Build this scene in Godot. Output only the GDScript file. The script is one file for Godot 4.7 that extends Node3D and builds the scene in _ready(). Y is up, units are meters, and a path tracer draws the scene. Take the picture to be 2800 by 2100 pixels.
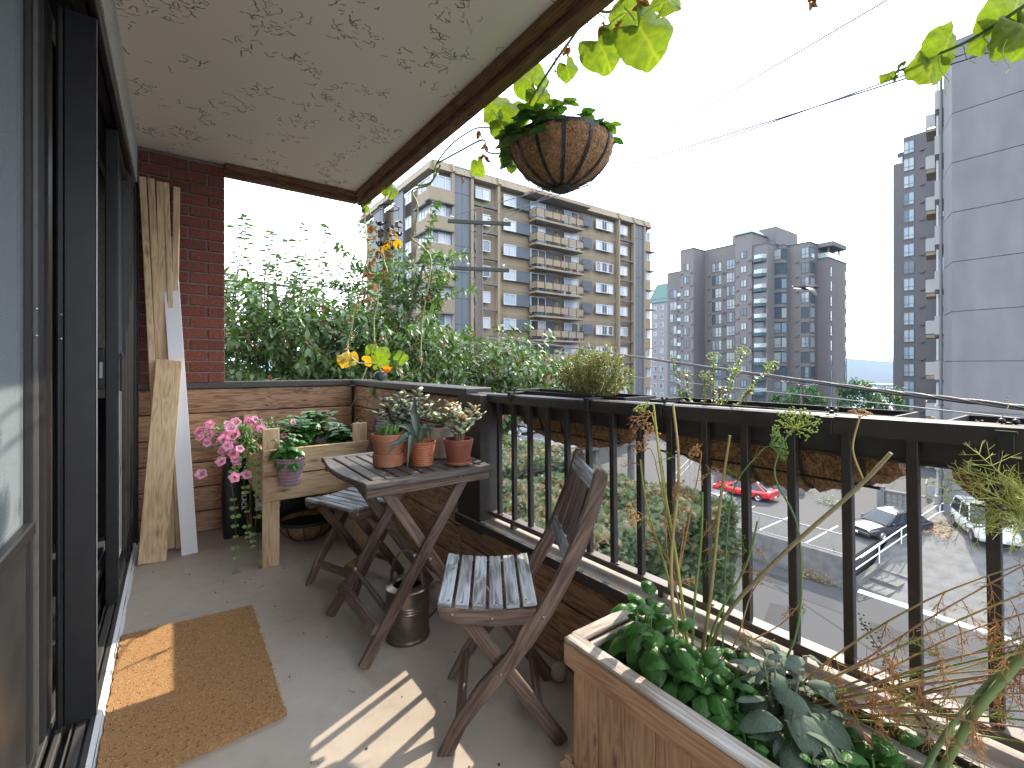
extends Node3D
# A planted apartment balcony above a car park: axes are x towards the railing, y up, z towards the viewer along the balcony; metres.

var rng := RandomNumberGenerator.new()
var taken := {}
var M := {}
var T := {}


class MB:  # collects triangles and hands them over as one mesh
	var v := PackedVector3Array()
	var n := PackedVector3Array()
	var u := PackedVector2Array()
	var c := PackedColorArray()
	var col := Color(1, 1, 1)
	var uo := Vector2()

	func tri(a: Vector3, b: Vector3, d: Vector3, na: Vector3, nb: Vector3, nd: Vector3, ua := Vector2(), ub := Vector2(), ud := Vector2()) -> void:
		var flip := (b - a).cross(d - a).dot(na + nb + nd) > 0.0
		v.append(a)
		n.append(na)
		u.append(ua)
		if flip:
			v.append(d)
			v.append(b)
			n.append(nd)
			n.append(nb)
			u.append(ud)
			u.append(ub)
		else:
			v.append(b)
			v.append(d)
			n.append(nb)
			n.append(nd)
			u.append(ub)
			u.append(ud)
		c.append(col)
		c.append(col)
		c.append(col)

	func quad(a: Vector3, b: Vector3, d: Vector3, e: Vector3, nr: Vector3, ua := Vector2(), ub := Vector2(), ud := Vector2(), ue := Vector2()) -> void:
		tri(a, b, d, nr, nr, nr, ua, ub, ud)
		tri(a, d, e, nr, nr, nr, ua, ud, ue)

	func bx(ctr: Vector3, size: Vector3, b := Basis.IDENTITY, bev := 0.0) -> void:  # a box, its edges chamfered by bev; texture runs along its longest side
		var h := size * 0.5
		var g := size.max_axis_index()
		var q := h - Vector3.ONE * bev
		for i in 3:
			var j := (i + 1) % 3
			var k := (i + 2) % 3
			for s: float in [-1.0, 1.0]:
				var nr := Vector3()
				nr[i] = s
				var ps := []
				var us := []
				for w in [[-1, -1], [1, -1], [1, 1], [-1, 1]]:
					var p := Vector3()
					p[i] = s * h[i]
					p[j] = w[0] * q[j]
					p[k] = w[1] * q[k]
					ps.append(ctr + b * p)
					var o := 3 - g - i
					us.append(uo + (Vector2(p[j] * 0.15, p[k]) if i == g else Vector2(p[g], p[o] + s * h[i])))
				quad(ps[0], ps[1], ps[2], ps[3], b * nr, us[0], us[1], us[2], us[3])
		if bev <= 0.0:
			return
		for k in 3:
			var i := (k + 1) % 3
			var j := (k + 2) % 3
			for si: float in [-1.0, 1.0]:
				for sj: float in [-1.0, 1.0]:
					var ps := []
					var us := []
					for w in [[0, -1], [0, 1], [1, 1], [1, -1]]:
						var p := Vector3()
						p[i] = si * (h[i] if w[0] == 0 else q[i])
						p[j] = sj * (q[j] if w[0] == 0 else h[j])
						p[k] = w[1] * q[k]
						ps.append(ctr + b * p)
						us.append(uo + Vector2(p[g], p[(g + 1) % 3]))
					var nr := Vector3()
					nr[i] = si
					nr[j] = sj
					quad(ps[0], ps[1], ps[2], ps[3], (b * nr).normalized(), us[0], us[1], us[2], us[3])
		for sx: float in [-1.0, 1.0]:
			for sy: float in [-1.0, 1.0]:
				for sz: float in [-1.0, 1.0]:
					var sg := Vector3(sx, sy, sz)
					var nr := (b * sg).normalized()
					tri(ctr + b * (sg * Vector3(h.x, q.y, q.z)), ctr + b * (sg * Vector3(q.x, h.y, q.z)), ctr + b * (sg * Vector3(q.x, q.y, h.z)), nr, nr, nr, uo, uo, uo)

	func bar(a: Vector3, e: Vector3, w: float, t: float, side: Vector3, bev := 0.0) -> void:  # a straight bar from a to e, w wide along side and t thick
		var y := (e - a).normalized()
		var x := (side - y * side.dot(y)).normalized()
		bx((a + e) * 0.5, Vector3(w, a.distance_to(e), t), Basis(x, y, x.cross(y)), bev)

	func prism(poly: PackedVector2Array, o: Vector3, ex: Vector3, ey: Vector3, d: float, bev := 0.0, grain := Vector2(1, 0)) -> void:  # an outline with depth d, centred on its plane
		var ez := ex.cross(ey).normalized()
		var m := poly.size()
		var inn := PackedVector2Array()
		if Geometry2D.is_polygon_clockwise(poly):
			poly = poly.duplicate()
			poly.reverse()
		for i in m:
			var e0 := (poly[i] - poly[(i + m - 1) % m]).normalized()
			var e1 := (poly[(i + 1) % m] - poly[i]).normalized()
			var n0 := Vector2(-e0.y, e0.x)
			var n1 := Vector2(-e1.y, e1.x)
			inn.append(poly[i] + (n0 + n1) / maxf(0.5, 1.0 + n0.dot(n1)) * bev)
		var gp := Vector2(-grain.y, grain.x)
		var at := func(p: Vector2, z: float) -> Vector3: return o + ex * p.x + ey * p.y + ez * z
		var uv := func(p: Vector2) -> Vector2: return uo + Vector2(p.dot(grain), p.dot(gp))
		var idx := Geometry2D.triangulate_polygon(poly)
		for s: float in [-1.0, 1.0]:
			for i in range(0, idx.size(), 3):
				var a := inn[idx[i]]
				var b := inn[idx[i + 1]]
				var e := inn[idx[i + 2]]
				tri(at.call(a, s * d / 2), at.call(b, s * d / 2), at.call(e, s * d / 2), ez * s, ez * s, ez * s, uv.call(a), uv.call(b), uv.call(e))
		var hz := d / 2 - bev
		for i in m:
			var j := (i + 1) % m
			var e := (poly[j] - poly[i]).normalized()
			var nr: Vector3 = (ex * e.y - ey * e.x).normalized()
			var side := Vector2(0, d)
			quad(at.call(poly[i], -hz), at.call(poly[j], -hz), at.call(poly[j], hz), at.call(poly[i], hz), nr, uv.call(poly[i]), uv.call(poly[j]), uv.call(poly[j]) + side, uv.call(poly[i]) + side)
			if bev > 0.0:
				for s: float in [-1.0, 1.0]:
					quad(at.call(poly[i], s * hz), at.call(poly[j], s * hz), at.call(inn[j], s * d / 2), at.call(inn[i], s * d / 2), (nr + ez * s).normalized(), uv.call(poly[i]), uv.call(poly[j]), uv.call(poly[j]), uv.call(poly[i]))

	func tube(pts: PackedVector3Array, r0: float, r1: float, sides := 6, uvk := 1.0) -> void:  # a round stem along pts, tapering from r0 to r1
		var m := pts.size()
		if m < 2:
			return
		var t := (pts[1] - pts[0]).normalized()
		var x := t.cross(Vector3.UP if absf(t.y) < 0.9 else Vector3.RIGHT).normalized()
		var rings := []
		var norms := []
		var al := 0.0
		var ls := []
		for i in m:
			if i > 0:
				al += pts[i].distance_to(pts[i - 1])
			ls.append(al)
			var t2 := (pts[mini(i + 1, m - 1)] - pts[maxi(i - 1, 0)]).normalized()
			x = (x - t2 * x.dot(t2)).normalized()
			var y := t2.cross(x)
			var r := lerpf(r0, r1, float(i) / (m - 1))
			var ring := PackedVector3Array()
			var nn := PackedVector3Array()
			for k in sides:
				var a := TAU * k / sides
				var d := x * cos(a) + y * sin(a)
				ring.append(pts[i] + d * r)
				nn.append(d)
			rings.append(ring)
			norms.append(nn)
		for i in m - 1:
			for k in sides:
				var l := (k + 1) % sides
				var ua := Vector2(ls[i] * uvk, float(k) / sides)
				var ub := Vector2(ls[i] * uvk, float(k + 1) / sides)
				var ud := Vector2(ls[i + 1] * uvk, float(k + 1) / sides)
				var ue := Vector2(ls[i + 1] * uvk, float(k) / sides)
				tri(rings[i][k], rings[i][l], rings[i + 1][l], norms[i][k], norms[i][l], norms[i + 1][l], ua, ub, ud)
				tri(rings[i][k], rings[i + 1][l], rings[i + 1][k], norms[i][k], norms[i + 1][l], norms[i + 1][k], ua, ud, ue)
		for e in [0, m - 1]:
			var nr: Vector3 = (pts[1] - pts[0]).normalized() * -1.0 if e == 0 else (pts[m - 1] - pts[m - 2]).normalized()
			for k in range(1, sides - 1):
				tri(rings[e][0], rings[e][k], rings[e][k + 1], nr, nr, nr)

	func lathe(prof: PackedVector2Array, at: Vector3, segs := 24, smooth := false, b := Basis.IDENTITY, squash := Vector2.ONE) -> void:  # prof holds (radius, height)
		var m := prof.size()
		for i in m - 1:
			var na := prof[i + 1] - prof[i]
			var nb := na
			if smooth:
				na = prof[i + 1] - prof[maxi(i - 1, 0)]
				nb = prof[mini(i + 2, m - 1)] - prof[i]
			na = Vector2(na.y, -na.x).normalized()
			nb = Vector2(nb.y, -nb.x).normalized()
			for k in segs:
				var p := []
				var q := []
				for w in [k, k + 1]:
					var a: float = TAU * w / segs
					var dir := Vector3(cos(a) * squash.x, 0, sin(a) * squash.y)
					p.append([at + b * (dir * prof[i].x + Vector3.UP * prof[i].y), (b * (dir * na.x + Vector3.UP * na.y)).normalized(), uo + Vector2(float(w) / segs, prof[i].y)])
					q.append([at + b * (dir * prof[i + 1].x + Vector3.UP * prof[i + 1].y), (b * (dir * nb.x + Vector3.UP * nb.y)).normalized(), uo + Vector2(float(w) / segs, prof[i + 1].y)])
				tri(p[0][0], p[1][0], q[1][0], p[0][1], p[1][1], q[1][1], p[0][2], p[1][2], q[1][2])
				tri(p[0][0], q[1][0], q[0][0], p[0][1], q[1][1], q[0][1], p[0][2], q[1][2], q[0][2])

	func grid(ps: PackedVector3Array, w: int, h: int, up := Vector3.ZERO) -> void:  # w by h points as a smooth sheet; up chooses the side of its normals
		var ns := PackedVector3Array()
		for j in h:
			for i in w:
				var a := ps[j * w + mini(i + 1, w - 1)] - ps[j * w + maxi(i - 1, 0)]
				var b := ps[mini(j + 1, h - 1) * w + i] - ps[maxi(j - 1, 0) * w + i]
				var nr := b.cross(a).normalized()
				if nr == Vector3.ZERO:
					nr = up if up != Vector3.ZERO else Vector3.UP
				if up != Vector3.ZERO and nr.dot(up) < 0.0:
					nr = -nr
				ns.append(nr)
		for j in h - 1:
			for i in w - 1:
				var a := j * w + i
				var b := a + 1
				var d := a + w + 1
				var e := a + w
				var ua := Vector2(float(i) / (w - 1), float(j) / (h - 1))
				var ud := Vector2(float(i + 1) / (w - 1), float(j + 1) / (h - 1))
				tri(ps[a], ps[b], ps[d], ns[a], ns[b], ns[d], ua, Vector2(ud.x, ua.y), ud)
				tri(ps[a], ps[d], ps[e], ns[a], ns[d], ns[e], ua, ud, Vector2(ua.x, ud.y))

	# a leaf: xf.origin is its base, z runs along it, y is its upper side. sharp > 1 draws the tip out; dome puffs it, fold lifts its halves, curl bends it down
	func leaf(xf: Transform3D, l: float, w: float, curl := 0.3, fold := 0.2, dome := 0.0, sharp := 1.0, ns := 5, nc := 2, wave := 0.0) -> void:
		var ps := PackedVector3Array()
		for j in ns + 1:
			var t := float(j) / ns
			var hw := w * 0.5 * pow(sin(PI * pow(clampf(t, 0.0, 1.0), 0.62 + 0.2 / sharp)), 0.75 * sharp)
			if j == 0:
				hw = w * 0.06
			var ang := curl * t
			var mid := Vector3(0, -sin(ang) * t * l * 0.5 - dome * w * 0.5 * (1.0 - sin(PI * t)), t * l * (1.0 - 0.12 * absf(curl) * t))
			for i in nc * 2 + 1:
				var s := float(i) / nc - 1.0
				var y := absf(s) * hw * fold - dome * s * s * hw + wave * w * sin(t * 19.0 + s * 2.5) * absf(s)
				ps.append(xf * (mid + Vector3(s * hw, y, 0)))
		grid(ps, nc * 2 + 1, ns + 1, xf.basis.y)

	func ball(ctr: Vector3, r: Vector3, seg := 12, b := Basis.IDENTITY) -> void:
		var h: int = maxi(4, seg / 2)
		var pr := PackedVector2Array()
		for i in h + 1:
			var a := PI * i / h - PI / 2
			pr.append(Vector2(maxf(cos(a), 0.0), sin(a)))
		lathe(pr, ctr, seg, true, b * Basis.from_scale(r))

	func mesh() -> ArrayMesh:
		var arr := []
		arr.resize(Mesh.ARRAY_MAX)
		arr[Mesh.ARRAY_VERTEX] = v
		arr[Mesh.ARRAY_NORMAL] = n
		arr[Mesh.ARRAY_TEX_UV] = u
		arr[Mesh.ARRAY_COLOR] = c
		var am := ArrayMesh.new()
		if v.size():
			am.add_surface_from_arrays(Mesh.PRIMITIVE_TRIANGLES, arr)
		return am


func numbered(called: String) -> String:
	taken[called] = taken.get(called, -1) + 1
	return called if taken[called] == 0 else "%s_%03d" % [called, taken[called]]


func tag(o: Node3D, label: String, category: String, group := "", kind := "") -> Node3D:
	o.set_meta("label", label)
	o.set_meta("category", category)
	if group:
		o.set_meta("group", group)
	if kind:
		o.set_meta("kind", kind)
	return o


func thing(called: String, label: String, category: String, at := Vector3.ZERO, turn := 0.0, group := "") -> Node3D:
	var o := Node3D.new()
	o.name = numbered(called)
	add_child(o)
	o.position = at
	o.rotation.y = turn
	tag(o, label, category, group)
	return o


func part(called: String, mb: MB, m: Material, to: Node) -> MeshInstance3D:
	return part_mesh(called, mb.mesh(), m, to)


func part_mesh(called: String, me: Mesh, m: Material, to: Node) -> MeshInstance3D:
	var o := MeshInstance3D.new()
	o.mesh = me
	o.material_override = m
	if to == self:
		o.name = numbered(called)
		add_child(o)
	else:
		o.name = called
		to.add_child(o, true)
	return o


func one(called: String, mb: MB, m: Material, label: String, category: String, group := "", kind := "") -> MeshInstance3D:
	var o := part(called, mb, m, self)
	tag(o, label, category, group, kind)
	return o


func many(called: String, me: Mesh, m: Material, xs: Array, to: Node, cols := []) -> MultiMeshInstance3D:
	var mm := MultiMesh.new()
	mm.transform_format = MultiMesh.TRANSFORM_3D
	mm.use_colors = cols.size() > 0
	mm.mesh = me
	mm.instance_count = xs.size()
	for i in xs.size():
		mm.set_instance_transform(i, xs[i])
		if cols.size():
			mm.set_instance_color(i, cols[i])
	var o := MultiMeshInstance3D.new()
	o.multimesh = mm
	o.material_override = m
	o.name = called
	o.set_meta("kind", "stuff")
	to.add_child(o, true)
	return o


func fr(a: float, b: float) -> float:
	return rng.randf_range(a, b)


func toward(at: Vector3, dir: Vector3, up := Vector3.UP, roll := 0.0) -> Transform3D:  # z along dir, y as near to up as it goes
	var z := dir.normalized()
	if absf(z.dot(up)) > 0.98:
		up = Vector3(0.3, 0.2, 0.9)
	var x := up.cross(z).normalized()
	var b := Basis(x, z.cross(x), z)
	return Transform3D(b.rotated(z, roll), at)


func rdir() -> Vector3:
	return Vector3(fr(-1, 1), fr(-1, 1), fr(-1, 1)).normalized()


func smooth_path(pts: Array, k := 5) -> PackedVector3Array:
	var cv := Curve3D.new()
	for i in pts.size():
		var t: Vector3 = (pts[mini(i + 1, pts.size() - 1)] - pts[maxi(i - 1, 0)]) / 6.0
		cv.add_point(pts[i], -t, t)
	var out := PackedVector3Array()
	for i in pts.size() - 1:
		for j in k:
			out.append(cv.sample(i, float(j) / k))
	out.append(pts[pts.size() - 1])
	return out


func tint(l: float, s := 0.06) -> Color:  # a tone of its own for one piece
	var g := l * fr(1.0 - s * 2, 1.0 + s * 2)
	return Color(g * fr(1.0 - s * 0.5, 1.0 + s * 0.5), g, g * fr(1.0 - s * 0.5, 1.0 + s * 0.5))


# ---------------------------------------------------------------- materials
func mat(lin: Color, rough := 0.7, metal := 0.0, tex: Texture2D = null, bump: Texture2D = null, depth := 0.0) -> StandardMaterial3D:
	var m := StandardMaterial3D.new()
	m.albedo_color = lin.linear_to_srgb()
	m.roughness = rough
	m.metallic = metal
	m.vertex_color_use_as_albedo = true
	m.albedo_texture = tex
	if bump:
		m.heightmap_enabled = true
		m.heightmap_texture = bump
		m.heightmap_scale = depth
	return m


func leafmat(rough := 0.5, back := Color(0.5, 0.6, 0.1), tex: Texture2D = null, bump: Texture2D = null, depth := 0.0) -> StandardMaterial3D:
	var m := mat(Color.WHITE, rough, 0.0, tex, bump, depth)
	m.backlight_enabled = true
	m.backlight = back.linear_to_srgb()
	m.cull_mode = BaseMaterial3D.CULL_DISABLED
	return m


func tri_scale(m: StandardMaterial3D, s: Vector3) -> StandardMaterial3D:
	m.uv1_triplanar = true
	m.uv1_world_triplanar = true
	m.uv1_scale = s
	return m


func noise(freq: float, sd: int, oct := 4, type := FastNoiseLite.TYPE_SIMPLEX_SMOOTH) -> FastNoiseLite:
	var f := FastNoiseLite.new()
	f.noise_type = type
	f.frequency = freq
	f.seed = sd
	f.fractal_octaves = oct
	return f


func bytes(freq: float, sd: int, w: int, h: int, fw: int, fh: int, oct := 4) -> PackedByteArray:  # seamless noise, drawn at fw by fh and stretched to w by h
	var im := noise(freq, sd, oct).get_seamless_image(fw, fh)
	im.convert(Image.FORMAT_L8)
	im.resize(w, h, Image.INTERPOLATE_CUBIC)
	return im.get_data()


func ramp_tex(fr_: float, sd: int, cols: Array, size := 512, oct := 5) -> ImageTexture:  # seamless noise through a colour ramp (linear colours)
	var im := noise(fr_, sd, oct).get_seamless_image(size, size)
	im.convert(Image.FORMAT_L8)
	var d := im.get_data()
	var lut := []
	for i in 256:
		var t := i / 255.0 * (cols.size() - 1)
		var k := mini(int(t), cols.size() - 2)
		lut.append((cols[k] as Color).lerp(cols[k + 1], t - k).linear_to_srgb())
	var out := PackedByteArray()
	out.resize(size * size * 3)
	for i in size * size:
		var q: Color = lut[d[i]]
		out[i * 3] = int(q.r * 255)
		out[i * 3 + 1] = int(q.g * 255)
		out[i * 3 + 2] = int(q.b * 255)
	return ImageTexture.create_from_image(Image.create_from_data(size, size, false, Image.FORMAT_RGB8, out))


func grey_tex(fr_: float, sd: int, size := 512, oct := 5) -> ImageTexture:
	var im := noise(fr_, sd, oct).get_seamless_image(size, size)
	im.convert(Image.FORMAT_L8)
	return ImageTexture.create_from_image(im)


# wood: rings run along u; returns [colour texture, relief texture]. dark, mid and light are linear colours; grey mixes in weathered streaks
func wood(sd: int, dark: Color, mid: Color, light: Color, rings: int, knots: int, wear: Color, wear_share: float, contrast := 0.42) -> Array:
	var w := 768
	var h := 256
	var warp := bytes(0.02, sd, w, h, 96, 256, 3)
	var fine := bytes(0.12, sd + 1, w, h, 48, 256, 4)
	var blot := bytes(0.012, sd + 2, w, h, 160, 128, 4)
	var r := RandomNumberGenerator.new()
	r.seed = sd
	var kn := []
	for i in knots:
		kn.append([r.randf_range(60, w - 60), r.randf_range(30, h - 30), r.randf_range(3.5, 8.0)])
	var out := PackedByteArray()
	out.resize(w * h * 3)
	var rel := PackedByteArray()
	rel.resize(w * h)
	var lut := []
	for i in 256:
		var t := i / 255.0
		lut.append(dark.lerp(mid, t * 2.0) if t < 0.5 else mid.lerp(light, t * 2.0 - 1.0))
	for y in h:
		var near := []
		for k in kn:
			if absf(y - k[1]) < k[2] * 7.0:
				near.append(k)
		for x in w:
			var i := y * w + x
			var ph := float(y) / h * rings + warp[i] * 0.010
			var core := 0.0
			for k in near:
				var dx: float = (x - k[0]) * 0.55
				var dy: float = y - k[1]
				var d2: float = (dx * dx * 0.35 + dy * dy) / (k[2] * k[2])
				if d2 < 30.0:
					ph += signf(dy) * 1.6 * exp(-d2 * 0.12)
					core = maxf(core, exp(-d2 * 1.3))
			var s := 0.5 + 0.5 * sin(ph * TAU)
			var g: float = 0.5 + contrast * (s - 0.5) + (fine[i] - 128) * 0.0024 + (blot[i] - 128) * 0.002
			g = clampf(g, 0.0, 1.0)
			var q: Color = lut[int(g * 255)]
			if wear_share > 0.0:
				q = q.lerp(wear, clampf((blot[i] * 0.6 + fine[i] * 0.4 - 128.0) / 60.0 + wear_share, 0.0, 1.0) * 0.75)
			if core > 0.02:
				q = q.lerp(dark * 0.45, core * 0.9)
			q = q.linear_to_srgb()
			out[i * 3] = int(clampf(q.r, 0, 1) * 255)
			out[i * 3 + 1] = int(clampf(q.g, 0, 1) * 255)
			out[i * 3 + 2] = int(clampf(q.b, 0, 1) * 255)
			rel[i] = int(clampf(110 + s * 40 + (fine[i] - 128) * 0.8, 0, 255))
	return [ImageTexture.create_from_image(Image.create_from_data(w, h, false, Image.FORMAT_RGB8, out)), ImageTexture.create_from_image(Image.create_from_data(w, h, false, Image.FORMAT_L8, rel))]


func woodmat(t: Array, rough := 0.75, depth := 0.06) -> StandardMaterial3D:
	var m := mat(Color.WHITE, rough, 0.0, t[0], t[1], depth)
	m.uv1_scale = Vector3(1.0 / 1.1, 1.0 / 0.34, 1)
	return m


# short wandering strokes drawn over a plain ground: trowelled stucco, coir fibre, bristle
func strokes(sd: int, size: int, ground: Color, marks: Array, count: int, steps: Vector2, wander: float, dirx: float, alpha: float, clump := 0.0, brush := 1) -> Array:
	var r := RandomNumberGenerator.new()
	r.seed = sd
	var im := Image.create(size, size, false, Image.FORMAT_RGB8)
	im.fill(ground.linear_to_srgb())
	var re := Image.create(size, size, false, Image.FORMAT_L8)
	re.fill(Color(0.6, 0.6, 0.6))
	var base := noise(0.006, sd + 3, 3)
	var mk := []
	for q in marks:
		mk.append((q as Color).linear_to_srgb())
	for s in count:
		var x := r.randf() * size
		var y := r.randf() * size
		if clump > 0.0 and base.get_noise_2d(x, y) < clump - 0.5 + r.randf() * 0.3:
			continue
		var a := r.randfn(0.0, dirx) + (PI if r.randf() < 0.5 else 0.0)
		var q: Color = mk[r.randi() % mk.size()]
		var k := int(r.randf_range(steps.x, steps.y))
		var al := alpha * r.randf_range(0.35, 1.0)
		var lum := q.get_luminance()
		for i in k:
			x += cos(a)
			y += sin(a)
			a += r.randf_range(-wander, wander)
			var px := posmod(int(x), size)
			var py := posmod(int(y), size)
			var wd := brush if brush < 3 else 1 + r.randi() % (brush - 1)
			for bx in wd:
				for by in wd:
					var qx := (px + bx) % size
					var qy := (py + by) % size
					im.set_pixel(qx, qy, im.get_pixel(qx, qy).lerp(q, al))
					re.set_pixel(qx, qy, Color(lum, lum, lum))
	return [ImageTexture.create_from_image(im), ImageTexture.create_from_image(re)]


func vein_tex(base: Color, vein: Color, pairs: int, blotch: float, sd: int) -> Array:  # u across the leaf, v along it
	var w := 128
	var h := 192
	var nz := noise(0.05, sd, 4)
	var im := Image.create(w, h, false, Image.FORMAT_RGB8)
	var re := Image.create(w, h, false, Image.FORMAT_L8)
	for y in h:
		for x in w:
			var s := absf(x / 127.0 - 0.5) * 2.0
			var t := y / 191.0
			var b := exp(-pow(s / 0.045, 2.0))
			var p := (t - s * 0.22) * pairs
			var f := absf(p - roundf(p))
			b = maxf(b, exp(-pow(f / 0.075, 2.0)) * 0.6 * (1.0 - s * 0.7))
			var q := base * (1.0 + nz.get_noise_2d(x, y) * blotch)
			q = q.lerp(vein, b * 0.55)
			im.set_pixel(x, y, q.linear_to_srgb())
			var hgt := clampf(0.35 + 0.4 * sin(PI * f) - b * 0.3 + nz.get_noise_2d(x * 3, y * 3) * 0.15, 0.0, 1.0)
			re.set_pixel(x, y, Color(hgt, hgt, hgt))
	return [ImageTexture.create_from_image(im), ImageTexture.create_from_image(re)]


func _ready() -> void:
	rng.seed = 20
	var cam := Camera3D.new()
	cam.name = "camera"
	cam.projection = Camera3D.PROJECTION_FRUSTUM
	cam.near = 0.05
	cam.far = 6000.0
	cam.size = 0.08294
	cam.frustum_offset = Vector2(0, -0.001975)
	add_child(cam)
	cam.position = Vector3(0, 1.15, 0)
	cam.rotation_degrees.y = -36.3
	var we := WorldEnvironment.new()
	we.name = "world"
	var env := Environment.new()
	env.background_mode = Environment.BG_SKY
	var sky := Sky.new()
	var sm := ProceduralSkyMaterial.new()
	sm.sky_top_color = Color(0.86, 0.90, 0.96)
	sm.sky_horizon_color = Color(0.985, 0.985, 0.985)
	sm.sky_curve = 0.16
	sm.ground_bottom_color = Color(0.40, 0.39, 0.37)
	sm.ground_horizon_color = Color(0.75, 0.77, 0.8)
	sm.sun_angle_max = 50.0
	sm.sun_curve = 0.12
	sm.sky_energy_multiplier = 1.65
	sky.sky_material = sm
	env.sky = sky
	env.tonemap_mode = Environment.TONE_MAPPER_LINEAR
	env.tonemap_exposure = 1.6
	env.fog_enabled = true
	env.fog_density = 0.00016
	env.fog_light_color = Color(0.60, 0.76, 0.95)
	env.sdfgi_enabled = true
	env.ssao_enabled = true
	env.ssil_enabled = true
	we.environment = env
	add_child(we)
	var sun := DirectionalLight3D.new()
	sun.name = "sun"
	sun.light_energy = 1.5
	sun.light_color = Color(1.0, 0.95, 0.87)
	sun.light_angular_distance = 0.5
	sun.shadow_enabled = true
	add_child(sun)
	sun.look_at_from_position(Vector3(9.32, 8.0, -3.61), Vector3.ZERO)
	make_materials()
	# the setting, then buildings, then the balcony's own things
	build_ground()
	build_far()
	build_beige_tower()
	build_grey_tower()
	build_right_towers()
	build_shell()
	build_parapets()
	build_railing()
	build_doors()
	build_car_park()
	build_hedges()
	build_tree()
	build_poles()
	build_timber()
	build_raised_bed()
	build_table()
	build_pots()
	build_chairs()
	build_floor_things()
	build_planter()
	build_troughs()
	build_hanging_basket()
	build_vine()
	build_chime()
	build_bird()


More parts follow.
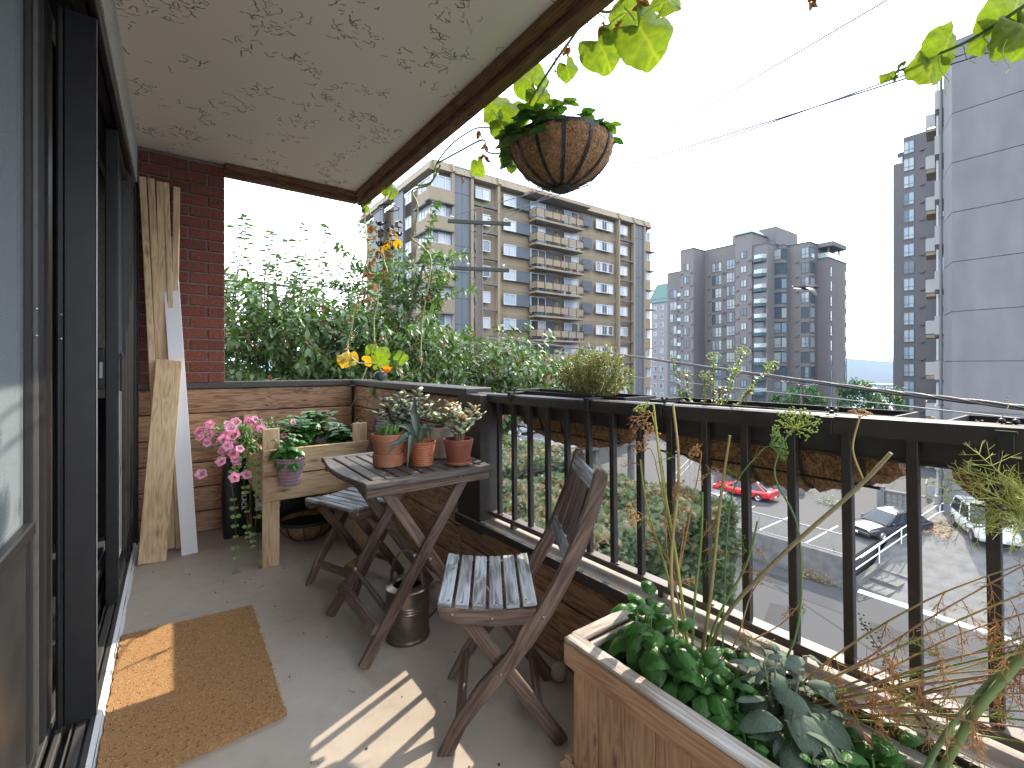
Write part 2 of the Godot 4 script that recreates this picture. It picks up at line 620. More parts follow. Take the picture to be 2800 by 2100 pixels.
func make_materials() -> void:
	var cedar := wood(11, Color(0.20, 0.105, 0.057), Color(0.42, 0.245, 0.14), Color(0.56, 0.35, 0.21), 5, 5, Color(0.2, 0.13, 0.09), -0.25, 0.5)
	T.cedar = cedar
	M.cedar = woodmat(cedar, 0.72, 0.12)
	var fir := wood(23, Color(0.38, 0.235, 0.125), Color(0.60, 0.42, 0.245), Color(0.70, 0.53, 0.335), 8, 3, Color(0.4, 0.3, 0.2), -0.6, 0.34)
	M.pine = woodmat(fir, 0.68, 0.05)
	var rc := wood(31, Color(0.24, 0.115, 0.062), Color(0.46, 0.27, 0.155), Color(0.58, 0.375, 0.235), 13, 2, Color(0.3, 0.22, 0.16), -0.35, 0.3)
	M.redcedar = woodmat(rc, 0.7, 0.07)
	var aca := wood(47, Color(0.045, 0.028, 0.021), Color(0.12, 0.076, 0.057), Color(0.21, 0.145, 0.112), 9, 2, Color(0.27, 0.225, 0.195), 0.0)
	M.acacia = woodmat(aca, 0.62, 0.1)
	var gry := wood(53, Color(0.10, 0.098, 0.095), Color(0.27, 0.275, 0.28), Color(0.47, 0.49, 0.51), 10, 1, Color(0.55, 0.58, 0.62), 0.05)
	M.greywood = woodmat(gry, 0.7, 0.15)
	var dkt := wood(59, Color(0.03, 0.024, 0.021), Color(0.085, 0.07, 0.062), Color(0.15, 0.125, 0.115), 9, 1, Color(0.30, 0.28, 0.27), -0.1)
	M.darktop = woodmat(dkt, 0.6, 0.12)
	M.rim = woodmat(wood(61, Color(0.25, 0.19, 0.14), Color(0.42, 0.36, 0.31), Color(0.58, 0.54, 0.50), 12, 1, Color(0.66, 0.65, 0.64), 0.15), 0.75, 0.08)
	M.beam = woodmat(wood(67, Color(0.06, 0.028, 0.014), Color(0.155, 0.075, 0.038), Color(0.24, 0.125, 0.068), 6, 4, Color(0.12, 0.08, 0.06), -0.2), 0.75, 0.06)
	var st := strokes(5, 1024, Color(0.86, 0.785, 0.71), [Color(0.16, 0.11, 0.095), Color(0.22, 0.19, 0.165), Color(0.30, 0.265, 0.23)], 2600, Vector2(6, 44), 0.45, 0.75, 0.85, 0.55, 4)
	M.stucco = tri_scale(mat(Color.WHITE, 0.9, 0.0, st[0], st[1], 0.35), Vector3(0.55, 0.55, 0.55))
	var sw := strokes(6, 512, Color(0.56, 0.54, 0.50), [Color(0.12, 0.11, 0.10), Color(0.25, 0.23, 0.21), Color(0.75, 0.73, 0.7)], 2600, Vector2(5, 26), 0.5, 1.4, 0.9)
	M.stuccowall = tri_scale(mat(Color.WHITE, 0.92, 0.0, sw[0], sw[1], 0.8), Vector3(1.2, 1.2, 1.2))
	M.floor = tri_scale(mat(Color.WHITE, 0.5, 0.0, ramp_tex(0.012, 8, [Color(0.375, 0.315, 0.255), Color(0.43, 0.366, 0.30), Color(0.445, 0.38, 0.315), Color(0.48, 0.415, 0.345)], 1024, 6), grey_tex(0.05, 9), 0.05), Vector3(0.7, 0.7, 0.7))
	M.brick = tri_scale(mat(Color.WHITE, 0.85, 0.0, ramp_tex(0.05, 12, [Color(0.11, 0.035, 0.027), Color(0.185, 0.055, 0.04), Color(0.235, 0.078, 0.055)], 256), grey_tex(0.09, 13, 256), 0.3), Vector3(3, 3, 3))
	M.mortar = tri_scale(mat(Color.WHITE, 0.95, 0.0, ramp_tex(0.06, 14, [Color(0.17, 0.15, 0.135), Color(0.28, 0.25, 0.225)], 256)), Vector3(3, 3, 3))
	M.brown = tri_scale(mat(Color.WHITE, 0.42, 0.0, ramp_tex(0.02, 15, [Color(0.028, 0.023, 0.02), Color(0.034, 0.028, 0.025), Color(0.036, 0.03, 0.027), Color(0.06, 0.053, 0.048)], 512), grey_tex(0.03, 16, 256), 0.03), Vector3(1.5, 1.5, 1.5))
	M.barpaint = mat(Color(0.12, 0.09, 0.08), 0.5)
	M.ledge = tri_scale(mat(Color.WHITE, 0.7, 0.0, ramp_tex(0.015, 17, [Color(0.26, 0.22, 0.18), Color(0.36, 0.315, 0.27), Color(0.41, 0.37, 0.33)], 512)), Vector3(1.4, 1.4, 0.5))
	M.doormetal = tri_scale(mat(Color.WHITE, 0.36, 0.25, ramp_tex(0.02, 18, [Color(0.022, 0.022, 0.023), Color(0.027, 0.027, 0.028), Color(0.03, 0.03, 0.031)], 256)), Vector3(2, 2, 2))
	M.alu = tri_scale(mat(Color.WHITE, 0.45, 0.35, ramp_tex(0.02, 19, [Color(0.06, 0.058, 0.056), Color(0.10, 0.097, 0.094), Color(0.08, 0.076, 0.072)], 256)), Vector3(2, 2, 2))
	M.panelmetal = tri_scale(mat(Color.WHITE, 0.28, 0.3, ramp_tex(0.008, 20, [Color(0.03, 0.029, 0.028), Color(0.042, 0.04, 0.039), Color(0.055, 0.053, 0.051)], 512)), Vector3(1, 1, 1))
	M.glass = mat(Color(1, 1, 1, 1), 0.03)
	M.glass.transparency = BaseMaterial3D.TRANSPARENCY_ALPHA
	M.glass.albedo_color = Color(0.75, 0.8, 0.82, 0.25)
	M.glass.metallic_specular = 0.12
	M.black = mat(Color(0.012, 0.012, 0.013), 0.45)
	M.iron = mat(Color(0.02, 0.021, 0.023), 0.5, 0.2)
	M.steel = mat(Color(0.5, 0.5, 0.5), 0.3, 0.9)
	M.white = mat(Color(0.72, 0.72, 0.74), 0.45)
	M.whitepaint = tri_scale(mat(Color.WHITE, 0.6, 0.0, ramp_tex(0.04, 22, [Color(0.6, 0.6, 0.62), Color(0.78, 0.78, 0.8)], 256), grey_tex(0.06, 23, 256), 0.2), Vector3(3, 3, 3))
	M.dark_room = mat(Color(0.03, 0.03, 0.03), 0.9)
	var co := strokes(24, 512, Color(0.22, 0.115, 0.052), [Color(0.42, 0.24, 0.115), Color(0.08, 0.038, 0.017), Color(0.55, 0.35, 0.18), Color(0.28, 0.15, 0.07)], 4200, Vector2(14, 60), 0.22, 1.6, 0.8, 0.0, 2)
	M.coir = tri_scale(mat(Color.WHITE, 0.95, 0.0, co[0], co[1], 1.2), Vector3(2.0, 2.0, 2.0))
	var dm := strokes(25, 1024, Color(0.36, 0.19, 0.075), [Color(0.62, 0.39, 0.18), Color(0.47, 0.27, 0.11), Color(0.15, 0.07, 0.026), Color(0.70, 0.47, 0.24), Color(0.55, 0.33, 0.14)], 15000, Vector2(4, 11), 0.5, 1.6, 0.9, 0.0, 3)
	M.mat = mat(Color.WHITE, 0.95, 0.0, dm[0], dm[1], 1.2)
	M.darktaupe = tri_scale(mat(Color.WHITE, 0.85, 0.0, ramp_tex(0.01, 45, [Color(0.062, 0.058, 0.06), Color(0.078, 0.073, 0.075)], 256, 5)), Vector3(0.05, 0.02, 0.05))
	M.terracotta = tri_scale(mat(Color.WHITE, 0.75, 0.0, ramp_tex(0.02, 26, [Color(0.30, 0.115, 0.06), Color(0.38, 0.15, 0.08), Color(0.43, 0.19, 0.115)], 256)), Vector3(4, 4, 4))
	M.plasticpot = mat(Color(0.25, 0.075, 0.045), 0.4)
	M.orangepot = mat(Color(0.42, 0.14, 0.06), 0.5)
	M.whitepot = tri_scale(mat(Color.WHITE, 0.6, 0.0, ramp_tex(0.02, 27, [Color(0.40, 0.33, 0.28), Color(0.55, 0.49, 0.44)], 256)), Vector3(4, 4, 4))
	M.soil = tri_scale(mat(Color.WHITE, 0.95, 0.0, ramp_tex(0.12, 28, [Color(0.02, 0.013, 0.009), Color(0.06, 0.04, 0.027), Color(0.17, 0.11, 0.07)], 256), grey_tex(0.12, 29, 256), 1.0), Vector3(5, 5, 5))
	M.zinc = tri_scale(mat(Color.WHITE, 0.3, 0.85, ramp_tex(0.02, 30, [Color(0.155, 0.125, 0.10), Color(0.21, 0.175, 0.145), Color(0.24, 0.2, 0.17)], 256)), Vector3(3, 3, 3))
	M.brass = mat(Color(0.19, 0.145, 0.075), 0.38, 0.8)
	M.stone = tri_scale(mat(Color.WHITE, 0.8, 0.0, ramp_tex(0.06, 32, [Color(0.30, 0.265, 0.225), Color(0.47, 0.43, 0.38)], 256)), Vector3(6, 6, 6))
	# plants
	var bv := vein_tex(Color(0.052, 0.17, 0.028), Color(0.10, 0.25, 0.055), 5, 0.25, 33)
	M.basil = leafmat(0.38, Color(0.26, 0.42, 0.03), bv[0], bv[1], 0.12)
	var sv := vein_tex(Color(0.125, 0.18, 0.135), Color(0.20, 0.26, 0.195), 9, 0.2, 34)
	M.sage = leafmat(0.75, Color(0.25, 0.36, 0.08), sv[0], sv[1], 0.05)
	var qv := vein_tex(Color(0.19, 0.27, 0.04), Color(0.38, 0.42, 0.13), 4, 0.3, 35)
	M.squash = leafmat(0.6, Color(0.95, 1.0, 0.25), qv[0], qv[1], 0.2)
	M.leaf = leafmat(0.45, Color(0.40, 0.56, 0.06))
	M.dryleaf = leafmat(0.8, Color(0.4, 0.25, 0.08))
	M.succulent = mat(Color.WHITE, 0.4)
	M.petal = leafmat(0.6, Color(0.9, 0.45, 0.6))
	M.stem = mat(Color.WHITE, 0.7)
	M.bark = tri_scale(mat(Color.WHITE, 0.9, 0.0, ramp_tex(0.05, 36, [Color(0.05, 0.038, 0.03), Color(0.13, 0.105, 0.085)], 256), grey_tex(0.06, 37, 256), 0.8), Vector3(4, 1, 4))
	# the street
	M.asphalt = tri_scale(mat(Color.WHITE, 0.9, 0.0, ramp_tex(0.25, 38, [Color(0.042, 0.042, 0.042), Color(0.062, 0.061, 0.06), Color(0.10, 0.098, 0.096)], 1024, 3)), Vector3(0.16, 0.16, 0.16))
	M.driveway = tri_scale(mat(Color.WHITE, 0.9, 0.0, ramp_tex(0.25, 39, [Color(0.026, 0.026, 0.028), Color(0.042, 0.042, 0.044), Color(0.095, 0.094, 0.093)], 1024, 3)), Vector3(0.16, 0.16, 0.16))
	M.concrete = tri_scale(mat(Color.WHITE, 0.85, 0.0, ramp_tex(0.012, 40, [Color(0.07, 0.068, 0.065), Color(0.11, 0.107, 0.103), Color(0.145, 0.14, 0.135)], 512, 6)), Vector3(0.2, 0.2, 0.2))
	M.greywall = tri_scale(mat(Color.WHITE, 0.85, 0.0, ramp_tex(0.01, 41, [Color(0.112, 0.112, 0.116), Color(0.130, 0.130, 0.134), Color(0.148, 0.148, 0.152)], 512, 6)), Vector3(0.12, 0.04, 0.12))
	M.beige = tri_scale(mat(Color.WHITE, 0.85, 0.0, ramp_tex(0.01, 42, [Color(0.19, 0.15, 0.098), Color(0.22, 0.177, 0.118), Color(0.237, 0.19, 0.13)], 512, 6)), Vector3(0.1, 0.03, 0.1))
	M.panelgrey = mat(Color(0.085, 0.098, 0.115), 0.6)
	M.taupe = tri_scale(mat(Color.WHITE, 0.85, 0.0, ramp_tex(0.01, 43, [Color(0.118, 0.108, 0.105), Color(0.142, 0.130, 0.126)], 256, 5)), Vector3(0.05, 0.02, 0.05))
	M.window = mat(Color(0.075, 0.095, 0.11), 0.06, 0.0)
	M.window.metallic_specular = 0.9
	M.curtain = mat(Color(0.62, 0.63, 0.62), 0.9)
	M.frame = mat(Color(0.45, 0.46, 0.47), 0.5)
	M.greenframe = mat(Color(0.03, 0.07, 0.075), 0.5)
	M.teal = mat(Color(0.022, 0.062, 0.066), 0.5)
	M.roofgreen = mat(Color(0.07, 0.11, 0.105), 0.6)
	M.balconywhite = mat(Color(0.30, 0.30, 0.30), 0.6)
	M.balcony_rail = mat(Color(0.022, 0.022, 0.024), 0.5)
	M.pane = mat(Color(1, 1, 1), 0.04)
	M.pane.transparency = BaseMaterial3D.TRANSPARENCY_ALPHA
	M.pane.albedo_color = Color(0.8, 0.88, 0.88, 0.25)
	M.plain = mat(Color.WHITE, 0.6)
	M.carpaint = mat(Color.WHITE, 0.22)
	M.carpaint.clearcoat_enabled = true
	M.carpaint.clearcoat = 0.8
	M.carpaint.clearcoat_roughness = 0.05
	M.carglass = mat(Color(0.02, 0.024, 0.028), 0.05)
	M.tyre = mat(Color(0.015, 0.015, 0.015), 0.8)
	M.pole = tri_scale(mat(Color.WHITE, 0.9, 0.0, ramp_tex(0.05, 44, [Color(0.06, 0.048, 0.042), Color(0.14, 0.118, 0.105)], 256)), Vector3(2.5, 0.25, 2.5))
	M.cable = mat(Color(0.012, 0.013, 0.016), 0.35)


# ---------------------------------------------------------------- the balcony itself
func build_shell() -> void:
	var b := MB.new()
	b.bx(Vector3(0.59, -0.11, -1.15), Vector3(1.55, 0.22, 5.7))
	one("balcony_floor", b, M.floor, "beige painted concrete floor of the balcony", "floor", "", "structure")
	b = MB.new()
	b.bx(Vector3(0.41, 2.69, -1.15), Vector3(1.66, 0.23, 5.5))
	one("ceiling", b, M.stucco, "rough trowelled cream stucco ceiling over the balcony", "ceiling", "", "structure")
	b = MB.new()
	b.bx(Vector3(-0.26, 2.445, -1.2), Vector3(0.16, 0.265, 5.28))
	b.bx(Vector3(-0.26, 1.29, 1.2), Vector3(0.16, 2.57, 1.2))
	one("stucco_wall", b, M.stuccowall, "rough pale stucco wall above the sliding doors", "wall", "", "structure")
	# the dark flat behind the glass
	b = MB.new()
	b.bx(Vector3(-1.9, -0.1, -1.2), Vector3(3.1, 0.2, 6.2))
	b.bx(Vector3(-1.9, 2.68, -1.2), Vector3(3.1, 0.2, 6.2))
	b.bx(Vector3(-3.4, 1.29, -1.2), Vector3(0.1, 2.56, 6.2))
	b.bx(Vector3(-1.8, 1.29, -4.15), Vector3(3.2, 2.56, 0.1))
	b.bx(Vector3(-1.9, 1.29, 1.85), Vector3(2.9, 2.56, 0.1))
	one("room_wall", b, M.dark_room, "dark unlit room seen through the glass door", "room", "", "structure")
	b = MB.new()
	b.bx(Vector3(-0.86, 0.67, -4.094), Vector3(0.075, 0.115, 0.008), Basis.IDENTITY, 0.002)
	one("wall_outlet", b, M.white, "white wall outlet inside the dark room behind the glass", "outlet")
	# beams along the ceiling edge
	var t := thing("ceiling_beam", "brown stained timber beam along the outer ceiling edge above railing", "beam", Vector3(1.2, 2.5, 0))
	b = MB.new()
	b.uo = Vector2(0.1, 0.05)
	b.bx(Vector3(0.026, 0.052, -1.2), Vector3(0.042, 0.038, 5.2), Basis.IDENTITY, 0.003)
	part("trim_board", b, M.beam, t)
	b = MB.new()
	b.uo = Vector2(0.5, 0.2)
	b.bx(Vector3(0.088, 0.15, -1.2), Vector3(0.07, 0.30, 5.42), Basis.IDENTITY, 0.004)
	part("fascia_board", b, M.beam, t)
	t = thing("ceiling_beam", "short brown timber beam closing the far end of the ceiling", "beam", Vector3(0, 2.5, -3.84))
	b = MB.new()
	b.uo = Vector2(0.3, 0.11)
	b.bx(Vector3(0.75, 0.052, 0.022), Vector3(0.90, 0.038, 0.04), Basis.IDENTITY, 0.003)
	part("trim_board", b, M.beam, t)
	b = MB.new()
	b.uo = Vector2(0.7, 0.25)
	b.bx(Vector3(0.770, 0.15, -0.032), Vector3(0.945, 0.30, 0.064), Basis.IDENTITY, 0.004)
	part("fascia_board", b, M.beam, t)
	# brick pier
	t = thing("brick_pier", "dark red brick pier with grey mortar at the far left end", "pier", Vector3(-0.176, 1.04, -3.84))
	b = MB.new()
	b.bx(Vector3(0.075, 0.72, -0.16), Vector3(0.80, 1.625, 0.30))
	part("mortar_core", b, M.mortar, t)
	for r in 21:
		var y := 0.0762 * r + 0.026
		if y > 1.5:
			break
		var xr := 0.482
		var first := 0.108 if r % 2 == 0 else 0.213
		while xr > 0.0:
			var w := minf(first, xr)
			first = 0.213
			if w > 0.02:
				b = MB.new()
				b.col = tint(fr(0.78, 1.15), 0.05)
				b.bx(Vector3(xr - w / 2, y, -0.05 + fr(-0.0015, 0.0015)), Vector3(w - 0.011, 0.066, 0.107), Basis.IDENTITY, 0.003)
				part("brick", b, M.brick, t)
			xr -= w
	# side bricks on the open end of the pier
	for r in 20:
		b = MB.new()
		b.col = tint(fr(0.78, 1.1), 0.05)
		b.bx(Vector3(0.43, 0.0762 * r + 0.026, -0.215), Vector3(0.1035, 0.066, 0.20), Basis.IDENTITY, 0.003)
		part("brick", b, M.brick, t)


func plank_wall(t: Node3D, len_: float, ytop: Array, flip: bool) -> void:  # boards stacked from the floor up, along the thing's x
	for i in ytop.size() - 1:
		var y0: float = ytop[i]
		var y1: float = ytop[i + 1]
		var x := 0.0
		while x < len_ - 0.01:
			var l := minf(len_ - x, fr(1.1, 1.9))
			if len_ - x - l < 0.3:
				l = len_ - x
			var b := MB.new()
			b.uo = Vector2(fr(0, 3), fr(0, 3))
			b.col = tint(fr(0.78, 1.18), 0.05)
			b.bx(Vector3(x + l / 2, (y0 + y1) / 2, -0.011 + fr(-0.0015, 0.0015)), Vector3(l - 0.004, y1 - y0 - 0.008, 0.022), Basis.IDENTITY, 0.004)
			part("plank", b, M.cedar, t)
			x += l


func build_parapets() -> void:
	var ys := [0.004, 0.147, 0.315, 0.483, 0.653, 0.823, 0.990]
	var t := thing("wooden_parapet", "brown plank parapet with dark cap across the far balcony end", "parapet", Vector3(-0.178, 0, -3.84))
	plank_wall(t, 1.37, ys, false)
	var b := MB.new()
	b.bx(Vector3(0.69, 0.495, -0.07), Vector3(1.5, 0.98, 0.09))
	part("backing", b, M.brown, t)
	b = MB.new()
	b.bx(Vector3(0.685, 1.014, -0.06), Vector3(1.40, 0.044, 0.15), Basis.IDENTITY, 0.004)
	part("cap", b, M.brown, t)
	t = thing("wooden_parapet", "brown plank side parapet with sloping dark cap behind the potted succulents", "parapet", Vector3(1.204, 0, -3.838), -PI / 2)
	plank_wall(t, 1.74, ys, true)
	b = MB.new()
	b.bx(Vector3(0.9, 0.495, -0.075), Vector3(1.92, 0.98, 0.10))
	part("backing", b, M.brown, t)
	b = MB.new()
	b.bx(Vector3(0.87, 1.015, -0.06), Vector3(1.92, 0.044, 0.155), Basis.IDENTITY, 0.004)
	part("cap", b, M.brown, t)
	b = MB.new()
	b.bx(Vector3(1.85, 0.69, -0.05), Vector3(0.215, 0.64, 0.13), Basis.IDENTITY, 0.004)
	part("post", b, M.brown, t)
	t = thing("low_plank_wall", "low brown plank wall under the railing ledge", "wall", Vector3(1.202, 0, -2.094), -PI / 2)
	plank_wall(t, 3.3, [0.004, 0.12, 0.245, 0.362], true)
	b = MB.new()
	b.bx(Vector3(1.65, 0.18, -0.08), Vector3(3.3, 0.36, 0.11))
	part("backing", b, M.brown, t)
	b = MB.new()
	b.bx(Vector3(0.11, 0.372, 0.012), Vector3(0.25, 0.05, 0.02), Basis.IDENTITY, 0.003)
	part("bracket", b, M.brown, t)


func build_railing() -> void:
	var t := thing("balcony_railing", "dark brown metal railing with square bars along the balcony's open side", "railing", Vector3(1.265, 0, -2.0))
	t.rotation.x = -0.0135
	var b := MB.new()
	b.bx(Vector3(-0.008, 0.385, 1.53), Vector3(0.13, 0.03, 3.3), Basis.IDENTITY, 0.003)
	part("ledge", b, M.ledge, t)
	b = MB.new()
	b.bx(Vector3(-0.08, 0.381, 1.56), Vector3(0.016, 0.036, 3.2), Basis.IDENTITY, 0.002)
	part("ledge_fascia", b, M.brown, t)
	b = MB.new()
	b.bx(Vector3(0.0, 0.432, 1.68), Vector3(0.042, 0.022, 3.1), Basis.IDENTITY, 0.002)
	for i in 8:
		b.bx(Vector3(0.0, 0.41, 0.3 + i * 0.4), Vector3(0.03, 0.022, 0.02))
		b.lathe(PackedVector2Array([Vector2(0.007, 0), Vector2(0.007, 0.004), Vector2(0.0, 0.006)]), Vector3(-0.008, 0.443, 0.22 + i * 0.35), 8)
	part("bottom_rail", b, M.barpaint, t)
	b = MB.new()
	var pr := PackedVector2Array([Vector2(-0.032, 0.972), Vector2(0.032, 0.972), Vector2(0.032, 1.006), Vector2(0.024, 1.014), Vector2(-0.02, 1.0155), Vector2(-0.029, 1.011), Vector2(-0.032, 1.002)])
	b.prism(pr, Vector3(0, 0, 1.6), Vector3(1, 0, 0), Vector3(0, 1, 0), 3.36)
	part("top_rail", b, M.brown, t)
	b = MB.new()
	b.bx(Vector3(0.022, 0.945, 1.6), Vector3(0.01, 0.052, 3.3))
	b.bx(Vector3(0.024, 0.918, 1.6), Vector3(0.022, 0.006, 3.3))
	part("under_rail", b, M.brown, t)
	var bm: Mesh
	for i in 27:
		var z := 0.069 + 0.1183 * i
		if bm == null:
			b = MB.new()
			b.bx(Vector3(0, 0.707, 0), Vector3(0.0205, 0.53, 0.0205), Basis.IDENTITY, 0.0015)
			bm = b.mesh()
		var o := part_mesh("baluster", bm, M.brown, t)
		o.position = Vector3(0, 0, z)


func build_doors() -> void:
	# threshold with its tracks
	var t := thing("door_track", "ridged metal threshold track of the sliding doors", "threshold", Vector3(-0.25, 0, -1.2))
	var b := MB.new()
	b.bx(Vector3(0, 0.012, 0), Vector3(0.14, 0.024, 5.3))
	part("sill_base", b, M.black, t)
	for q in [[-0.058, 0.026, 0.062], [-0.026, 0.016, 0.05], [0.002, 0.004, 0.046], [0.022, 0.024, 0.04], [0.048, 0.018, 0.034]]:
		b = MB.new()
		b.bx(Vector3(q[0], q[2] / 2, 0), Vector3(q[1], q[2], 5.29), Basis.IDENTITY, 0.003)
		part("track_rib", b, M.alu, t)
	b = MB.new()
	var ps := PackedVector3Array()
	for i in 60:
		var z := -3.82 + i * 0.085
		var e := fr(-0.0025, 0.0025)
		for p in [Vector3(-0.194, 0.034 + fr(0, 0.003), z), Vector3(-0.183 + e * 0.3, 0.03, z), Vector3(-0.179 + e, 0.016, z), Vector3(-0.172 + e * 2, 0.003, z)]:
			ps.append(p)
	b.grid(ps, 4, 60, Vector3(0.6, 0.8, 0))
	one("white_sealant_strip", b, M.whitepaint, "white painted strip between the door track and the floor", "sealant strip")
	# header
	t = thing("door_header", "dark metal header rail above the sliding doors", "door header", Vector3(-0.25, 2.25, -1.2))
	for q in [[0.055, 0.02, 0.0, 0.075], [0.02, 0.03, 0.02, 0.07], [-0.03, 0.05, 0.01, 0.08]]:
		b = MB.new()
		b.bx(Vector3(q[0], q[2] + q[3] / 2, 0), Vector3(q[1], q[3], 5.28), Basis.IDENTITY, 0.002)
		part("header_rail", b, M.doormetal, t)
	# the near leaf, at the left edge of the picture
	t = thing("sliding_glass_door", "near dark framed glass door leaf with metal kick panel", "sliding door", Vector3(-0.32, 0, -0.5))
	b = MB.new()
	b.bx(Vector3(0.002, 1.48, 0.1), Vector3(0.006, 1.53, 2.8))
	part("pane", b, M.glass, t)
	b = MB.new()
	b.bx(Vector3(0.004, 0.37, 0.1), Vector3(0.012, 0.65, 2.8))
	part("kick_panel", b, M.panelmetal, t)
	b = MB.new()
	b.bx(Vector3(0.008, 0.715, 0.1), Vector3(0.036, 0.038, 2.72), Basis.IDENTITY, 0.004)
	part("mid_rail", b, M.doormetal, t)
	b = MB.new()
	b.bx(Vector3(0.004, 1.15, -1.265), Vector3(0.026, 2.18, 0.05), Basis.IDENTITY, 0.008)
	part("stile", b, M.doormetal, t)
	b = MB.new()
	b.bx(Vector3(0.006, 1.15, -1.315), Vector3(0.03, 2.18, 0.035), Basis.IDENTITY, 0.01)
	part("bead", b, M.alu, t)
	b = MB.new()
	b.bx(Vector3(0.0, 1.15, -1.345), Vector3(0.03, 2.18, 0.022))
	part("gasket", b, M.black, t)
	b = MB.new()
	b.bx(Vector3(0.006, 1.15, -1.43), Vector3(0.034, 2.18, 0.135), Basis.IDENTITY, 0.01)
	part("stile", b, M.doormetal, t)
	b = MB.new()
	b.bx(Vector3(0.005, 2.2, 0.1), Vector3(0.03, 0.07, 2.8), Basis.IDENTITY, 0.004)
	b.bx(Vector3(0.005, 0.075, 0.1), Vector3(0.03, 0.04, 2.8), Basis.IDENTITY, 0.004)
	part("rail", b, M.doormetal, t)
	for q in [1.305, 1.232]:
		b = MB.new()
		b.ball(Vector3(0.022, q, -1.285), Vector3(0.004, 0.005, 0.005), 8)
		part("screw", b, M.steel, t)
	# the post between the leaves
	t = thing("door_post", "wide dark metal post standing between the two glass door leaves", "door post", Vector3(-0.235, 0.045, -1.965))
	b = MB.new()
	b.bx(Vector3(0.006, 1.1, 0), Vector3(0.075, 2.2, 0.03), Basis.IDENTITY, 0.003)
	part("face", b, M.doormetal, t)
	b = MB.new()
	b.bx(Vector3(-0.041, 1.1, 0.006), Vector3(0.016, 2.2, 0.035), Basis.IDENTITY, 0.006)
	part("edge_strip", b, M.doormetal, t)
	b = MB.new()
	b.bx(Vector3(0.0446, 1.1, 0.014), Vector3(0.0022, 2.19, 0.0024))
	part("bright_edge", b, M.steel, t)
	for q in [1.26, 1.187]:
		b = MB.new()
		b.ball(Vector3(-0.036, q, 0.024), Vector3(0.004, 0.005, 0.004), 8)
		part("screw", b, M.steel, t)
	# the far leaf
	t = thing("sliding_glass_door", "far sliding glass door leaf with black latch plate, beside the leaning timber", "sliding door", Vector3(-0.225, 0, -2.84))
	b = MB.new()
	b.bx(Vector3(0, 1.16, -0.01), Vector3(0.048, 2.2, 0.03), Basis.IDENTITY, 0.004)
	part("stile", b, M.doormetal, t)
	b = MB.new()
	b.bx(Vector3(0.0, 1.2, -0.3), Vector3(0.008, 2.1, 0.6))
	part("pane", b, M.glass, t)
	for q in [[0.0, 0.04, -0.50, 0.07], [0.006, 0.05, -0.58, 0.07], [0.014, 0.052, -0.68, 0.11]]:
		b = MB.new()
		b.bx(Vector3(q[0], 1.16, q[2]), Vector3(q[1], 2.2, q[3]), Basis.IDENTITY, 0.012)
		part("stile", b, M.doormetal, t)
	b = MB.new()
	b.bx(Vector3(0.0, 2.2, -0.3), Vector3(0.04, 0.06, 0.6))
	b.bx(Vector3(0.0, 0.08, -0.3), Vector3(0.04, 0.07, 0.6))
	part("rail", b, M.doormetal, t)
	b = MB.new()
	b.bx(Vector3(-0.037, 1.135, 0.01), Vector3(0.026, 0.19, 0.03), Basis.IDENTITY, 0.005)
	var lp := part("latch_plate", b, M.black, t)
	b = MB.new()
	b.bx(Vector3(-0.037, 1.13, 0.027), Vector3(0.013, 0.075, 0.006), Basis.IDENTITY, 0.002)
	part("latch", b, M.steel, lp)
	b = MB.new()
	b.bx(Vector3(0.034, 1.12, 0.0), Vector3(0.014, 0.18, 0.02), Basis.IDENTITY, 0.004)
	part("pull_handle", b, M.black, t)
	b = MB.new()
	b.bx(Vector3(-0.21, 1.16, -3.80), Vector3(0.07, 2.3, 0.07), Basis.IDENTITY, 0.006)
	one("door_jamb", b, M.doormetal, "dark metal jamb where the doors meet the brick pier", "door jamb")


func build_timber() -> void:
	var z0 := -3.43
	var grp := "timber leaning on the brick pier"
	for q in [[-0.151, 2.35, -0.05, 0.036, "leftmost tall pine batten leaning beside the door jamb"], [-0.108, 2.35, -0.02, 0.037, "second tall pine batten from the door jamb"], [-0.063, 2.34, -0.012, 0.038, "double width tall pine batten third from the door jamb"], [0.026, 2.325, -0.005, 0.037, "tall pine batten leaning apart from the others, nearest the open air"]]:
		var b := MB.new()
		b.uo = Vector2(fr(0, 3), fr(0, 3))
		b.col = tint(fr(0.95, 1.15), 0.03)
		b.bar(Vector3(q[2], 0.012, z0 - 0.16), Vector3(q[0], q[1], -3.775), q[3], 0.038, Vector3(1, 0, 0), 0.003)
		one("timber_batten", b, M.pine, q[4], "batten", grp)
	var b2 := MB.new()
	b2.col = Color(1.06, 1.05, 1.0)
	b2.uo = Vector2(1.3, 0.4)
	b2.bar(Vector3(0.035, 0.012, z0 - 0.13), Vector3(-0.03, 2.34, -3.772), 0.03, 0.03, Vector3(1, 0, 0), 0.003)
	one("timber_batten", b2, M.pine, "thin pine batten standing just behind the wide knotty board", "batten", grp)
	b2 = MB.new()
	b2.uo = Vector2(0.25, 0.02)
	b2.bar(Vector3(-0.093, 0.0, z0 + 0.01), Vector3(-0.013, 1.185, -3.62), 0.133, 0.022, Vector3(1, 0.03, -0.02), 0.002)
	one("timber_board", b2, M.pine, "wide knotty pine board leaning in front of the battens", "board", grp)
	b2 = MB.new()
	b2.bar(Vector3(0.088, 0.0, z0 - 0.01), Vector3(-0.02, 1.99, -3.765), 0.082, 0.012, Vector3(1, 0.05, 0), 0.001)
	one("white_board", b2, M.white, "smooth white board leaning against the brick pier", "board", grp)


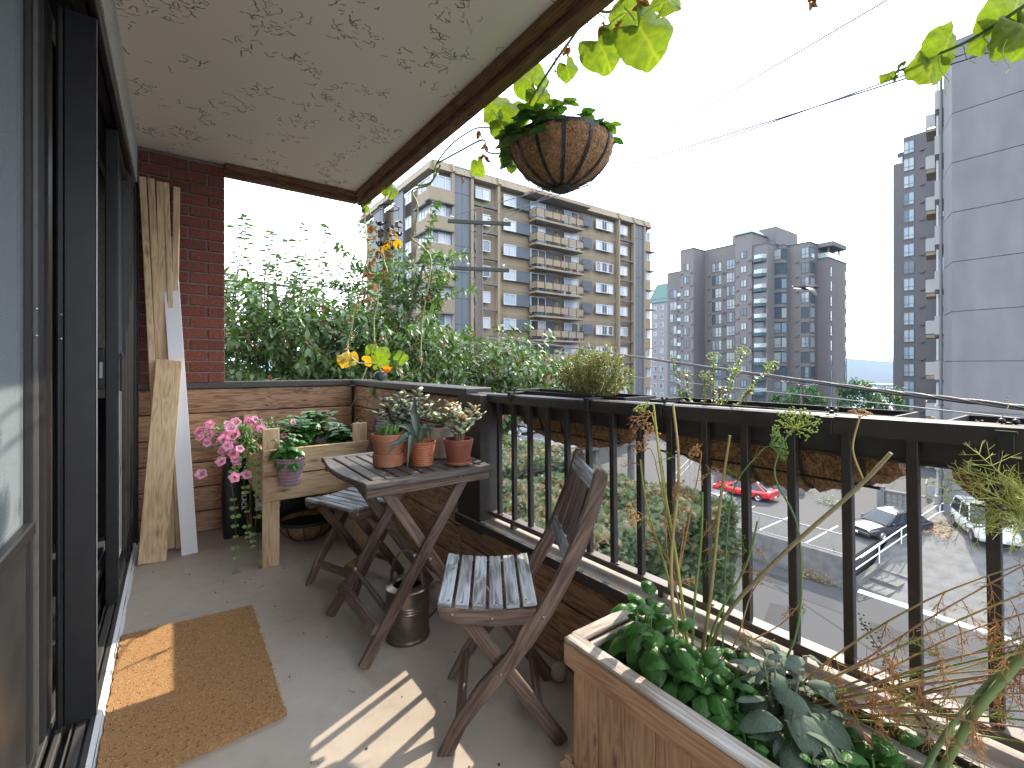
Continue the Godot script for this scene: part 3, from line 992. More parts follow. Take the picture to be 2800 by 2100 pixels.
# ---------------------------------------------------------------- furniture and pots
func build_raised_bed() -> void:
	var t := thing("raised_planter_bed", "pine raised planter bed on legs full of herbs and petunias", "planter", Vector3(0.41, 0, -2.93))
	var fx := 0.60
	var rows := [[0.38, 0.519], [0.527, 0.673]]
	for r in rows:
		for q in [[Vector3(fx / 2, 0, 0.0), Vector3(fx, 0, 0.022)], [Vector3(fx / 2, 0, -0.9), Vector3(fx, 0, 0.022)], [Vector3(0.011, 0, -0.45), Vector3(0.022, 0, 0.878)], [Vector3(fx - 0.011, 0, -0.45), Vector3(0.022, 0, 0.878)]]:
			var b := MB.new()
			b.uo = Vector2(fr(0, 3), fr(0, 3))
			b.col = tint(fr(0.92, 1.1), 0.03)
			var c: Vector3 = q[0]
			var s: Vector3 = q[1]
			c.y = (r[0] + r[1]) / 2
			s.y = r[1] - r[0]
			b.bx(c, s, Basis.IDENTITY, 0.003)
			part("side_board", b, M.pine, t)
	for q in [[0.046, -0.022, 0.79], [fx - 0.046, -0.022, 0.787], [0.046, -0.878, 0.80], [fx - 0.046, -0.878, 0.80]]:
		var b := MB.new()
		b.uo = Vector2(fr(0, 3), fr(0, 3))
		b.bx(Vector3(q[0], q[2] / 2, q[1]), Vector3(0.088, q[2], 0.02), Basis.IDENTITY, 0.003)
		part("leg", b, M.pine, t)
	var b := MB.new()
	b.bx(Vector3(fx / 2, 0.50, -0.45), Vector3(fx - 0.05, 0.22, 0.85))
	part("soil", b, M.soil, t)
	# herbs growing in it
	var herbs := [[Vector3(0.66, 0.60, -3.2), 0.23, "bushy basil plant at the left of the pine raised bed", 120, 0.07], [Vector3(0.78, 0.60, -3.35), 0.24, "tall basil plant in the middle of the pine raised bed", 120, 0.075], [Vector3(0.92, 0.60, -3.15), 0.17, "low basil plant beside the right post of the raised bed", 110, 0.075]]
	for h in herbs:
		var o := thing("basil_plant", h[2], "herb", h[0], 0, "basil in the raised bed")
		var st := MB.new()
		var fo := MB.new()
		st.col = Color(0.10, 0.2, 0.04)
		for k in 18:
			var a := fr(0, TAU)
			var tip := Vector3(cos(a) * fr(0.02, 0.13), h[1] * fr(0.6, 1.05), sin(a) * fr(0.02, 0.15))
			st.tube(smooth_path([Vector3(0, 0, 0), tip * Vector3(0.4, 0.6, 0.4), tip], 3), 0.003, 0.0015, 4)
			for j in int(h[3]) / 12:
				var p := tip * (1.0 - 0.14 * (j / 2)) + Vector3(fr(-0.01, 0.01), 0, fr(-0.01, 0.01))
				var d := Vector3(cos(a + j * PI * 0.5 + fr(-0.5, 0.5)), fr(-0.1, 0.6), sin(a + j * PI * 0.5 + fr(-0.5, 0.5)))
				fo.col = Color(0.9, 0.95, 0.8) * fr(0.7, 1.15)
				var l: float = h[4] * fr(0.7, 1.25)
				fo.leaf(toward(p, d), l, l * 0.62, fr(0.3, 0.9), 0.15, 0.3, 1.0, 5, 2)
		part("stems", st, M.stem, o)
		part("foliage", fo, M.basil, o)
	# petunias spilling over the left corner
	var fl := flower_mesh()
	var sp := [[Vector3(0.38, 0.67, -3.03), 0.17, 30, "pink petunia spilling over the left front corner of the raised bed"], [Vector3(0.50, 0.66, -3.25), 0.17, 15, "pink petunia among the basil behind the front board"]]
	for s in sp:
		var o := thing("petunia_plant", s[3], "flower", s[0], 0, "pink petunias in the raised bed")
		var st := MB.new()
		var fo := MB.new()
		st.col = Color(0.11, 0.18, 0.05)
		for k in int(s[2]) + 22:
			var a := fr(0.4, 2.1) + PI * 0.5 if s[2] > 20 else fr(0, TAU)
			var rr: float = s[1] * fr(0.35, 1.15) * (1.45 if s[2] > 20 else 0.9)
			var tip := Vector3(cos(a) * rr, fr(-0.03, 0.17) - (0.10 if k % 5 == 4 else 0.0), sin(a) * rr * 0.8 + 0.02)
			var pth := smooth_path([Vector3.ZERO, tip * 0.5 + Vector3(0, 0.05, 0), tip], 4)
			st.tube(pth, 0.0018, 0.0012, 4)
			for p in pth:
				for j in 2:
					fo.col = Color(fr(0.10, 0.16), fr(0.19, 0.28), fr(0.05, 0.09))
					fo.leaf(toward(p + rdir() * 0.008, rdir() + Vector3(0, 0.3, 0)), fr(0.018, 0.035), 0.011, 0.4, 0.2, 0.0, 1.2, 3, 1)
			if k < int(s[2]):
				var d := (tip * 0.5 + Vector3(fr(-0.3, 0.3), 0.35, 0.9) * 0.3 + rdir() * 0.15).normalized()
				var f := part_mesh("flower", fl, M.petal, o)
				f.transform = toward(tip, d, Vector3.UP, fr(0, TAU)).scaled_local(Vector3.ONE * fr(0.7, 1.1))
		part("stems", st, M.stem, o)
		part("foliage", fo, M.leaf, o)
	# a trailing vine with round leaves hanging in front of the legs
	var o := thing("trailing_plant", "thin trailing vine with round leaves hanging from the raised bed to the floor", "plant", Vector3(0.37, 0.62, -3.0))
	var st := MB.new()
	var fo := MB.new()
	st.col = Color(0.2, 0.24, 0.09)
	for k in 5:
		var x := -0.10 + k * 0.05 + fr(-0.015, 0.015)
		var n := 0.62 if k in [0, 3] else fr(0.25, 0.5)
		var pth := smooth_path([Vector3(0.05, 0, -0.02), Vector3(x, -0.06, 0.0), Vector3(x + 0.01, -n * 0.5, 0.01), Vector3(x + fr(-0.02, 0.02), -n, 0.03)], 6)
		st.tube(pth, 0.0014, 0.0008, 4)
		for p in pth:
			if p.y < -0.03 and rng.randf() < 0.75:
				for s: float in [-1.0, 1.0]:
					fo.col = Color(fr(0.16, 0.28), fr(0.27, 0.4), fr(0.07, 0.14))
					var l := fr(0.014, 0.03)
					fo.leaf(toward(p, Vector3(s, 0.2, 0.3), Vector3(0, 0.6, 0.8)), l, l * 0.9, 0.3, 0.1, 0.1, 0.8, 3, 1)
	part("stems", st, M.stem, o)
	part("foliage", fo, M.leaf, o)
	# hanging metal pot on the front board
	var p := thing("patterned_pot", "small grey and red patterned pot hooked on the raised bed's front board", "plant pot", Vector3(0.537, 0.48, -2.836))
	b = MB.new()
	b.lathe(PackedVector2Array([Vector2(0.0, 0.001), Vector2(0.05, 0.0), Vector2(0.053, 0.004), Vector2(0.075, 0.15), Vector2(0.078, 0.152), Vector2(0.078, 0.158), Vector2(0.072, 0.158), Vector2(0.07, 0.13), Vector2(0.0, 0.13)]), Vector3.ZERO, 32)
	part("pot", b, pot_pattern(), p)
	b = MB.new()
	b.bar(Vector3(0, 0.155, -0.074), Vector3(0, 0.20, -0.078), 0.03, 0.003, Vector3(1, 0, 0))
	b.bar(Vector3(0, 0.199, -0.078), Vector3(0, 0.199, -0.118), 0.03, 0.003, Vector3(1, 0, 0))
	part("hook", b, M.iron, p)
	basil_bush(Vector3(0.537, 0.61, -2.836), 0.15, 0.085, 70, 0.07, "large leafed basil growing in the hanging patterned pot", "basil in the raised bed", 9)


func flower_mesh() -> ArrayMesh:  # a trumpet of five lobes, opening along z
	var b := MB.new()
	var ps := PackedVector3Array()
	var seg := 20
	for i in seg + 1:
		var a := TAU * i / seg
		var lob := 1.0 + 0.13 * cos(5.0 * a)
		for q in [[0.002, -0.03], [0.005, -0.012], [0.012 * lob, 0.0], [0.021 * lob, 0.004 + 0.002 * sin(10 * a)], [0.027 * lob, 0.001 + 0.003 * sin(10 * a)]]:
			ps.append(Vector3(cos(a) * q[0], sin(a) * q[0], q[1]))
	b.col = Color(0.95, 0.50, 0.70)
	b.grid(ps, 5, seg + 1, Vector3(0, 0, 1))
	return b.mesh()


func pot_pattern() -> StandardMaterial3D:
	var im := Image.create(256, 256, false, Image.FORMAT_RGB8)
	for y in 256:
		for x in 256:
			var u := fposmod(x / 256.0 * 9.0 + (0.5 if int(y / 256.0 * 8.0) % 2 else 0.0), 1.0) - 0.5
			var w := fposmod(y / 256.0 * 8.0, 1.0) - 0.5
			var d := absf(u) + absf(w)
			var q := Color(0.20, 0.18, 0.215)
			if d < 0.42 and d > 0.26:
				q = Color(0.55, 0.11, 0.11)
			elif d <= 0.26:
				q = Color(0.26, 0.23, 0.27)
			elif d > 0.62:
				q = Color(0.42, 0.38, 0.48)
			im.set_pixel(x, y, q.linear_to_srgb())
	var m := mat(Color.WHITE, 0.5, 0.0, ImageTexture.create_from_image(im))
	m.uv1_scale = Vector3(2.5, 6.5, 1)
	return m


var basil_leaves := []


func basil_bush(at: Vector3, h: float, r: float, count: int, size: float, label: String, group: String, sd: int) -> void:  # each big leaf is a part of its own
	rng.seed = sd
	if basil_leaves.is_empty():
		for k in 5:
			var b := MB.new()
			b.leaf(Transform3D.IDENTITY, 1.0, 0.62, 0.5 + k * 0.18, 0.1, 0.55 + 0.08 * k, 1.0, 8, 3, 0.012)
			basil_leaves.append(b.mesh())
	var o := thing("basil_plant", label, "herb", at, 0, group)
	var st := MB.new()
	st.col = Color(0.13, 0.24, 0.06)
	var k := 0
	var stems := maxi(2, count / 12)
	for s in stems:
		var a := TAU * s / stems + fr(-0.4, 0.4)
		var tip := Vector3(cos(a) * r * fr(0.3, 0.95), h * fr(0.62, 1.0), sin(a) * r * fr(0.3, 0.95))
		if s == 0:
			tip = Vector3(tip.x * 0.3, h, tip.z * 0.3)
		var pth := smooth_path([Vector3(tip.x * 0.2, -0.03, tip.z * 0.2), tip * Vector3(0.75, 0.5, 0.75), tip], 4)
		st.tube(pth, 0.0035, 0.002, 5)
		var n := count / stems
		for j in n:
			var t := 1.0 - float(j) / n * 0.8
			var p := pth[int(t * (pth.size() - 1))]
			var aa := a + (j / 2) * PI * 0.5 + (j % 2) * PI + fr(-0.4, 0.4)
			var out := Vector3(cos(aa), fr(-0.2, 0.35) + (0.5 if j < 2 else 0.0), sin(aa))
			var l := size * fr(0.7, 1.3) * (0.6 if j < 3 else 1.0)
			if at.x + p.x + out.x * l < 0.925 and at.y + p.y - l * 0.6 < 0.41 and at.x > 0.9:
				out.x = absf(out.x) * 0.5
			var lf := part_mesh("leaf", basil_leaves[rng.randi() % 5], M.basil, o)
			lf.transform = toward(p + out * 0.012, out, Vector3.UP, fr(-0.3, 0.3)).scaled_local(Vector3.ONE * l)
			k += 1
	part("stems", st, M.stem, o)
	rng.seed = sd + 500


func build_table() -> void:
	var t := thing("folding_table", "weathered dark slatted folding table holding potted succulents", "table", Vector3(0.57, 0, -1.70))
	# local: x 0..0.565 along the front, z 0..-0.59 to the back
	var w := 0.565
	var dz := 0.585
	var y := 0.703
	var b := MB.new()
	b.uo = Vector2(0.1, 0.2)
	b.bx(Vector3(w / 2, y, -0.002), Vector3(w, 0.024, 0.046), Basis.IDENTITY, 0.004)
	part("front_rail", b, M.darktop, t)
	b = MB.new()
	b.uo = Vector2(0.5, 0.1)
	b.bx(Vector3(w / 2, y, 0.002 - dz), Vector3(w, 0.024, 0.046), Basis.IDENTITY, 0.004)
	part("back_rail", b, M.darktop, t)
	for s in 2:  # bowed end pieces
		var poly := PackedVector2Array()
		var x0 := 0.0 if s == 0 else w
		var k := -1.0 if s == 0 else 1.0
		for i in 9:
			var f := i / 8.0
			poly.append(Vector2(x0 + k * 0.03 * sin(PI * f), 0.026 + f * (dz - 0.052)))
		poly.append(Vector2(x0 - k * 0.036, dz - 0.026))
		poly.append(Vector2(x0 - k * 0.036, 0.026))
		b = MB.new()
		b.uo = Vector2(0.3 + s, 0.4)
		b.prism(poly, Vector3(0, y, 0), Vector3(1, 0, 0), Vector3(0, 0, -1), 0.022, 0.003, Vector2(0, 1))
		part("end_rail", b, M.darktop, t)
	for i in 9:
		b = MB.new()
		b.uo = Vector2(fr(0, 3), fr(0, 3))
		b.col = tint(fr(0.8, 1.25), 0.04)
		b.bx(Vector3(0.0675 + i * 0.0535, y + 0.001 + (0.003 if i == 0 else 0.0), -dz / 2), Vector3(0.0455, 0.018, dz - 0.056), Basis(Vector3(0, 0, 1), 0.05 if i == 0 else 0.0), 0.003)
		part("slat", b, M.darktop, t)
	for z in [-0.014, -0.57]:
		b = MB.new()
		b.bx(Vector3(w / 2, 0.672, z), Vector3(w - 0.02, 0.038, 0.02), Basis.IDENTITY, 0.003)
		part("apron", b, M.acacia, t)
	# two crossed leg pairs
	for q in [[-0.045, 1.0, 0], [-0.50, 1.0, 1]]:
		var z: float = q[0]
		for s in 2:
			b = MB.new()
			b.uo = Vector2(fr(0, 3), fr(0, 3))
			b.col = tint(1.0, 0.06)
			var a := Vector3(0.012 if s == 0 else 0.53, 0.006, z + (0.0 if s == 0 else -0.024))
			var e := Vector3(0.445 if s == 0 else 0.11, 0.655, a.z)
			b.bar(a, e, 0.046, 0.021, Vector3(1, 0, 0), 0.003)
			part("leg", b, M.acacia, t)
		b = MB.new()
		b.ball(Vector3(0.286, 0.355, z + 0.012), Vector3(0.007, 0.007, 0.004), 10)
		part("bolt", b, M.steel, t)
	for s in [[0.06, 0.135, -0.27, 0.45], [0.47, 0.15, -0.295, 0.40]]:
		b = MB.new()
		b.bx(Vector3(s[0], s[1], s[2]), Vector3(0.02, 0.045, s[3]), Basis(Vector3(0, 0, 1), -0.55 if s[0] < 0.2 else 0.55), 0.003)
		part("stretcher", b, M.acacia, t)
	b = MB.new()
	b.ball(Vector3(0.41, 0.680, -0.003), Vector3(0.006, 0.006, 0.003), 10)
	part("bolt", b, M.steel, t)


func pot_profile(r0: float, r1: float, h: float, rim: float, wall := 0.006) -> PackedVector2Array:
	return PackedVector2Array([Vector2(0, 0.0), Vector2(r0 - 0.002, 0.0), Vector2(r0, 0.003), Vector2(lerpf(r0, r1, 0.85), h - rim), Vector2(r1, h - rim + 0.001), Vector2(r1 + 0.002, h - 0.003), Vector2(r1, h), Vector2(r1 - wall, h), Vector2(r1 - wall - 0.002, h - 0.02), Vector2(0, h - 0.022)])


func crassula(label: String, at: Vector3, h: float, r: float, stems: int, leaf_l: float, col: Color, edge: Color, lean: Vector3) -> void:
	var o := thing("jade_plant", label, "succulent", at)
	var st := MB.new()
	st.col = Color(0.19, 0.14, 0.095)
	var lf := MB.new()
	for s in stems:
		var a := TAU * s / stems + fr(-0.3, 0.3)
		var rr := r * sqrt(fr(0.08, 1.0))
		var tip := Vector3(cos(a) * rr, h * fr(0.6, 1.0) * (1.1 - 0.35 * rr / r), sin(a) * rr) + lean * fr(0.3, 1)
		var pth := smooth_path([Vector3(cos(a) * 0.012, -0.02, sin(a) * 0.012), tip * Vector3(0.35, 0.55, 0.35), tip], 4)
		st.tube(pth, 0.006, 0.003, 6)
		for j in 15:
			var t := 1.0 - (j / 2) * 0.085
			var p := pth[int(t * (pth.size() - 1))]
			var aa := a + (j / 2) * 1.4 + (j % 2) * PI + fr(-0.4, 0.4)
			var d := Vector3(cos(aa), fr(0.2, 0.9), sin(aa)).normalized()
			var l := leaf_l * fr(0.6, 1.15)
			var x := toward(p + d * l * 0.55, d, Vector3.UP, fr(-0.4, 0.4))
			lf.col = col.lerp(edge, fr(0.55, 1.0) if j < 2 else fr(0.0, 0.25)) * fr(0.8, 1.2)
			lf.ball(x.origin, Vector3(l * 0.33, l * 0.11, l * 0.55), 8, x.basis)
	part("stems", st, M.stem, o)
	part("leaves", lf, M.succulent, o)


func build_pots() -> void:
	var ty := 0.716
	# 1: terracotta with deep saucer, haworthia
	var t := thing("terracotta_pot", "terracotta pot standing in a deep saucer at the table's left", "plant pot", Vector3(0.762, ty, -1.95))
	var b := MB.new()
	b.lathe(PackedVector2Array([Vector2(0, 0), Vector2(0.06, 0), Vector2(0.064, 0.003), Vector2(0.068, 0.052), Vector2(0.062, 0.054), Vector2(0.06, 0.008), Vector2(0, 0.008)]), Vector3.ZERO, 32)
	part("saucer", b, M.terracotta, t)
	b = MB.new()
	b.lathe(pot_profile(0.05, 0.072, 0.13, 0.03), Vector3(0, 0.009, 0), 32)
	part("pot", b, M.terracotta, t)
	var o := thing("haworthia", "small spiky green haworthia in the terracotta pot", "succulent", Vector3(0.762, ty + 0.118, -1.95))
	b = MB.new()
	for i in 90:
		var a := i * 2.4
		var el := 1.3 - i * 0.014
		var d := Vector3(cos(a) * cos(el), sin(el), sin(a) * cos(el))
		var off := Vector3(fr(-0.035, 0.035), 0, fr(-0.035, 0.035))
		b.col = Color(fr(0.13, 0.2), fr(0.24, 0.36), fr(0.07, 0.12)) * (1.3 if i % 3 == 0 else 0.9)
		b.leaf(toward(off + d * 0.01, d), fr(0.045, 0.068), 0.012, -0.3, 0.5, 0.0, 1.6, 4, 1)
	part("leaves", b, M.succulent, o)
	# 2: ribbed terracotta pot with the long leaved aloe
	t = thing("ribbed_pot", "orange ribbed plastic pot in the middle of the table's front", "plant pot", Vector3(0.885, ty, -1.868))
	b = MB.new()
	var pr := PackedVector2Array([Vector2(0, 0), Vector2(0.043, 0)])
	for i in 11:
		var f := i / 10.0
		pr.append(Vector2(0.044 + f * 0.011 + 0.0016, 0.004 + f * 0.083))
		pr.append(Vector2(0.044 + f * 0.011, 0.009 + f * 0.083))
	pr.append_array([Vector2(0.058, 0.097), Vector2(0.059, 0.104), Vector2(0.054, 0.104), Vector2(0.052, 0.088), Vector2(0, 0.088)])
	b.lathe(pr, Vector3.ZERO, 32)
	part("pot", b, M.orangepot, t)
	o = thing("gasteria", "succulent with long drooping grey green strap leaves in the ribbed pot", "succulent", Vector3(0.868, ty + 0.105, -1.868))
	var rightc := Vector3(0.806, 0, 0.592)
	var near := Vector3(-0.592, 0, 0.806)
	var defs := [[-0.02, 0.13, 0.0, -0.01, 0.20, 0.03, 0.032, 0.205], [-0.05, 0.07, 0.03, -0.085, 0.075, 0.05, 0.024, 0.13], [-0.05, 0.03, 0.05, -0.14, -0.065, 0.06, 0.022, 0.2], [-0.02, 0.02, 0.06, -0.035, -0.105, 0.07, 0.026, 0.14], [-0.07, 0.01, 0.05, -0.13, -0.01, 0.08, 0.02, 0.13], [0.03, 0.05, 0.02, 0.075, 0.055, 0.04, 0.022, 0.1], [0.03, 0.06, -0.04, 0.06, -0.01, 0.03, 0.022, 0.11], [0.01, 0.06, -0.04, 0.1, 0.07, -0.04, 0.024, 0.12]]
	for q in defs:
		b = MB.new()
		b.col = Color(0.105, 0.15, 0.115) * fr(0.75, 1.2)
		var p1: Vector3 = rightc * q[0] + Vector3(0, q[1], 0) + near * q[2]
		var p2: Vector3 = rightc * q[3] + Vector3(0, q[4], 0) + near * q[5]
		var pth := smooth_path([Vector3(0, -0.02, 0), p1 * 0.6 + Vector3(0, 0.01, 0), p1, p2], 4)
		var ps := PackedVector3Array()
		for i in pth.size():
			var f := float(i) / (pth.size() - 1)
			var tg := (pth[mini(i + 1, pth.size() - 1)] - pth[maxi(i - 1, 0)]).normalized()
			var sd := tg.cross(near).normalized()
			var wd: float = q[6] * 0.5 * (0.6 + 0.6 * sin(PI * f)) * (1.0 - pow(f, 4.0))
			var nn := sd.cross(tg)
			for s: float in [-1.0, -0.5, 0.0, 0.5, 1.0]:
				ps.append(pth[i] + sd * wd * s + nn * (absf(s) - 0.5) * wd * 0.45)
		b.grid(ps, 5, pth.size(), near)
		part("leaf", b, M.succulent, o)
	# 3: pot behind, with the big dark jade plant
	t = thing("small_pot", "smooth terracotta pot half hidden behind the ribbed pot", "plant pot", Vector3(0.845, ty, -1.995))
	b = MB.new()
	b.lathe(pot_profile(0.048, 0.066, 0.115, 0.02), Vector3.ZERO, 28)
	part("pot", b, M.orangepot, t)
	crassula("big dark leaved jade plant towering in the middle of the table", Vector3(0.87, ty + 0.10, -2.02), 0.225, 0.14, 22, 0.042, Color(0.165, 0.195, 0.165), Color(0.28, 0.30, 0.12), Vector3(0.0, 0.0, 0.0))
	# 4: white pot at the back
	t = thing("white_pot", "chalky white pot at the back of the table beside the post", "plant pot", Vector3(1.035, ty, -1.985))
	b = MB.new()
	b.lathe(pot_profile(0.054, 0.066, 0.145, 0.022), Vector3.ZERO, 28)
	part("pot", b, M.whitepot, t)
	crassula("sprawling small jade plant in the chalky white pot", Vector3(1.035, ty + 0.12, -1.985), 0.12, 0.09, 8, 0.03, Color(0.22, 0.28, 0.16), Color(0.36, 0.38, 0.14), Vector3(-0.02, 0.0, 0.03))
	# 5: brown plastic pot on its saucer, with the pale jade plant
	t = thing("brown_pot", "red brown plastic pot on a round saucer at the table's right", "plant pot", Vector3(1.02, ty, -1.79))
	b = MB.new()
	b.lathe(PackedVector2Array([Vector2(0, 0), Vector2(0.05, 0), Vector2(0.058, 0.008), Vector2(0.06, 0.017), Vector2(0.056, 0.017), Vector2(0.05, 0.006), Vector2(0, 0.006)]), Vector3.ZERO, 32)
	part("saucer", b, M.terracotta, t)
	b = MB.new()
	b.lathe(pot_profile(0.048, 0.0655, 0.105, 0.024), Vector3(0, 0.007, 0), 32)
	part("pot", b, M.plasticpot, t)
	crassula("pale green jade plant with red tipped leaves in the brown pot", Vector3(1.02, ty + 0.095, -1.79), 0.185, 0.10, 15, 0.040, Color(0.33, 0.40, 0.24), Color(0.42, 0.24, 0.10), Vector3(0.02, 0.0, -0.01))


func chair_at(label: String, foot: Vector3, d: Vector3, slats: Material, old: Node3D) -> Node3D:
	var ang := atan2(-d.z, d.x)
	if old:
		var r: Node3D = old.duplicate()
		r.name = numbered("folding_chair")
		add_child(r)
		r.position = foot
		r.rotation.y = ang
		r.set_meta("label", label)
		return r
	var t := thing("folding_chair", label, "chair", foot, ang, "wooden folding chairs")
	var w := 0.335
	var left := [Vector2(-0.021, 0.0), Vector2(0.03, 0.105), Vector2(0.101, 0.208), Vector2(0.165, 0.275), Vector2(0.202, 0.32), Vector2(0.228, 0.378), Vector2(0.275, 0.425), Vector2(0.325, 0.51), Vector2(0.372, 0.61), Vector2(0.415, 0.72), Vector2(0.44, 0.80), Vector2(0.446, 0.828), Vector2(0.457, 0.841), Vector2(0.474, 0.838), Vector2(0.487, 0.822), Vector2(0.482, 0.79), Vector2(0.462, 0.72), Vector2(0.42, 0.60), Vector2(0.372, 0.50), Vector2(0.318, 0.405), Vector2(0.261, 0.318), Vector2(0.205, 0.247), Vector2(0.12, 0.155), Vector2(0.065, 0.085), Vector2(0.025, 0.0)]
	var poly := PackedVector2Array(left)
	for s in 2:
		var z := -s * w
		var b := MB.new()
		b.uo = Vector2(fr(0, 3), fr(0, 3))
		b.prism(poly, Vector3(0, 0, z), Vector3(1, 0, 0), Vector3(0, 1, 0), 0.022, 0.003, Vector2(0.52, 0.854))
		part("back_stile", b, M.acacia, t)
		var zi := z + (-0.024 if s == 0 else 0.024)
		b = MB.new()
		b.uo = Vector2(fr(0, 3), fr(0, 3))
		b.bar(Vector3(0.355, 0.004, zi), Vector3(0.05, 0.405, zi), 0.043, 0.02, Vector3(1, 0, 0), 0.003)
		part("leg", b, M.acacia, t)
		b = MB.new()
		b.uo = Vector2(fr(0, 3), fr(0, 3))
		b.prism(PackedVector2Array([Vector2(-0.022, 0.443), Vector2(0.06, 0.434), Vector2(0.16, 0.428), Vector2(0.272, 0.428), Vector2(0.268, 0.418), Vector2(0.243, 0.384), Vector2(0.15, 0.380), Vector2(0.05, 0.388), Vector2(0.002, 0.399), Vector2(-0.016, 0.415)]), Vector3(0, 0, z + (0.003 if s == 0 else -0.003)), Vector3(1, 0, 0), Vector3(0, 1, 0), 0.02, 0.003)
		part("seat_rail", b, M.acacia, t)
		for q in [[0.023, 0.419], [0.14, 0.405], [0.292, 0.405], [0.166, 0.24]]:
			b = MB.new()
			b.ball(Vector3(q[0], q[1], z + (0.0135 if s == 0 else -0.0135)), Vector3(0.0055, 0.0055, 0.003), 8)
			part("bolt", b, M.steel, t)
	for i in 6:
		var x := 0.0 + i * 0.0505
		var y := 0.4495 - 0.014 * sin(PI * (i + 0.3) / 6.2)
		var b := MB.new()
		b.uo = Vector2(fr(0, 3), fr(0, 3))
		b.col = tint(fr(0.85, 1.15), 0.04)
		b.bx(Vector3(x, y, -w / 2), Vector3(0.0415, 0.016, w + 0.02), Basis(Vector3(0, 0, 1), -0.16 + 0.055 * i), 0.003)
		var sl := part("slat", b, slats, t)
		b = MB.new()
		for e in [0.0, -w]:
			for k in ([-0.011, 0.011] if i in [0, 5] else [0.0]):
				b.lathe(PackedVector2Array([Vector2(0.0035, 0), Vector2(0.0035, 0.0006), Vector2(0, 0.0007)]), Vector3(x + k, y + 0.0082, e), 8)
		part("screws", b, M.black, sl)
	var bb := MB.new()
	bb.uo = Vector2(0.4, 0.1)
	bb.bar(Vector3(0.449, 0.795, 0.0), Vector3(0.449, 0.795, -w), 0.05, 0.016, Vector3(0.28, 0.96, 0), 0.003)
	part("back_rail", bb, slats, t)
	bb = MB.new()
	bb.uo = Vector2(0.9, 0.2)
	bb.bar(Vector3(0.372, 0.575, 0.0), Vector3(0.372, 0.575, -w), 0.045, 0.016, Vector3(0.4, 0.92, 0), 0.003)
	part("back_rail", bb, slats, t)
	for k in 3:
		bb = MB.new()
		bb.uo = Vector2(fr(0, 3), fr(0, 3))
		var z := -w * (0.22 + 0.28 * k)
		bb.prism(PackedVector2Array([Vector2(0.366, 0.56), Vector2(0.408, 0.68), Vector2(0.44, 0.79), Vector2(0.453, 0.79), Vector2(0.42, 0.678), Vector2(0.378, 0.556)]), Vector3(0, 0, z), Vector3(1, 0, 0), Vector3(0, 1, 0), 0.062, 0.003, Vector2(0.3, 0.95))
		part("back_slat", bb, M.acacia, t)
	bb = MB.new()
	bb.bar(Vector3(0.045, 0.098, 0.0), Vector3(0.045, 0.098, -w), 0.04, 0.016, Vector3(0.5, 0.85, 0), 0.003)
	part("stretcher", bb, M.acacia, t)
	bb = MB.new()
	bb.bar(Vector3(0.285, 0.098, -0.03), Vector3(0.285, 0.098, -w + 0.03), 0.04, 0.016, Vector3(-0.5, 0.85, 0), 0.003)
	part("stretcher", bb, M.acacia, t)
	return t


func build_chairs() -> void:
	var c := chair_at("weathered folding chair with bluish grey seat slats standing in front of the railing", Vector3(0.65, 0, -1.222), Vector3(0.833, 0, 0.553), M.greywood, null)
	chair_at("second folding chair tucked behind the table beside the raised bed", Vector3(0.707, 0, -2.281), Vector3(0.93, 0, -0.37).normalized(), M.greywood, c)


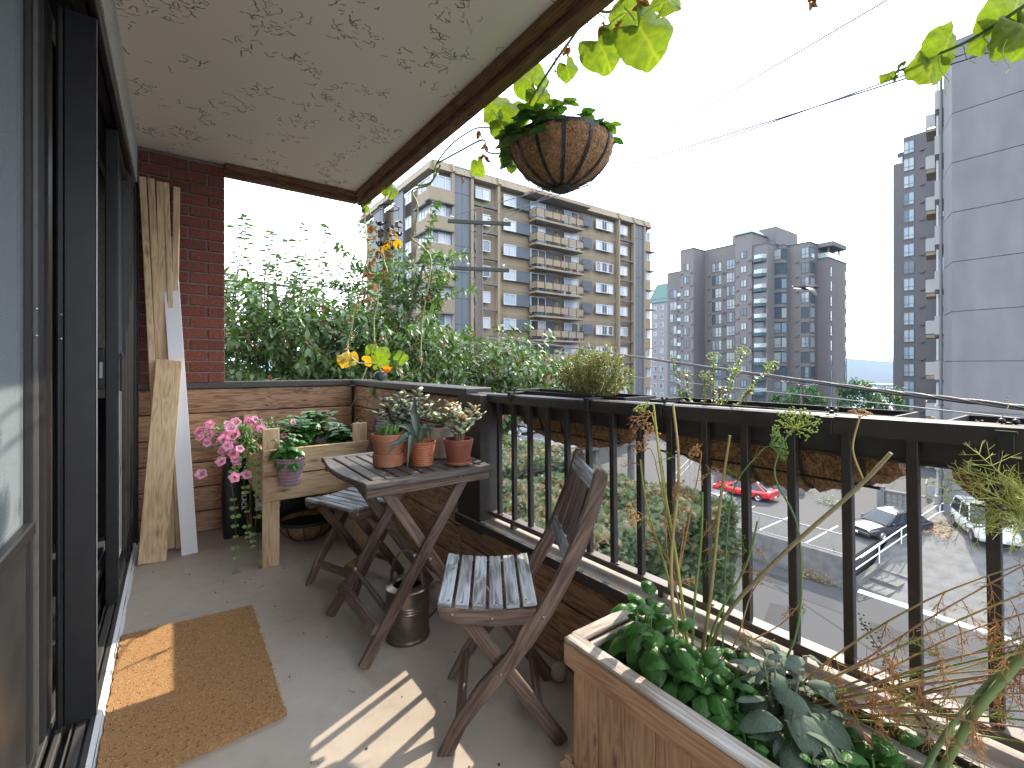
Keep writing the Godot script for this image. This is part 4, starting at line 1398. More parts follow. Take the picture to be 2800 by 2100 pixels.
func build_floor_things() -> void:
	# coir mat
	var pts := [Vector2(-0.172, -2.539), Vector2(0.306, -2.495), Vector2(0.301, -1.664), Vector2(-0.172, -1.62)]
	var b := MB.new()
	var ps := PackedVector3Array()
	var nz := noise(2.2, 71, 3)
	var nx := 40
	var nzc := 60
	for j in nzc + 1:
		for i in nx + 1:
			var f := float(i) / nx
			var g := float(j) / nzc
			var p: Vector2 = (pts[0] as Vector2).lerp(pts[1], f).lerp((pts[3] as Vector2).lerp(pts[2], f), g)
			if i in [0, nx] or j in [0, nzc]:
				p += Vector2(nz.get_noise_2d(i * 9.0, j * 9.0), nz.get_noise_2d(j * 7.0 + 50, i * 9.0)) * 0.008
			ps.append(Vector3(p.x, 0.017 + nz.get_noise_2d(i * 3.0, j * 3.0) * 0.002, p.y))
	b.grid(ps, nx + 1, nzc + 1, Vector3.UP)
	for e in [[0, 1, nx], [nzc * (nx + 1), 1, nx], [0, nx + 1, nzc], [nx, nx + 1, nzc]]:
		for k in int(e[2]):
			var a := ps[e[0] + e[1] * k]
			var d := ps[e[0] + e[1] * (k + 1)]
			var nr := (d - a).cross(Vector3.UP).normalized()
			if nr.dot(a - Vector3(0.06, 0, -2.1)) < 0:
				nr = -nr
			b.quad(a, d, Vector3(d.x, 0.001, d.z), Vector3(a.x, 0.001, a.z), nr, Vector2(k / 40.0, 0), Vector2((k + 1) / 40.0, 0), Vector2((k + 1) / 40.0, 0.02), Vector2(k / 40.0, 0.02))
	var mt := thing("doormat", "brown coir doormat lying askew in front of the sliding door", "doormat", Vector3.ZERO)
	var m: StandardMaterial3D = M.mat
	m.uv1_scale = Vector3(0.55, 0.95, 1)
	part("pile", b, m, mt)
	b = MB.new()
	b.col = Color(0.46, 0.28, 0.12)
	for i in 900:  # loose bristles
		var s := rng.randi() % 4
		var f := rng.randf()
		var p2: Vector2 = (pts[s] as Vector2).lerp(pts[(s + 1) % 4], f)
		if s == 3:
			p2 = Vector2(fr(-0.16, 0.3), fr(-2.5, -1.68))
		var p3 := Vector3(p2.x, fr(0.008, 0.018), p2.y)
		b.col = Color(0.5, 0.31, 0.135) * fr(0.6, 1.3)
		b.bar(p3, p3 + Vector3(fr(-1, 1), fr(0.0, 0.4), fr(-1, 1)).normalized() * fr(0.006, 0.014), 0.0009, 0.0009, Vector3(0.3, 1, 0.2))
	part("bristles", b, M.plain, mt).set_meta("kind", "stuff")
	# watering can
	var t := thing("watering_can", "pewter coloured metal watering can standing under the folding table", "watering can", Vector3(0.812, 0, -1.862))
	b = MB.new()
	var pr := PackedVector2Array([Vector2(0, 0.004), Vector2(0.088, 0.004), Vector2(0.094, 0.0), Vector2(0.096, 0.01), Vector2(0.0915, 0.017), Vector2(0.0905, 0.12)])
	for k in 3:
		pr.append_array([Vector2(0.0925, 0.124 + k * 0.011), Vector2(0.0905, 0.129 + k * 0.011)])
	pr.append_array([Vector2(0.0905, 0.205), Vector2(0.093, 0.21), Vector2(0.09, 0.214), Vector2(0.062, 0.222), Vector2(0.058, 0.214), Vector2(0.062, 0.206), Vector2(0.085, 0.2), Vector2(0.086, 0.05), Vector2(0, 0.045)])
	b.lathe(pr, Vector3.ZERO, 40)
	part("body", b, M.zinc, t)
	var sp := Vector3(-0.49, 0, -0.87)
	b = MB.new()
	b.tube(smooth_path([sp * 0.085 + Vector3(0, 0.055, 0), sp * 0.2 + Vector3(0, 0.155, 0), sp * 0.29 + Vector3(0, 0.228, 0)], 5), 0.014, 0.009, 14)
	part("spout", b, M.zinc, t)
	b = MB.new()
	var sd := (sp * 0.7 + Vector3(0, 0.72, 0)).normalized()
	var bs := Basis(Vector3(-sp.z, 0, sp.x), sd, Vector3(-sp.z, 0, sp.x).cross(sd))
	b.lathe(PackedVector2Array([Vector2(0.010, -0.012), Vector2(0.013, 0.004), Vector2(0.03, 0.026), Vector2(0.036, 0.032), Vector2(0.036, 0.037), Vector2(0.0, 0.041)]), sp * 0.29 + Vector3(0, 0.228, 0), 24, false, bs)
	part("rose", b, M.brass, t)
	b = MB.new()
	var arc := []
	for i in 9:
		var a := PI * i / 8
		arc.append(Vector3(0, 0.215 + sin(a) * 0.145, 0) + Vector3(-sp.z, 0, sp.x) * 0.0 + sp * (0.085 * cos(a)))
	var ap := smooth_path(arc, 3)
	for i in ap.size() - 1:
		b.bar(ap[i], ap[i + 1] + (ap[i + 1] - ap[i]) * 0.05, 0.022, 0.004, Vector3(-sp.z, 0, sp.x), 0.001)
	part("carrying_handle", b, M.zinc, t)
	b = MB.new()
	var hp := smooth_path([Vector3(0.082, 0.2, 0.035), Vector3(0.115, 0.215, 0.06), Vector3(0.145, 0.19, 0.075), Vector3(0.145, 0.15, 0.075), Vector3(0.11, 0.095, 0.055), Vector3(0.083, 0.065, 0.038)], 4)
	for i in hp.size() - 1:
		b.bar(hp[i], hp[i + 1] + (hp[i + 1] - hp[i]) * 0.06, 0.02, 0.005, Vector3(-0.42, 0, 0.9), 0.001)
	part("back_handle", b, M.zinc, t)
	# stone ball
	b = MB.new()
	b.ball(Vector3(0, 0.033, 0), Vector3(0.031, 0.034, 0.031), 20)
	var o := one("stone_ball", b, M.stone, "round pale stone on the floor between chair and planter box", "stone")
	o.position = Vector3(1.14, 0, -1.26)
	# spare coir basket under the raised bed
	t = thing("coir_basket", "empty half round coir basket with black frame on the floor under the raised bed", "basket", Vector3(0.72, 0.0, -3.28))
	b = MB.new()
	var pr2 := PackedVector2Array()
	for i in 9:
		var a := PI / 2 * i / 8
		pr2.append(Vector2(0.165 * sin(a) + 0.002, 0.135 * (1 - cos(a)) + 0.004))
	b.lathe(pr2, Vector3.ZERO, 28, true)
	part("coir_liner", b, M.coir, t)
	for k in 10:
		b = MB.new()
		var a := TAU * k / 10
		var rib := PackedVector3Array()
		for q in pr2:
			rib.append(Vector3(cos(a) * (q.x + 0.004), q.y, sin(a) * (q.x + 0.004)))
		b.tube(rib, 0.004, 0.004, 5)
		part("rib", b, M.iron, t)
	b = MB.new()
	b.lathe(PackedVector2Array([Vector2(0.172, 0.13), Vector2(0.176, 0.13), Vector2(0.176, 0.15), Vector2(0.172, 0.15)]), Vector3.ZERO, 28)
	b.lathe(PackedVector2Array([Vector2(0.165, 0.11), Vector2(0.0, 0.105)]), Vector3.ZERO, 20)
	part("rim", b, M.iron, t)
	# bags behind
	t = thing("soil_bag", "black and white potting soil bag standing under the raised bed", "bag", Vector3(0.62, 0, -3.62))
	b = bag(0.36, 0.42, 0.12)
	part("sack", b, M.black, t)
	b = MB.new()
	b.bx(Vector3(-0.09, 0.25, 0.078), Vector3(0.15, 0.16, 0.004), Basis.IDENTITY, 0.001)
	part("white_label", b, M.white, t)
	text_part("lettering", "H", 0.07, Vector3(-0.135, 0.28, 0.083), Basis.IDENTITY, M.black, t)
	text_part("lettering", "T.H", 0.07, Vector3(-0.06, 0.28, 0.083), Basis.IDENTITY, M.black, t)
	b = MB.new()
	b.bx(Vector3(-0.085, 0.235, 0.083), Vector3(0.035, 0.025, 0.003))
	var rd := mat(Color(0.5, 0.03, 0.03), 0.5)
	part("red_badge", b, rd, t)
	t = thing("soil_bag", "tall black plastic bag with pale lettering leaning at the raised bed's left leg", "bag", Vector3(0.345, 0, -3.62), 0.2)
	b = bag(0.16, 0.52, 0.10)
	part("sack", b, M.black, t)
	text_part("lettering", "BLACK", 0.03, Vector3(0.03, 0.25, 0.068), Basis(Vector3(0, 0, 1), -PI / 2), M.white, t)
	# twigs and crumbs on the floor
	b = MB.new()
	var cr := MB.new()
	for i in 70:
		var p := Vector3(fr(-0.1, 1.1), 0.002, fr(-3.3, -1.0))
		cr.col = Color(0.14, 0.1, 0.07) * fr(0.5, 1.5)
		cr.bx(p, Vector3(fr(0.002, 0.006), 0.003, fr(0.002, 0.007)), Basis(Vector3.UP, fr(0, 3)))
		if i % 6 == 0:
			var a := fr(0, TAU)
			cr.tube(PackedVector3Array([p, p + Vector3(cos(a) * 0.015, 0.002, sin(a) * 0.015), p + Vector3(cos(a + 0.5) * 0.03, 0, sin(a + 0.5) * 0.03)]), 0.0008, 0.0005, 4)
	one("floor_debris", cr, M.plain, "crumbs and bits of twig scattered over the balcony floor", "debris", "", "stuff")


func bag(w: float, h: float, d: float) -> MB:
	var b := MB.new()
	var ps := PackedVector3Array()
	var nz := noise(6.0, int(w * 1000), 3)
	for j in 13:
		var f := j / 12.0
		for i in 17:
			var a := TAU * i / 16
			var k := pow(sin(PI * clampf(f * 0.94 + 0.05, 0, 1)), 0.35)
			var e := 1.0 + nz.get_noise_2d(cos(a) * 0.4 + f, sin(a) * 0.4 + f * 2.0) * 0.25
			ps.append(Vector3(signf(cos(a)) * pow(absf(cos(a)), 0.6) * w / 2 * (0.75 + 0.25 * k), f * h, signf(sin(a)) * pow(absf(sin(a)), 0.7) * d / 2 * k * e + 0.001))
	b.grid(ps, 17, 13)
	return b


func text_part(called: String, s: String, h: float, at: Vector3, bs: Basis, m: Material, to: Node) -> void:
	var tm := TextMesh.new()
	tm.text = s
	var f := SystemFont.new()
	f.font_names = PackedStringArray(["Droid Sans"])
	f.font_weight = 700
	tm.font = f
	tm.font_size = 32
	tm.pixel_size = h / 24.0
	tm.depth = 0.002
	var o := part_mesh(called, tm, m, to)
	o.transform = Transform3D(bs, at)


# ---------------------------------------------------------------- planter box, troughs, hanging things
func build_planter() -> void:
	var t := thing("planter_box", "cedar planter box with pale worn rim in the near right corner", "planter", Vector3(1.03, 0, -0.955))
	# local: x -0.14..0.14, z 0 (far end) .. 1.25
	var l := 1.25
	var hw := 0.142
	var rt := 0.393
	for q in [[Vector3(-hw + 0.014, 0, l / 2), Vector3(0.045, 0.05, l + 0.02)], [Vector3(hw - 0.014, 0, l / 2), Vector3(0.045, 0.05, l + 0.02)]]:
		var b := MB.new()
		b.uo = Vector2(fr(0, 3), fr(0, 3))
		b.bx((q[0] as Vector3) + Vector3(0, rt - 0.004, 0), Vector3(0.044, 0.012, l), Basis.IDENTITY, 0.003)
		part("rim_cap", b, M.rim, t)
		b = MB.new()
		b.uo = Vector2(fr(0, 3), fr(0, 3))
		var x := signf(q[0].x) * (hw - 0.002)
		b.bx(Vector3(x, rt - 0.042, l / 2), Vector3(0.022, 0.062, l), Basis.IDENTITY, 0.003)
		part("rim_board", b, M.redcedar, t)
		b = MB.new()
		b.bx(Vector3(signf(q[0].x) * (hw - 0.042), rt - 0.022, l / 2), Vector3(0.014, 0.016, l - 0.04), Basis.IDENTITY, 0.002)
		part("inner_lip", b, M.rim, t)
	var b := MB.new()
	b.uo = Vector2(0.2, 0.6)
	b.bx(Vector3(0, rt - 0.0045, 0.016), Vector3(2 * hw - 0.05, 0.012, 0.044), Basis.IDENTITY, 0.003)
	part("rim_cap", b, M.rim, t)
	b = MB.new()
	b.bx(Vector3(0, rt - 0.042, 0.004), Vector3(2 * hw - 0.026, 0.062, 0.022), Basis.IDENTITY, 0.003)
	part("rim_board", b, M.redcedar, t)
	b = MB.new()
	b.bx(Vector3(0, rt - 0.022, 0.045), Vector3(2 * hw - 0.09, 0.016, 0.014), Basis.IDENTITY, 0.002)
	part("inner_lip", b, M.rim, t)
	for i in 14:  # upright boards, front and back
		for s: float in [-1.0, 1.0]:
			b = MB.new()
			b.uo = Vector2(fr(0, 3), fr(0, 3))
			b.col = tint(fr(0.88, 1.1), 0.03)
			b.bx(Vector3(s * (hw - 0.024), 0.185, 0.016 + i * 0.0905 + 0.045), Vector3(0.02, 0.33, 0.089), Basis.IDENTITY, 0.002)
			part("upright_board", b, M.redcedar, t)
	for i in 3:
		b = MB.new()
		b.uo = Vector2(fr(0, 3), fr(0, 3))
		b.bx(Vector3(-0.079 + i * 0.079, 0.185, 0.022), Vector3(0.0785, 0.33, 0.02), Basis.IDENTITY, 0.002)
		part("upright_board", b, M.redcedar, t)
	for q in [[Vector3(-hw - 0.004, 0.022, l / 2), Vector3(0.03, 0.044, l + 0.02)], [Vector3(0, 0.022, -0.006), Vector3(2 * hw - 0.024, 0.044, 0.03)]]:
		b = MB.new()
		b.uo = Vector2(fr(0, 3), fr(0, 3))
		b.bx(q[0], q[1], Basis.IDENTITY, 0.004)
		part("base_trim", b, M.redcedar, t)
	b = MB.new()
	b.bx(Vector3(0, 0.155, l / 2 + 0.01), Vector3(2 * hw - 0.07, 0.29, l - 0.06))
	part("soil", b, M.soil, t)
	# basil and sage; every big leaf is a part
	var g := "basil in the cedar planter box"
	basil_bush(Vector3(1.045, 0.31, -0.80), 0.21, 0.05, 60, 0.10, "tall basil plant at the far corner of the cedar planter box", g, 101)
	basil_bush(Vector3(1.01, 0.305, -0.70), 0.175, 0.055, 64, 0.10, "broad leaved basil plant second from the far corner of the cedar planter", g, 102)
	basil_bush(Vector3(1.005, 0.30, -0.60), 0.15, 0.055, 64, 0.09, "low basil plant in the middle of the cedar planter box", g, 103)
	basil_bush(Vector3(1.045, 0.30, -0.555), 0.155, 0.055, 60, 0.10, "basil plant touching the grey sage in the cedar planter", g, 104)
	basil_bush(Vector3(0.99, 0.295, -0.48), 0.13, 0.045, 64, 0.075, "lowest basil plant behind the planter's near rim, below the sage", g, 105)
	basil_bush(Vector3(1.11, 0.30, -0.29), 0.12, 0.07, 60, 0.095, "big leaved basil plant at the bottom right beside the thick fennel stems", g, 106)
	basil_bush(Vector3(1.02, 0.295, -0.33), 0.10, 0.06, 70, 0.07, "basil plant at the bottom edge of the picture under the sage", g, 107)
	rng.seed = 140
	var sl := []
	for k in 5:
		b = MB.new()
		b.leaf(Transform3D.IDENTITY, 1.0, 0.40 + 0.05 * k, 0.35 + 0.25 * k, -0.15 + 0.1 * k, 0.15 + 0.06 * k, 0.85, 7, 2, 0.004)
		sl.append(b.mesh())
	var o := thing("sage_plant", "grey green sage plant with broad velvety leaves in the cedar planter", "herb", Vector3(1.07, 0.30, -0.46))
	var st := MB.new()
	st.col = Color(0.2, 0.22, 0.14)
	for s in 17:
		var a := TAU * s / 17 + fr(-0.3, 0.3)
		var rr := fr(0.02, 0.09)
		var tip := Vector3(cos(a) * rr, fr(0.06, 0.215), sin(a) * rr * 1.1)
		var pth := smooth_path([Vector3(cos(a) * 0.01, -0.02, sin(a) * 0.01), tip * Vector3(0.6, 0.5, 0.6), tip], 4)
		st.tube(pth, 0.003, 0.002, 5)
		for j in 9:
			var p := pth[int((1.0 - (j / 2) * 0.16) * (pth.size() - 1))]
			var aa := a + (j / 2) * PI * 0.5 + (j % 2) * PI + fr(-0.3, 0.3)
			var d := Vector3(cos(aa), fr(-0.3, 0.5), sin(aa)).normalized()
			var ll := fr(0.065, 0.115) * (0.6 if j < 2 else 1.0)
			st.tube(PackedVector3Array([p, p + d * 0.016]), 0.0014, 0.0012, 4)
			var lf := part_mesh("leaf", sl[rng.randi() % 5], M.sage, o)
			lf.transform = toward(p + d * 0.015, d, Vector3.UP, fr(-0.4, 0.4)).scaled_local(Vector3.ONE * ll)
	for q in [[Vector3(0.012, 0.11, 0.075), Vector3(-0.1, -1.0, 0.25), 0.1], [Vector3(0.07, 0.12, 0.06), Vector3(0.25, -0.8, 0.6), 0.1], [Vector3(-0.01, 0.13, -0.04), Vector3(-0.5, -0.6, -0.15), 0.09], [Vector3(0.075, 0.15, -0.02), Vector3(0.5, 0.2, -0.6), 0.085]]:
		var lf := part_mesh("leaf", sl[1], M.sage, o)
		var back := Vector3(-0.75, 0.35, 0.55)
		lf.transform = toward(q[0], q[1], back).scaled_local(Vector3.ONE * float(q[2]))
	part("stems", st, M.stem, o)
	build_dill()


func umbel(b: MB, at: Vector3, d: Vector3, r: float, col: Color, n := 18, seedy := true) -> void:
	var x := toward(at, d)
	for i in n:
		var a := i * 2.4
		var q := sqrt((i + 0.5) / n)
		var e := x * Vector3(cos(a) * q * r, sin(a) * q * r, r * (0.75 - 0.35 * q * q))
		b.col = col * fr(0.7, 1.2)
		b.tube(smooth_path([at, at.lerp(e, 0.55) + d * r * 0.12, e], 2), 0.0007, 0.0005, 3)
		if seedy:
			for k in 6:
				var v := (rdir() + d * 0.8).normalized()
				var f := e + v * r * 0.16
				b.bar(e, f, 0.0007, 0.0007, Vector3(0.3, 1, 0.2))
				b.bx(f, Vector3(0.0026, 0.0026, 0.0018), x.basis)


func frond(b: MB, at: Vector3, d: Vector3, l: float, col: Color, droop: float, dense := 7) -> void:  # thread leaves of dill and fennel
	var p := at
	var v := d.normalized()
	var main := PackedVector3Array([p])
	for i in dense:
		v = (v + Vector3(0, -droop, 0) + rdir() * 0.12).normalized()
		p += v * l / dense
		main.append(p)
		for s in 3:
			var w := (v * 0.7 + rdir() * 0.9).normalized()
			var ll := l * fr(0.16, 0.36) * (1.0 - 0.4 * i / dense)
			b.col = col * fr(0.75, 1.25)
			var e := p + w * ll
			var e2 := e + (w + Vector3(0, -droop * 1.5, 0) + rdir() * 0.4).normalized() * ll * 0.6
			b.tube(PackedVector3Array([p, e, e2]), 0.0007, 0.0003, 3)
			for k in 2:
				var e3 := e + (w + rdir() * 0.9).normalized() * ll * 0.5
				b.tube(PackedVector3Array([e, e3]), 0.0005, 0.0003, 3)
	b.col = col * 0.9
	b.tube(main, 0.0011, 0.0006, 4)


func build_dill() -> void:
	rng.seed = 160
	var green := Color(0.20, 0.30, 0.075)
	var straw := Color(0.46, 0.36, 0.15)
	var rust := Color(0.50, 0.27, 0.11)
	var yel := Color(0.42, 0.46, 0.12)
	var pink := Color(0.42, 0.25, 0.19)
	# upright bunch behind the basil
	var t := thing("dill_stalks", "upright bunch of drying dill stalks rising beside the chair to the rail", "herb", Vector3(1.13, 0.31, -0.73))
	var ups := [[-0.02, -0.01, Vector3(-0.025, 0.735, -0.03), straw, 0.004], [0.0, 0.01, Vector3(-0.03, 0.73, -0.09), yel, 0.0035], [0.01, 0.02, Vector3(0.03, 0.66, 0.10), straw * 0.8, 0.004], [-0.015, 0.02, Vector3(0.02, 0.5, 0.03), green, 0.0032], [0.0, 0.03, Vector3(0.05, 0.45, 0.16), green, 0.0028], [0.01, -0.02, Vector3(0.0, 0.56, -0.16), yel * 0.9, 0.003], [-0.01, 0.0, Vector3(-0.02, 0.42, -0.06), pink, 0.0022], [0.0, 0.03, Vector3(0.06, 0.36, 0.2), pink, 0.0018], [0.01, 0.03, Vector3(0.08, 0.28, 0.25), pink * 1.2, 0.0016]]
	var du := MB.new()
	var fu := MB.new()
	for q in ups:
		var b := MB.new()
		b.col = q[3]
		var base := Vector3(q[0], -0.02, q[1])
		var tip: Vector3 = q[2]
		var side := Vector3(fr(-0.02, 0.02), 0, fr(-0.02, 0.02))
		var pth := smooth_path([base, base.lerp(tip, 0.4) + side, base.lerp(tip, 0.75) - side * 0.6, tip], 5)
		b.tube(pth, float(q[4]) * 1.35, float(q[4]) * 0.8, 7)
		part("stalk", b, M.stem, t)
		for k in 3:
			var p := pth[rng.randi_range(6, pth.size() - 2)]
			frond(fu if k == 0 else du, p, rdir() + Vector3(0, 0.5, 0), fr(0.04, 0.09), green if k == 0 else rust, 0.25 if k else 0.05, 5)
	for q in [[Vector3(0.02, 0.70, -0.16), 0.03, yel], [Vector3(0.0, 0.64, -0.13), 0.028, rust], [Vector3(0.03, 0.58, -0.17), 0.034, rust], [Vector3(-0.02, 0.5, 0.0), 0.03, rust], [Vector3(0.0, 0.37, -0.2), 0.03, rust * 1.1], [Vector3(0.02, 0.6, 0.02), 0.026, rust]]:
		var d := (rdir() + Vector3(0, 0.9, 0)).normalized()
		umbel(du, q[0], d, q[1], q[2], 14)
		du.col = q[2]
		du.tube(smooth_path([Vector3(-0.005, 0.25, -0.03), (q[0] as Vector3) * 0.8 + Vector3(0, 0.1, 0.01), q[0]], 4), 0.002, 0.0012, 5)
	part("dry_seed_heads", du, M.stem, t)
	part("green_fronds", fu, M.stem, t)
	# tall green umbels in front of the railing
	t = thing("dill_umbel", "green flowering dill umbel standing in front of the top rail", "herb", Vector3(1.14, 0.31, -0.58))
	var b := MB.new()
	b.col = Color(0.16, 0.27, 0.10)
	b.tube(smooth_path([Vector3(0.0, -0.02, 0), Vector3(0.03, 0.2, 0.10), Vector3(0.03, 0.45, 0.11), Vector3(0.0, 0.58, 0.07), Vector3(-0.035, 0.67, 0.105), Vector3(-0.04, 0.7, 0.13)], 5), 0.003, 0.0016, 6)
	part("stalk", b, M.stem, t)
	b = MB.new()
	umbel(b, Vector3(-0.04, 0.7, 0.13), Vector3(-0.5, 0.75, 0.4).normalized(), 0.045, Color(0.30, 0.38, 0.06), 26)
	part("flower_head", b, M.stem, t)
	t = thing("dill_umbel", "green dill umbel tilted sideways between two railing bars", "herb", Vector3(1.14, 0.31, -0.64))
	b = MB.new()
	b.col = Color(0.16, 0.27, 0.10)
	b.tube(smooth_path([Vector3(0.0, -0.02, 0), Vector3(0.03, 0.25, -0.01), Vector3(0.05, 0.5, 0.0), Vector3(0.035, 0.62, 0.075), Vector3(0.025, 0.645, 0.105)], 5), 0.0026, 0.0014, 6)
	part("stalk", b, M.stem, t)
	b = MB.new()
	umbel(b, Vector3(0.025, 0.645, 0.105), Vector3(0.25, 0.35, 0.9).normalized(), 0.042, Color(0.17, 0.30, 0.06), 26)
	part("flower_head", b, M.stem, t)
	# the leaning sheaf
	t = thing("fennel_stalks", "sheaf of drying fennel stalks leaning right across the railing bars", "herb", Vector3(1.14, 0.31, -0.56))
	var dr := MB.new()
	var gr := MB.new()
	for i in 17:
		var f := i / 16.0
		b = MB.new()
		var q := fr(0, 1)
		b.col = (green if q < 0.4 else (straw if q < 0.65 else pink)) * fr(0.8, 1.15)
		var end := Vector3(fr(-0.04, 0.06), lerpf(0.56, 0.24, f) + fr(-0.03, 0.03), fr(0.42, 0.62))
		var bend := end * Vector3(0.4, fr(0.36, 0.5), fr(0.36, 0.46))
		var pth := smooth_path([Vector3(fr(-0.02, 0.02), -0.01, fr(-0.02, 0.02)), bend, bend.lerp(end, 0.55) + Vector3(0, fr(-0.005, 0.02), 0), end], 5)
		b.tube(pth, fr(0.002, 0.0035), 0.001, 6)
		part("stalk", b, M.stem, t)
		for k in 6:
			var p := pth[rng.randi_range(4, pth.size() - 1)]
			if q < 0.4 and k < 2:
				frond(gr, p, rdir() + Vector3(0, 0.2, 0.6), fr(0.05, 0.1), yel * 0.8, 0.06, 6)
			else:
				frond(dr, p, rdir() * 0.6 + Vector3(0, -0.7, 0), fr(0.04, 0.09), rust * fr(0.85, 1.25), 0.3, 6)
		if i % 4 == 1:
			umbel(dr, end, (rdir() + Vector3(0, 0, 0.5)).normalized(), 0.03, rust * 0.8, 12)
	part("dry_fronds", dr, M.stem, t)
	part("green_fronds", gr, M.stem, t)
	# one thick bare stalk
	t = thing("fennel_stalk", "single thick bare brown fennel stalk leaning up to the rail", "herb", Vector3(1.13, 0.30, -0.70))
	b = MB.new()
	b.col = Color(0.33, 0.27, 0.15)
	b.tube(smooth_path([Vector3(0, -0.02, 0), Vector3(-0.01, 0.2, 0.07), Vector3(-0.01, 0.4, 0.2), Vector3(0.0, 0.6, 0.355), Vector3(0.0, 0.68, 0.41)], 4), 0.0055, 0.0036, 8)
	part("stalk", b, M.stem, t)
	b = MB.new()
	b.col = straw
	b.tube(smooth_path([Vector3(0.0, 0.62, 0.365), Vector3(-0.01, 0.68, 0.35), Vector3(-0.02, 0.745, 0.365)], 4), 0.002, 0.0015, 6)
	umbel(b, Vector3(-0.02, 0.745, 0.365), Vector3(0, 1, 0.1).normalized(), 0.02, rust, 9)
	part("side_shoot", b, M.stem, t)
	# big fennel at the right edge
	t = thing("fennel_plant", "thick green fennel stems with feathery leaves at the right edge", "herb", Vector3(1.15, 0.30, -0.245))
	for q in [[Vector3(-0.02, 0, 0.0), Vector3(0.03, 0.45, 0.17), 0.0075, Color(0.22, 0.31, 0.12)], [Vector3(-0.05, 0, -0.02), Vector3(0.04, 0.4, 0.14), 0.005, Color(0.20, 0.32, 0.14)], [Vector3(0.02, 0, 0.02), Vector3(0.03, 0.22, 0.2), 0.005, Color(0.34, 0.33, 0.14)], [Vector3(0.035, 0, 0.03), Vector3(0.04, 0.17, 0.2), 0.005, Color(0.36, 0.32, 0.16)]]:
		b = MB.new()
		b.col = q[3]
		var e: Vector3 = q[1]
		b.tube(smooth_path([q[0], (q[0] as Vector3).lerp(e, 0.5) + Vector3(-0.03, 0, -0.02), e, e * 1.35], 5), q[2], float(q[2]) * 0.7, 9)
		part("stem", b, M.stem, t)
	b = MB.new()
	for i in 24:
		frond(b, Vector3(0.02, 0.60, 0.145) + rdir() * 0.03, Vector3(fr(-0.5, 0.1), fr(-0.2, 0.7), fr(-0.9, 0.4)), fr(0.07, 0.12), yel * fr(0.8, 1.1), 0.04, 8)
	part("feathery_leaves", b, M.stem, t)
	b = MB.new()
	for i in 26:
		var f := i / 25.0
		var p := Vector3(-0.01, 0.17, 0.015).lerp(Vector3(0.03, 0.31, -0.11), f)
		for k in 5:
			var e := p + rdir() * 0.012
			b.col = Color(0.09, 0.085, 0.05) * fr(0.6, 1.5)
			b.ball(e, Vector3(0.0022, 0.0016, 0.0022), 6)
	b.col = Color(0.2, 0.2, 0.1)
	b.tube(PackedVector3Array([Vector3(-0.01, 0.17, 0.015), Vector3(0.03, 0.31, -0.11)]), 0.0015, 0.001, 5)
	part("seed_spike", b, M.stem, t)


func fibre(b: MB, at: Vector3, out: Vector3, l: float) -> void:  # a loose hair of coir
	var d := (rdir() + out * 0.35).normalized()
	b.col = Color(0.36, 0.21, 0.10) * fr(0.4, 1.5)
	b.tube(PackedVector3Array([at - out * 0.003, at + d * l * 0.5 + out * 0.004, at + d * l * fr(0.6, 1.1) + rdir() * l * 0.3]), 0.0006, 0.0004, 3)


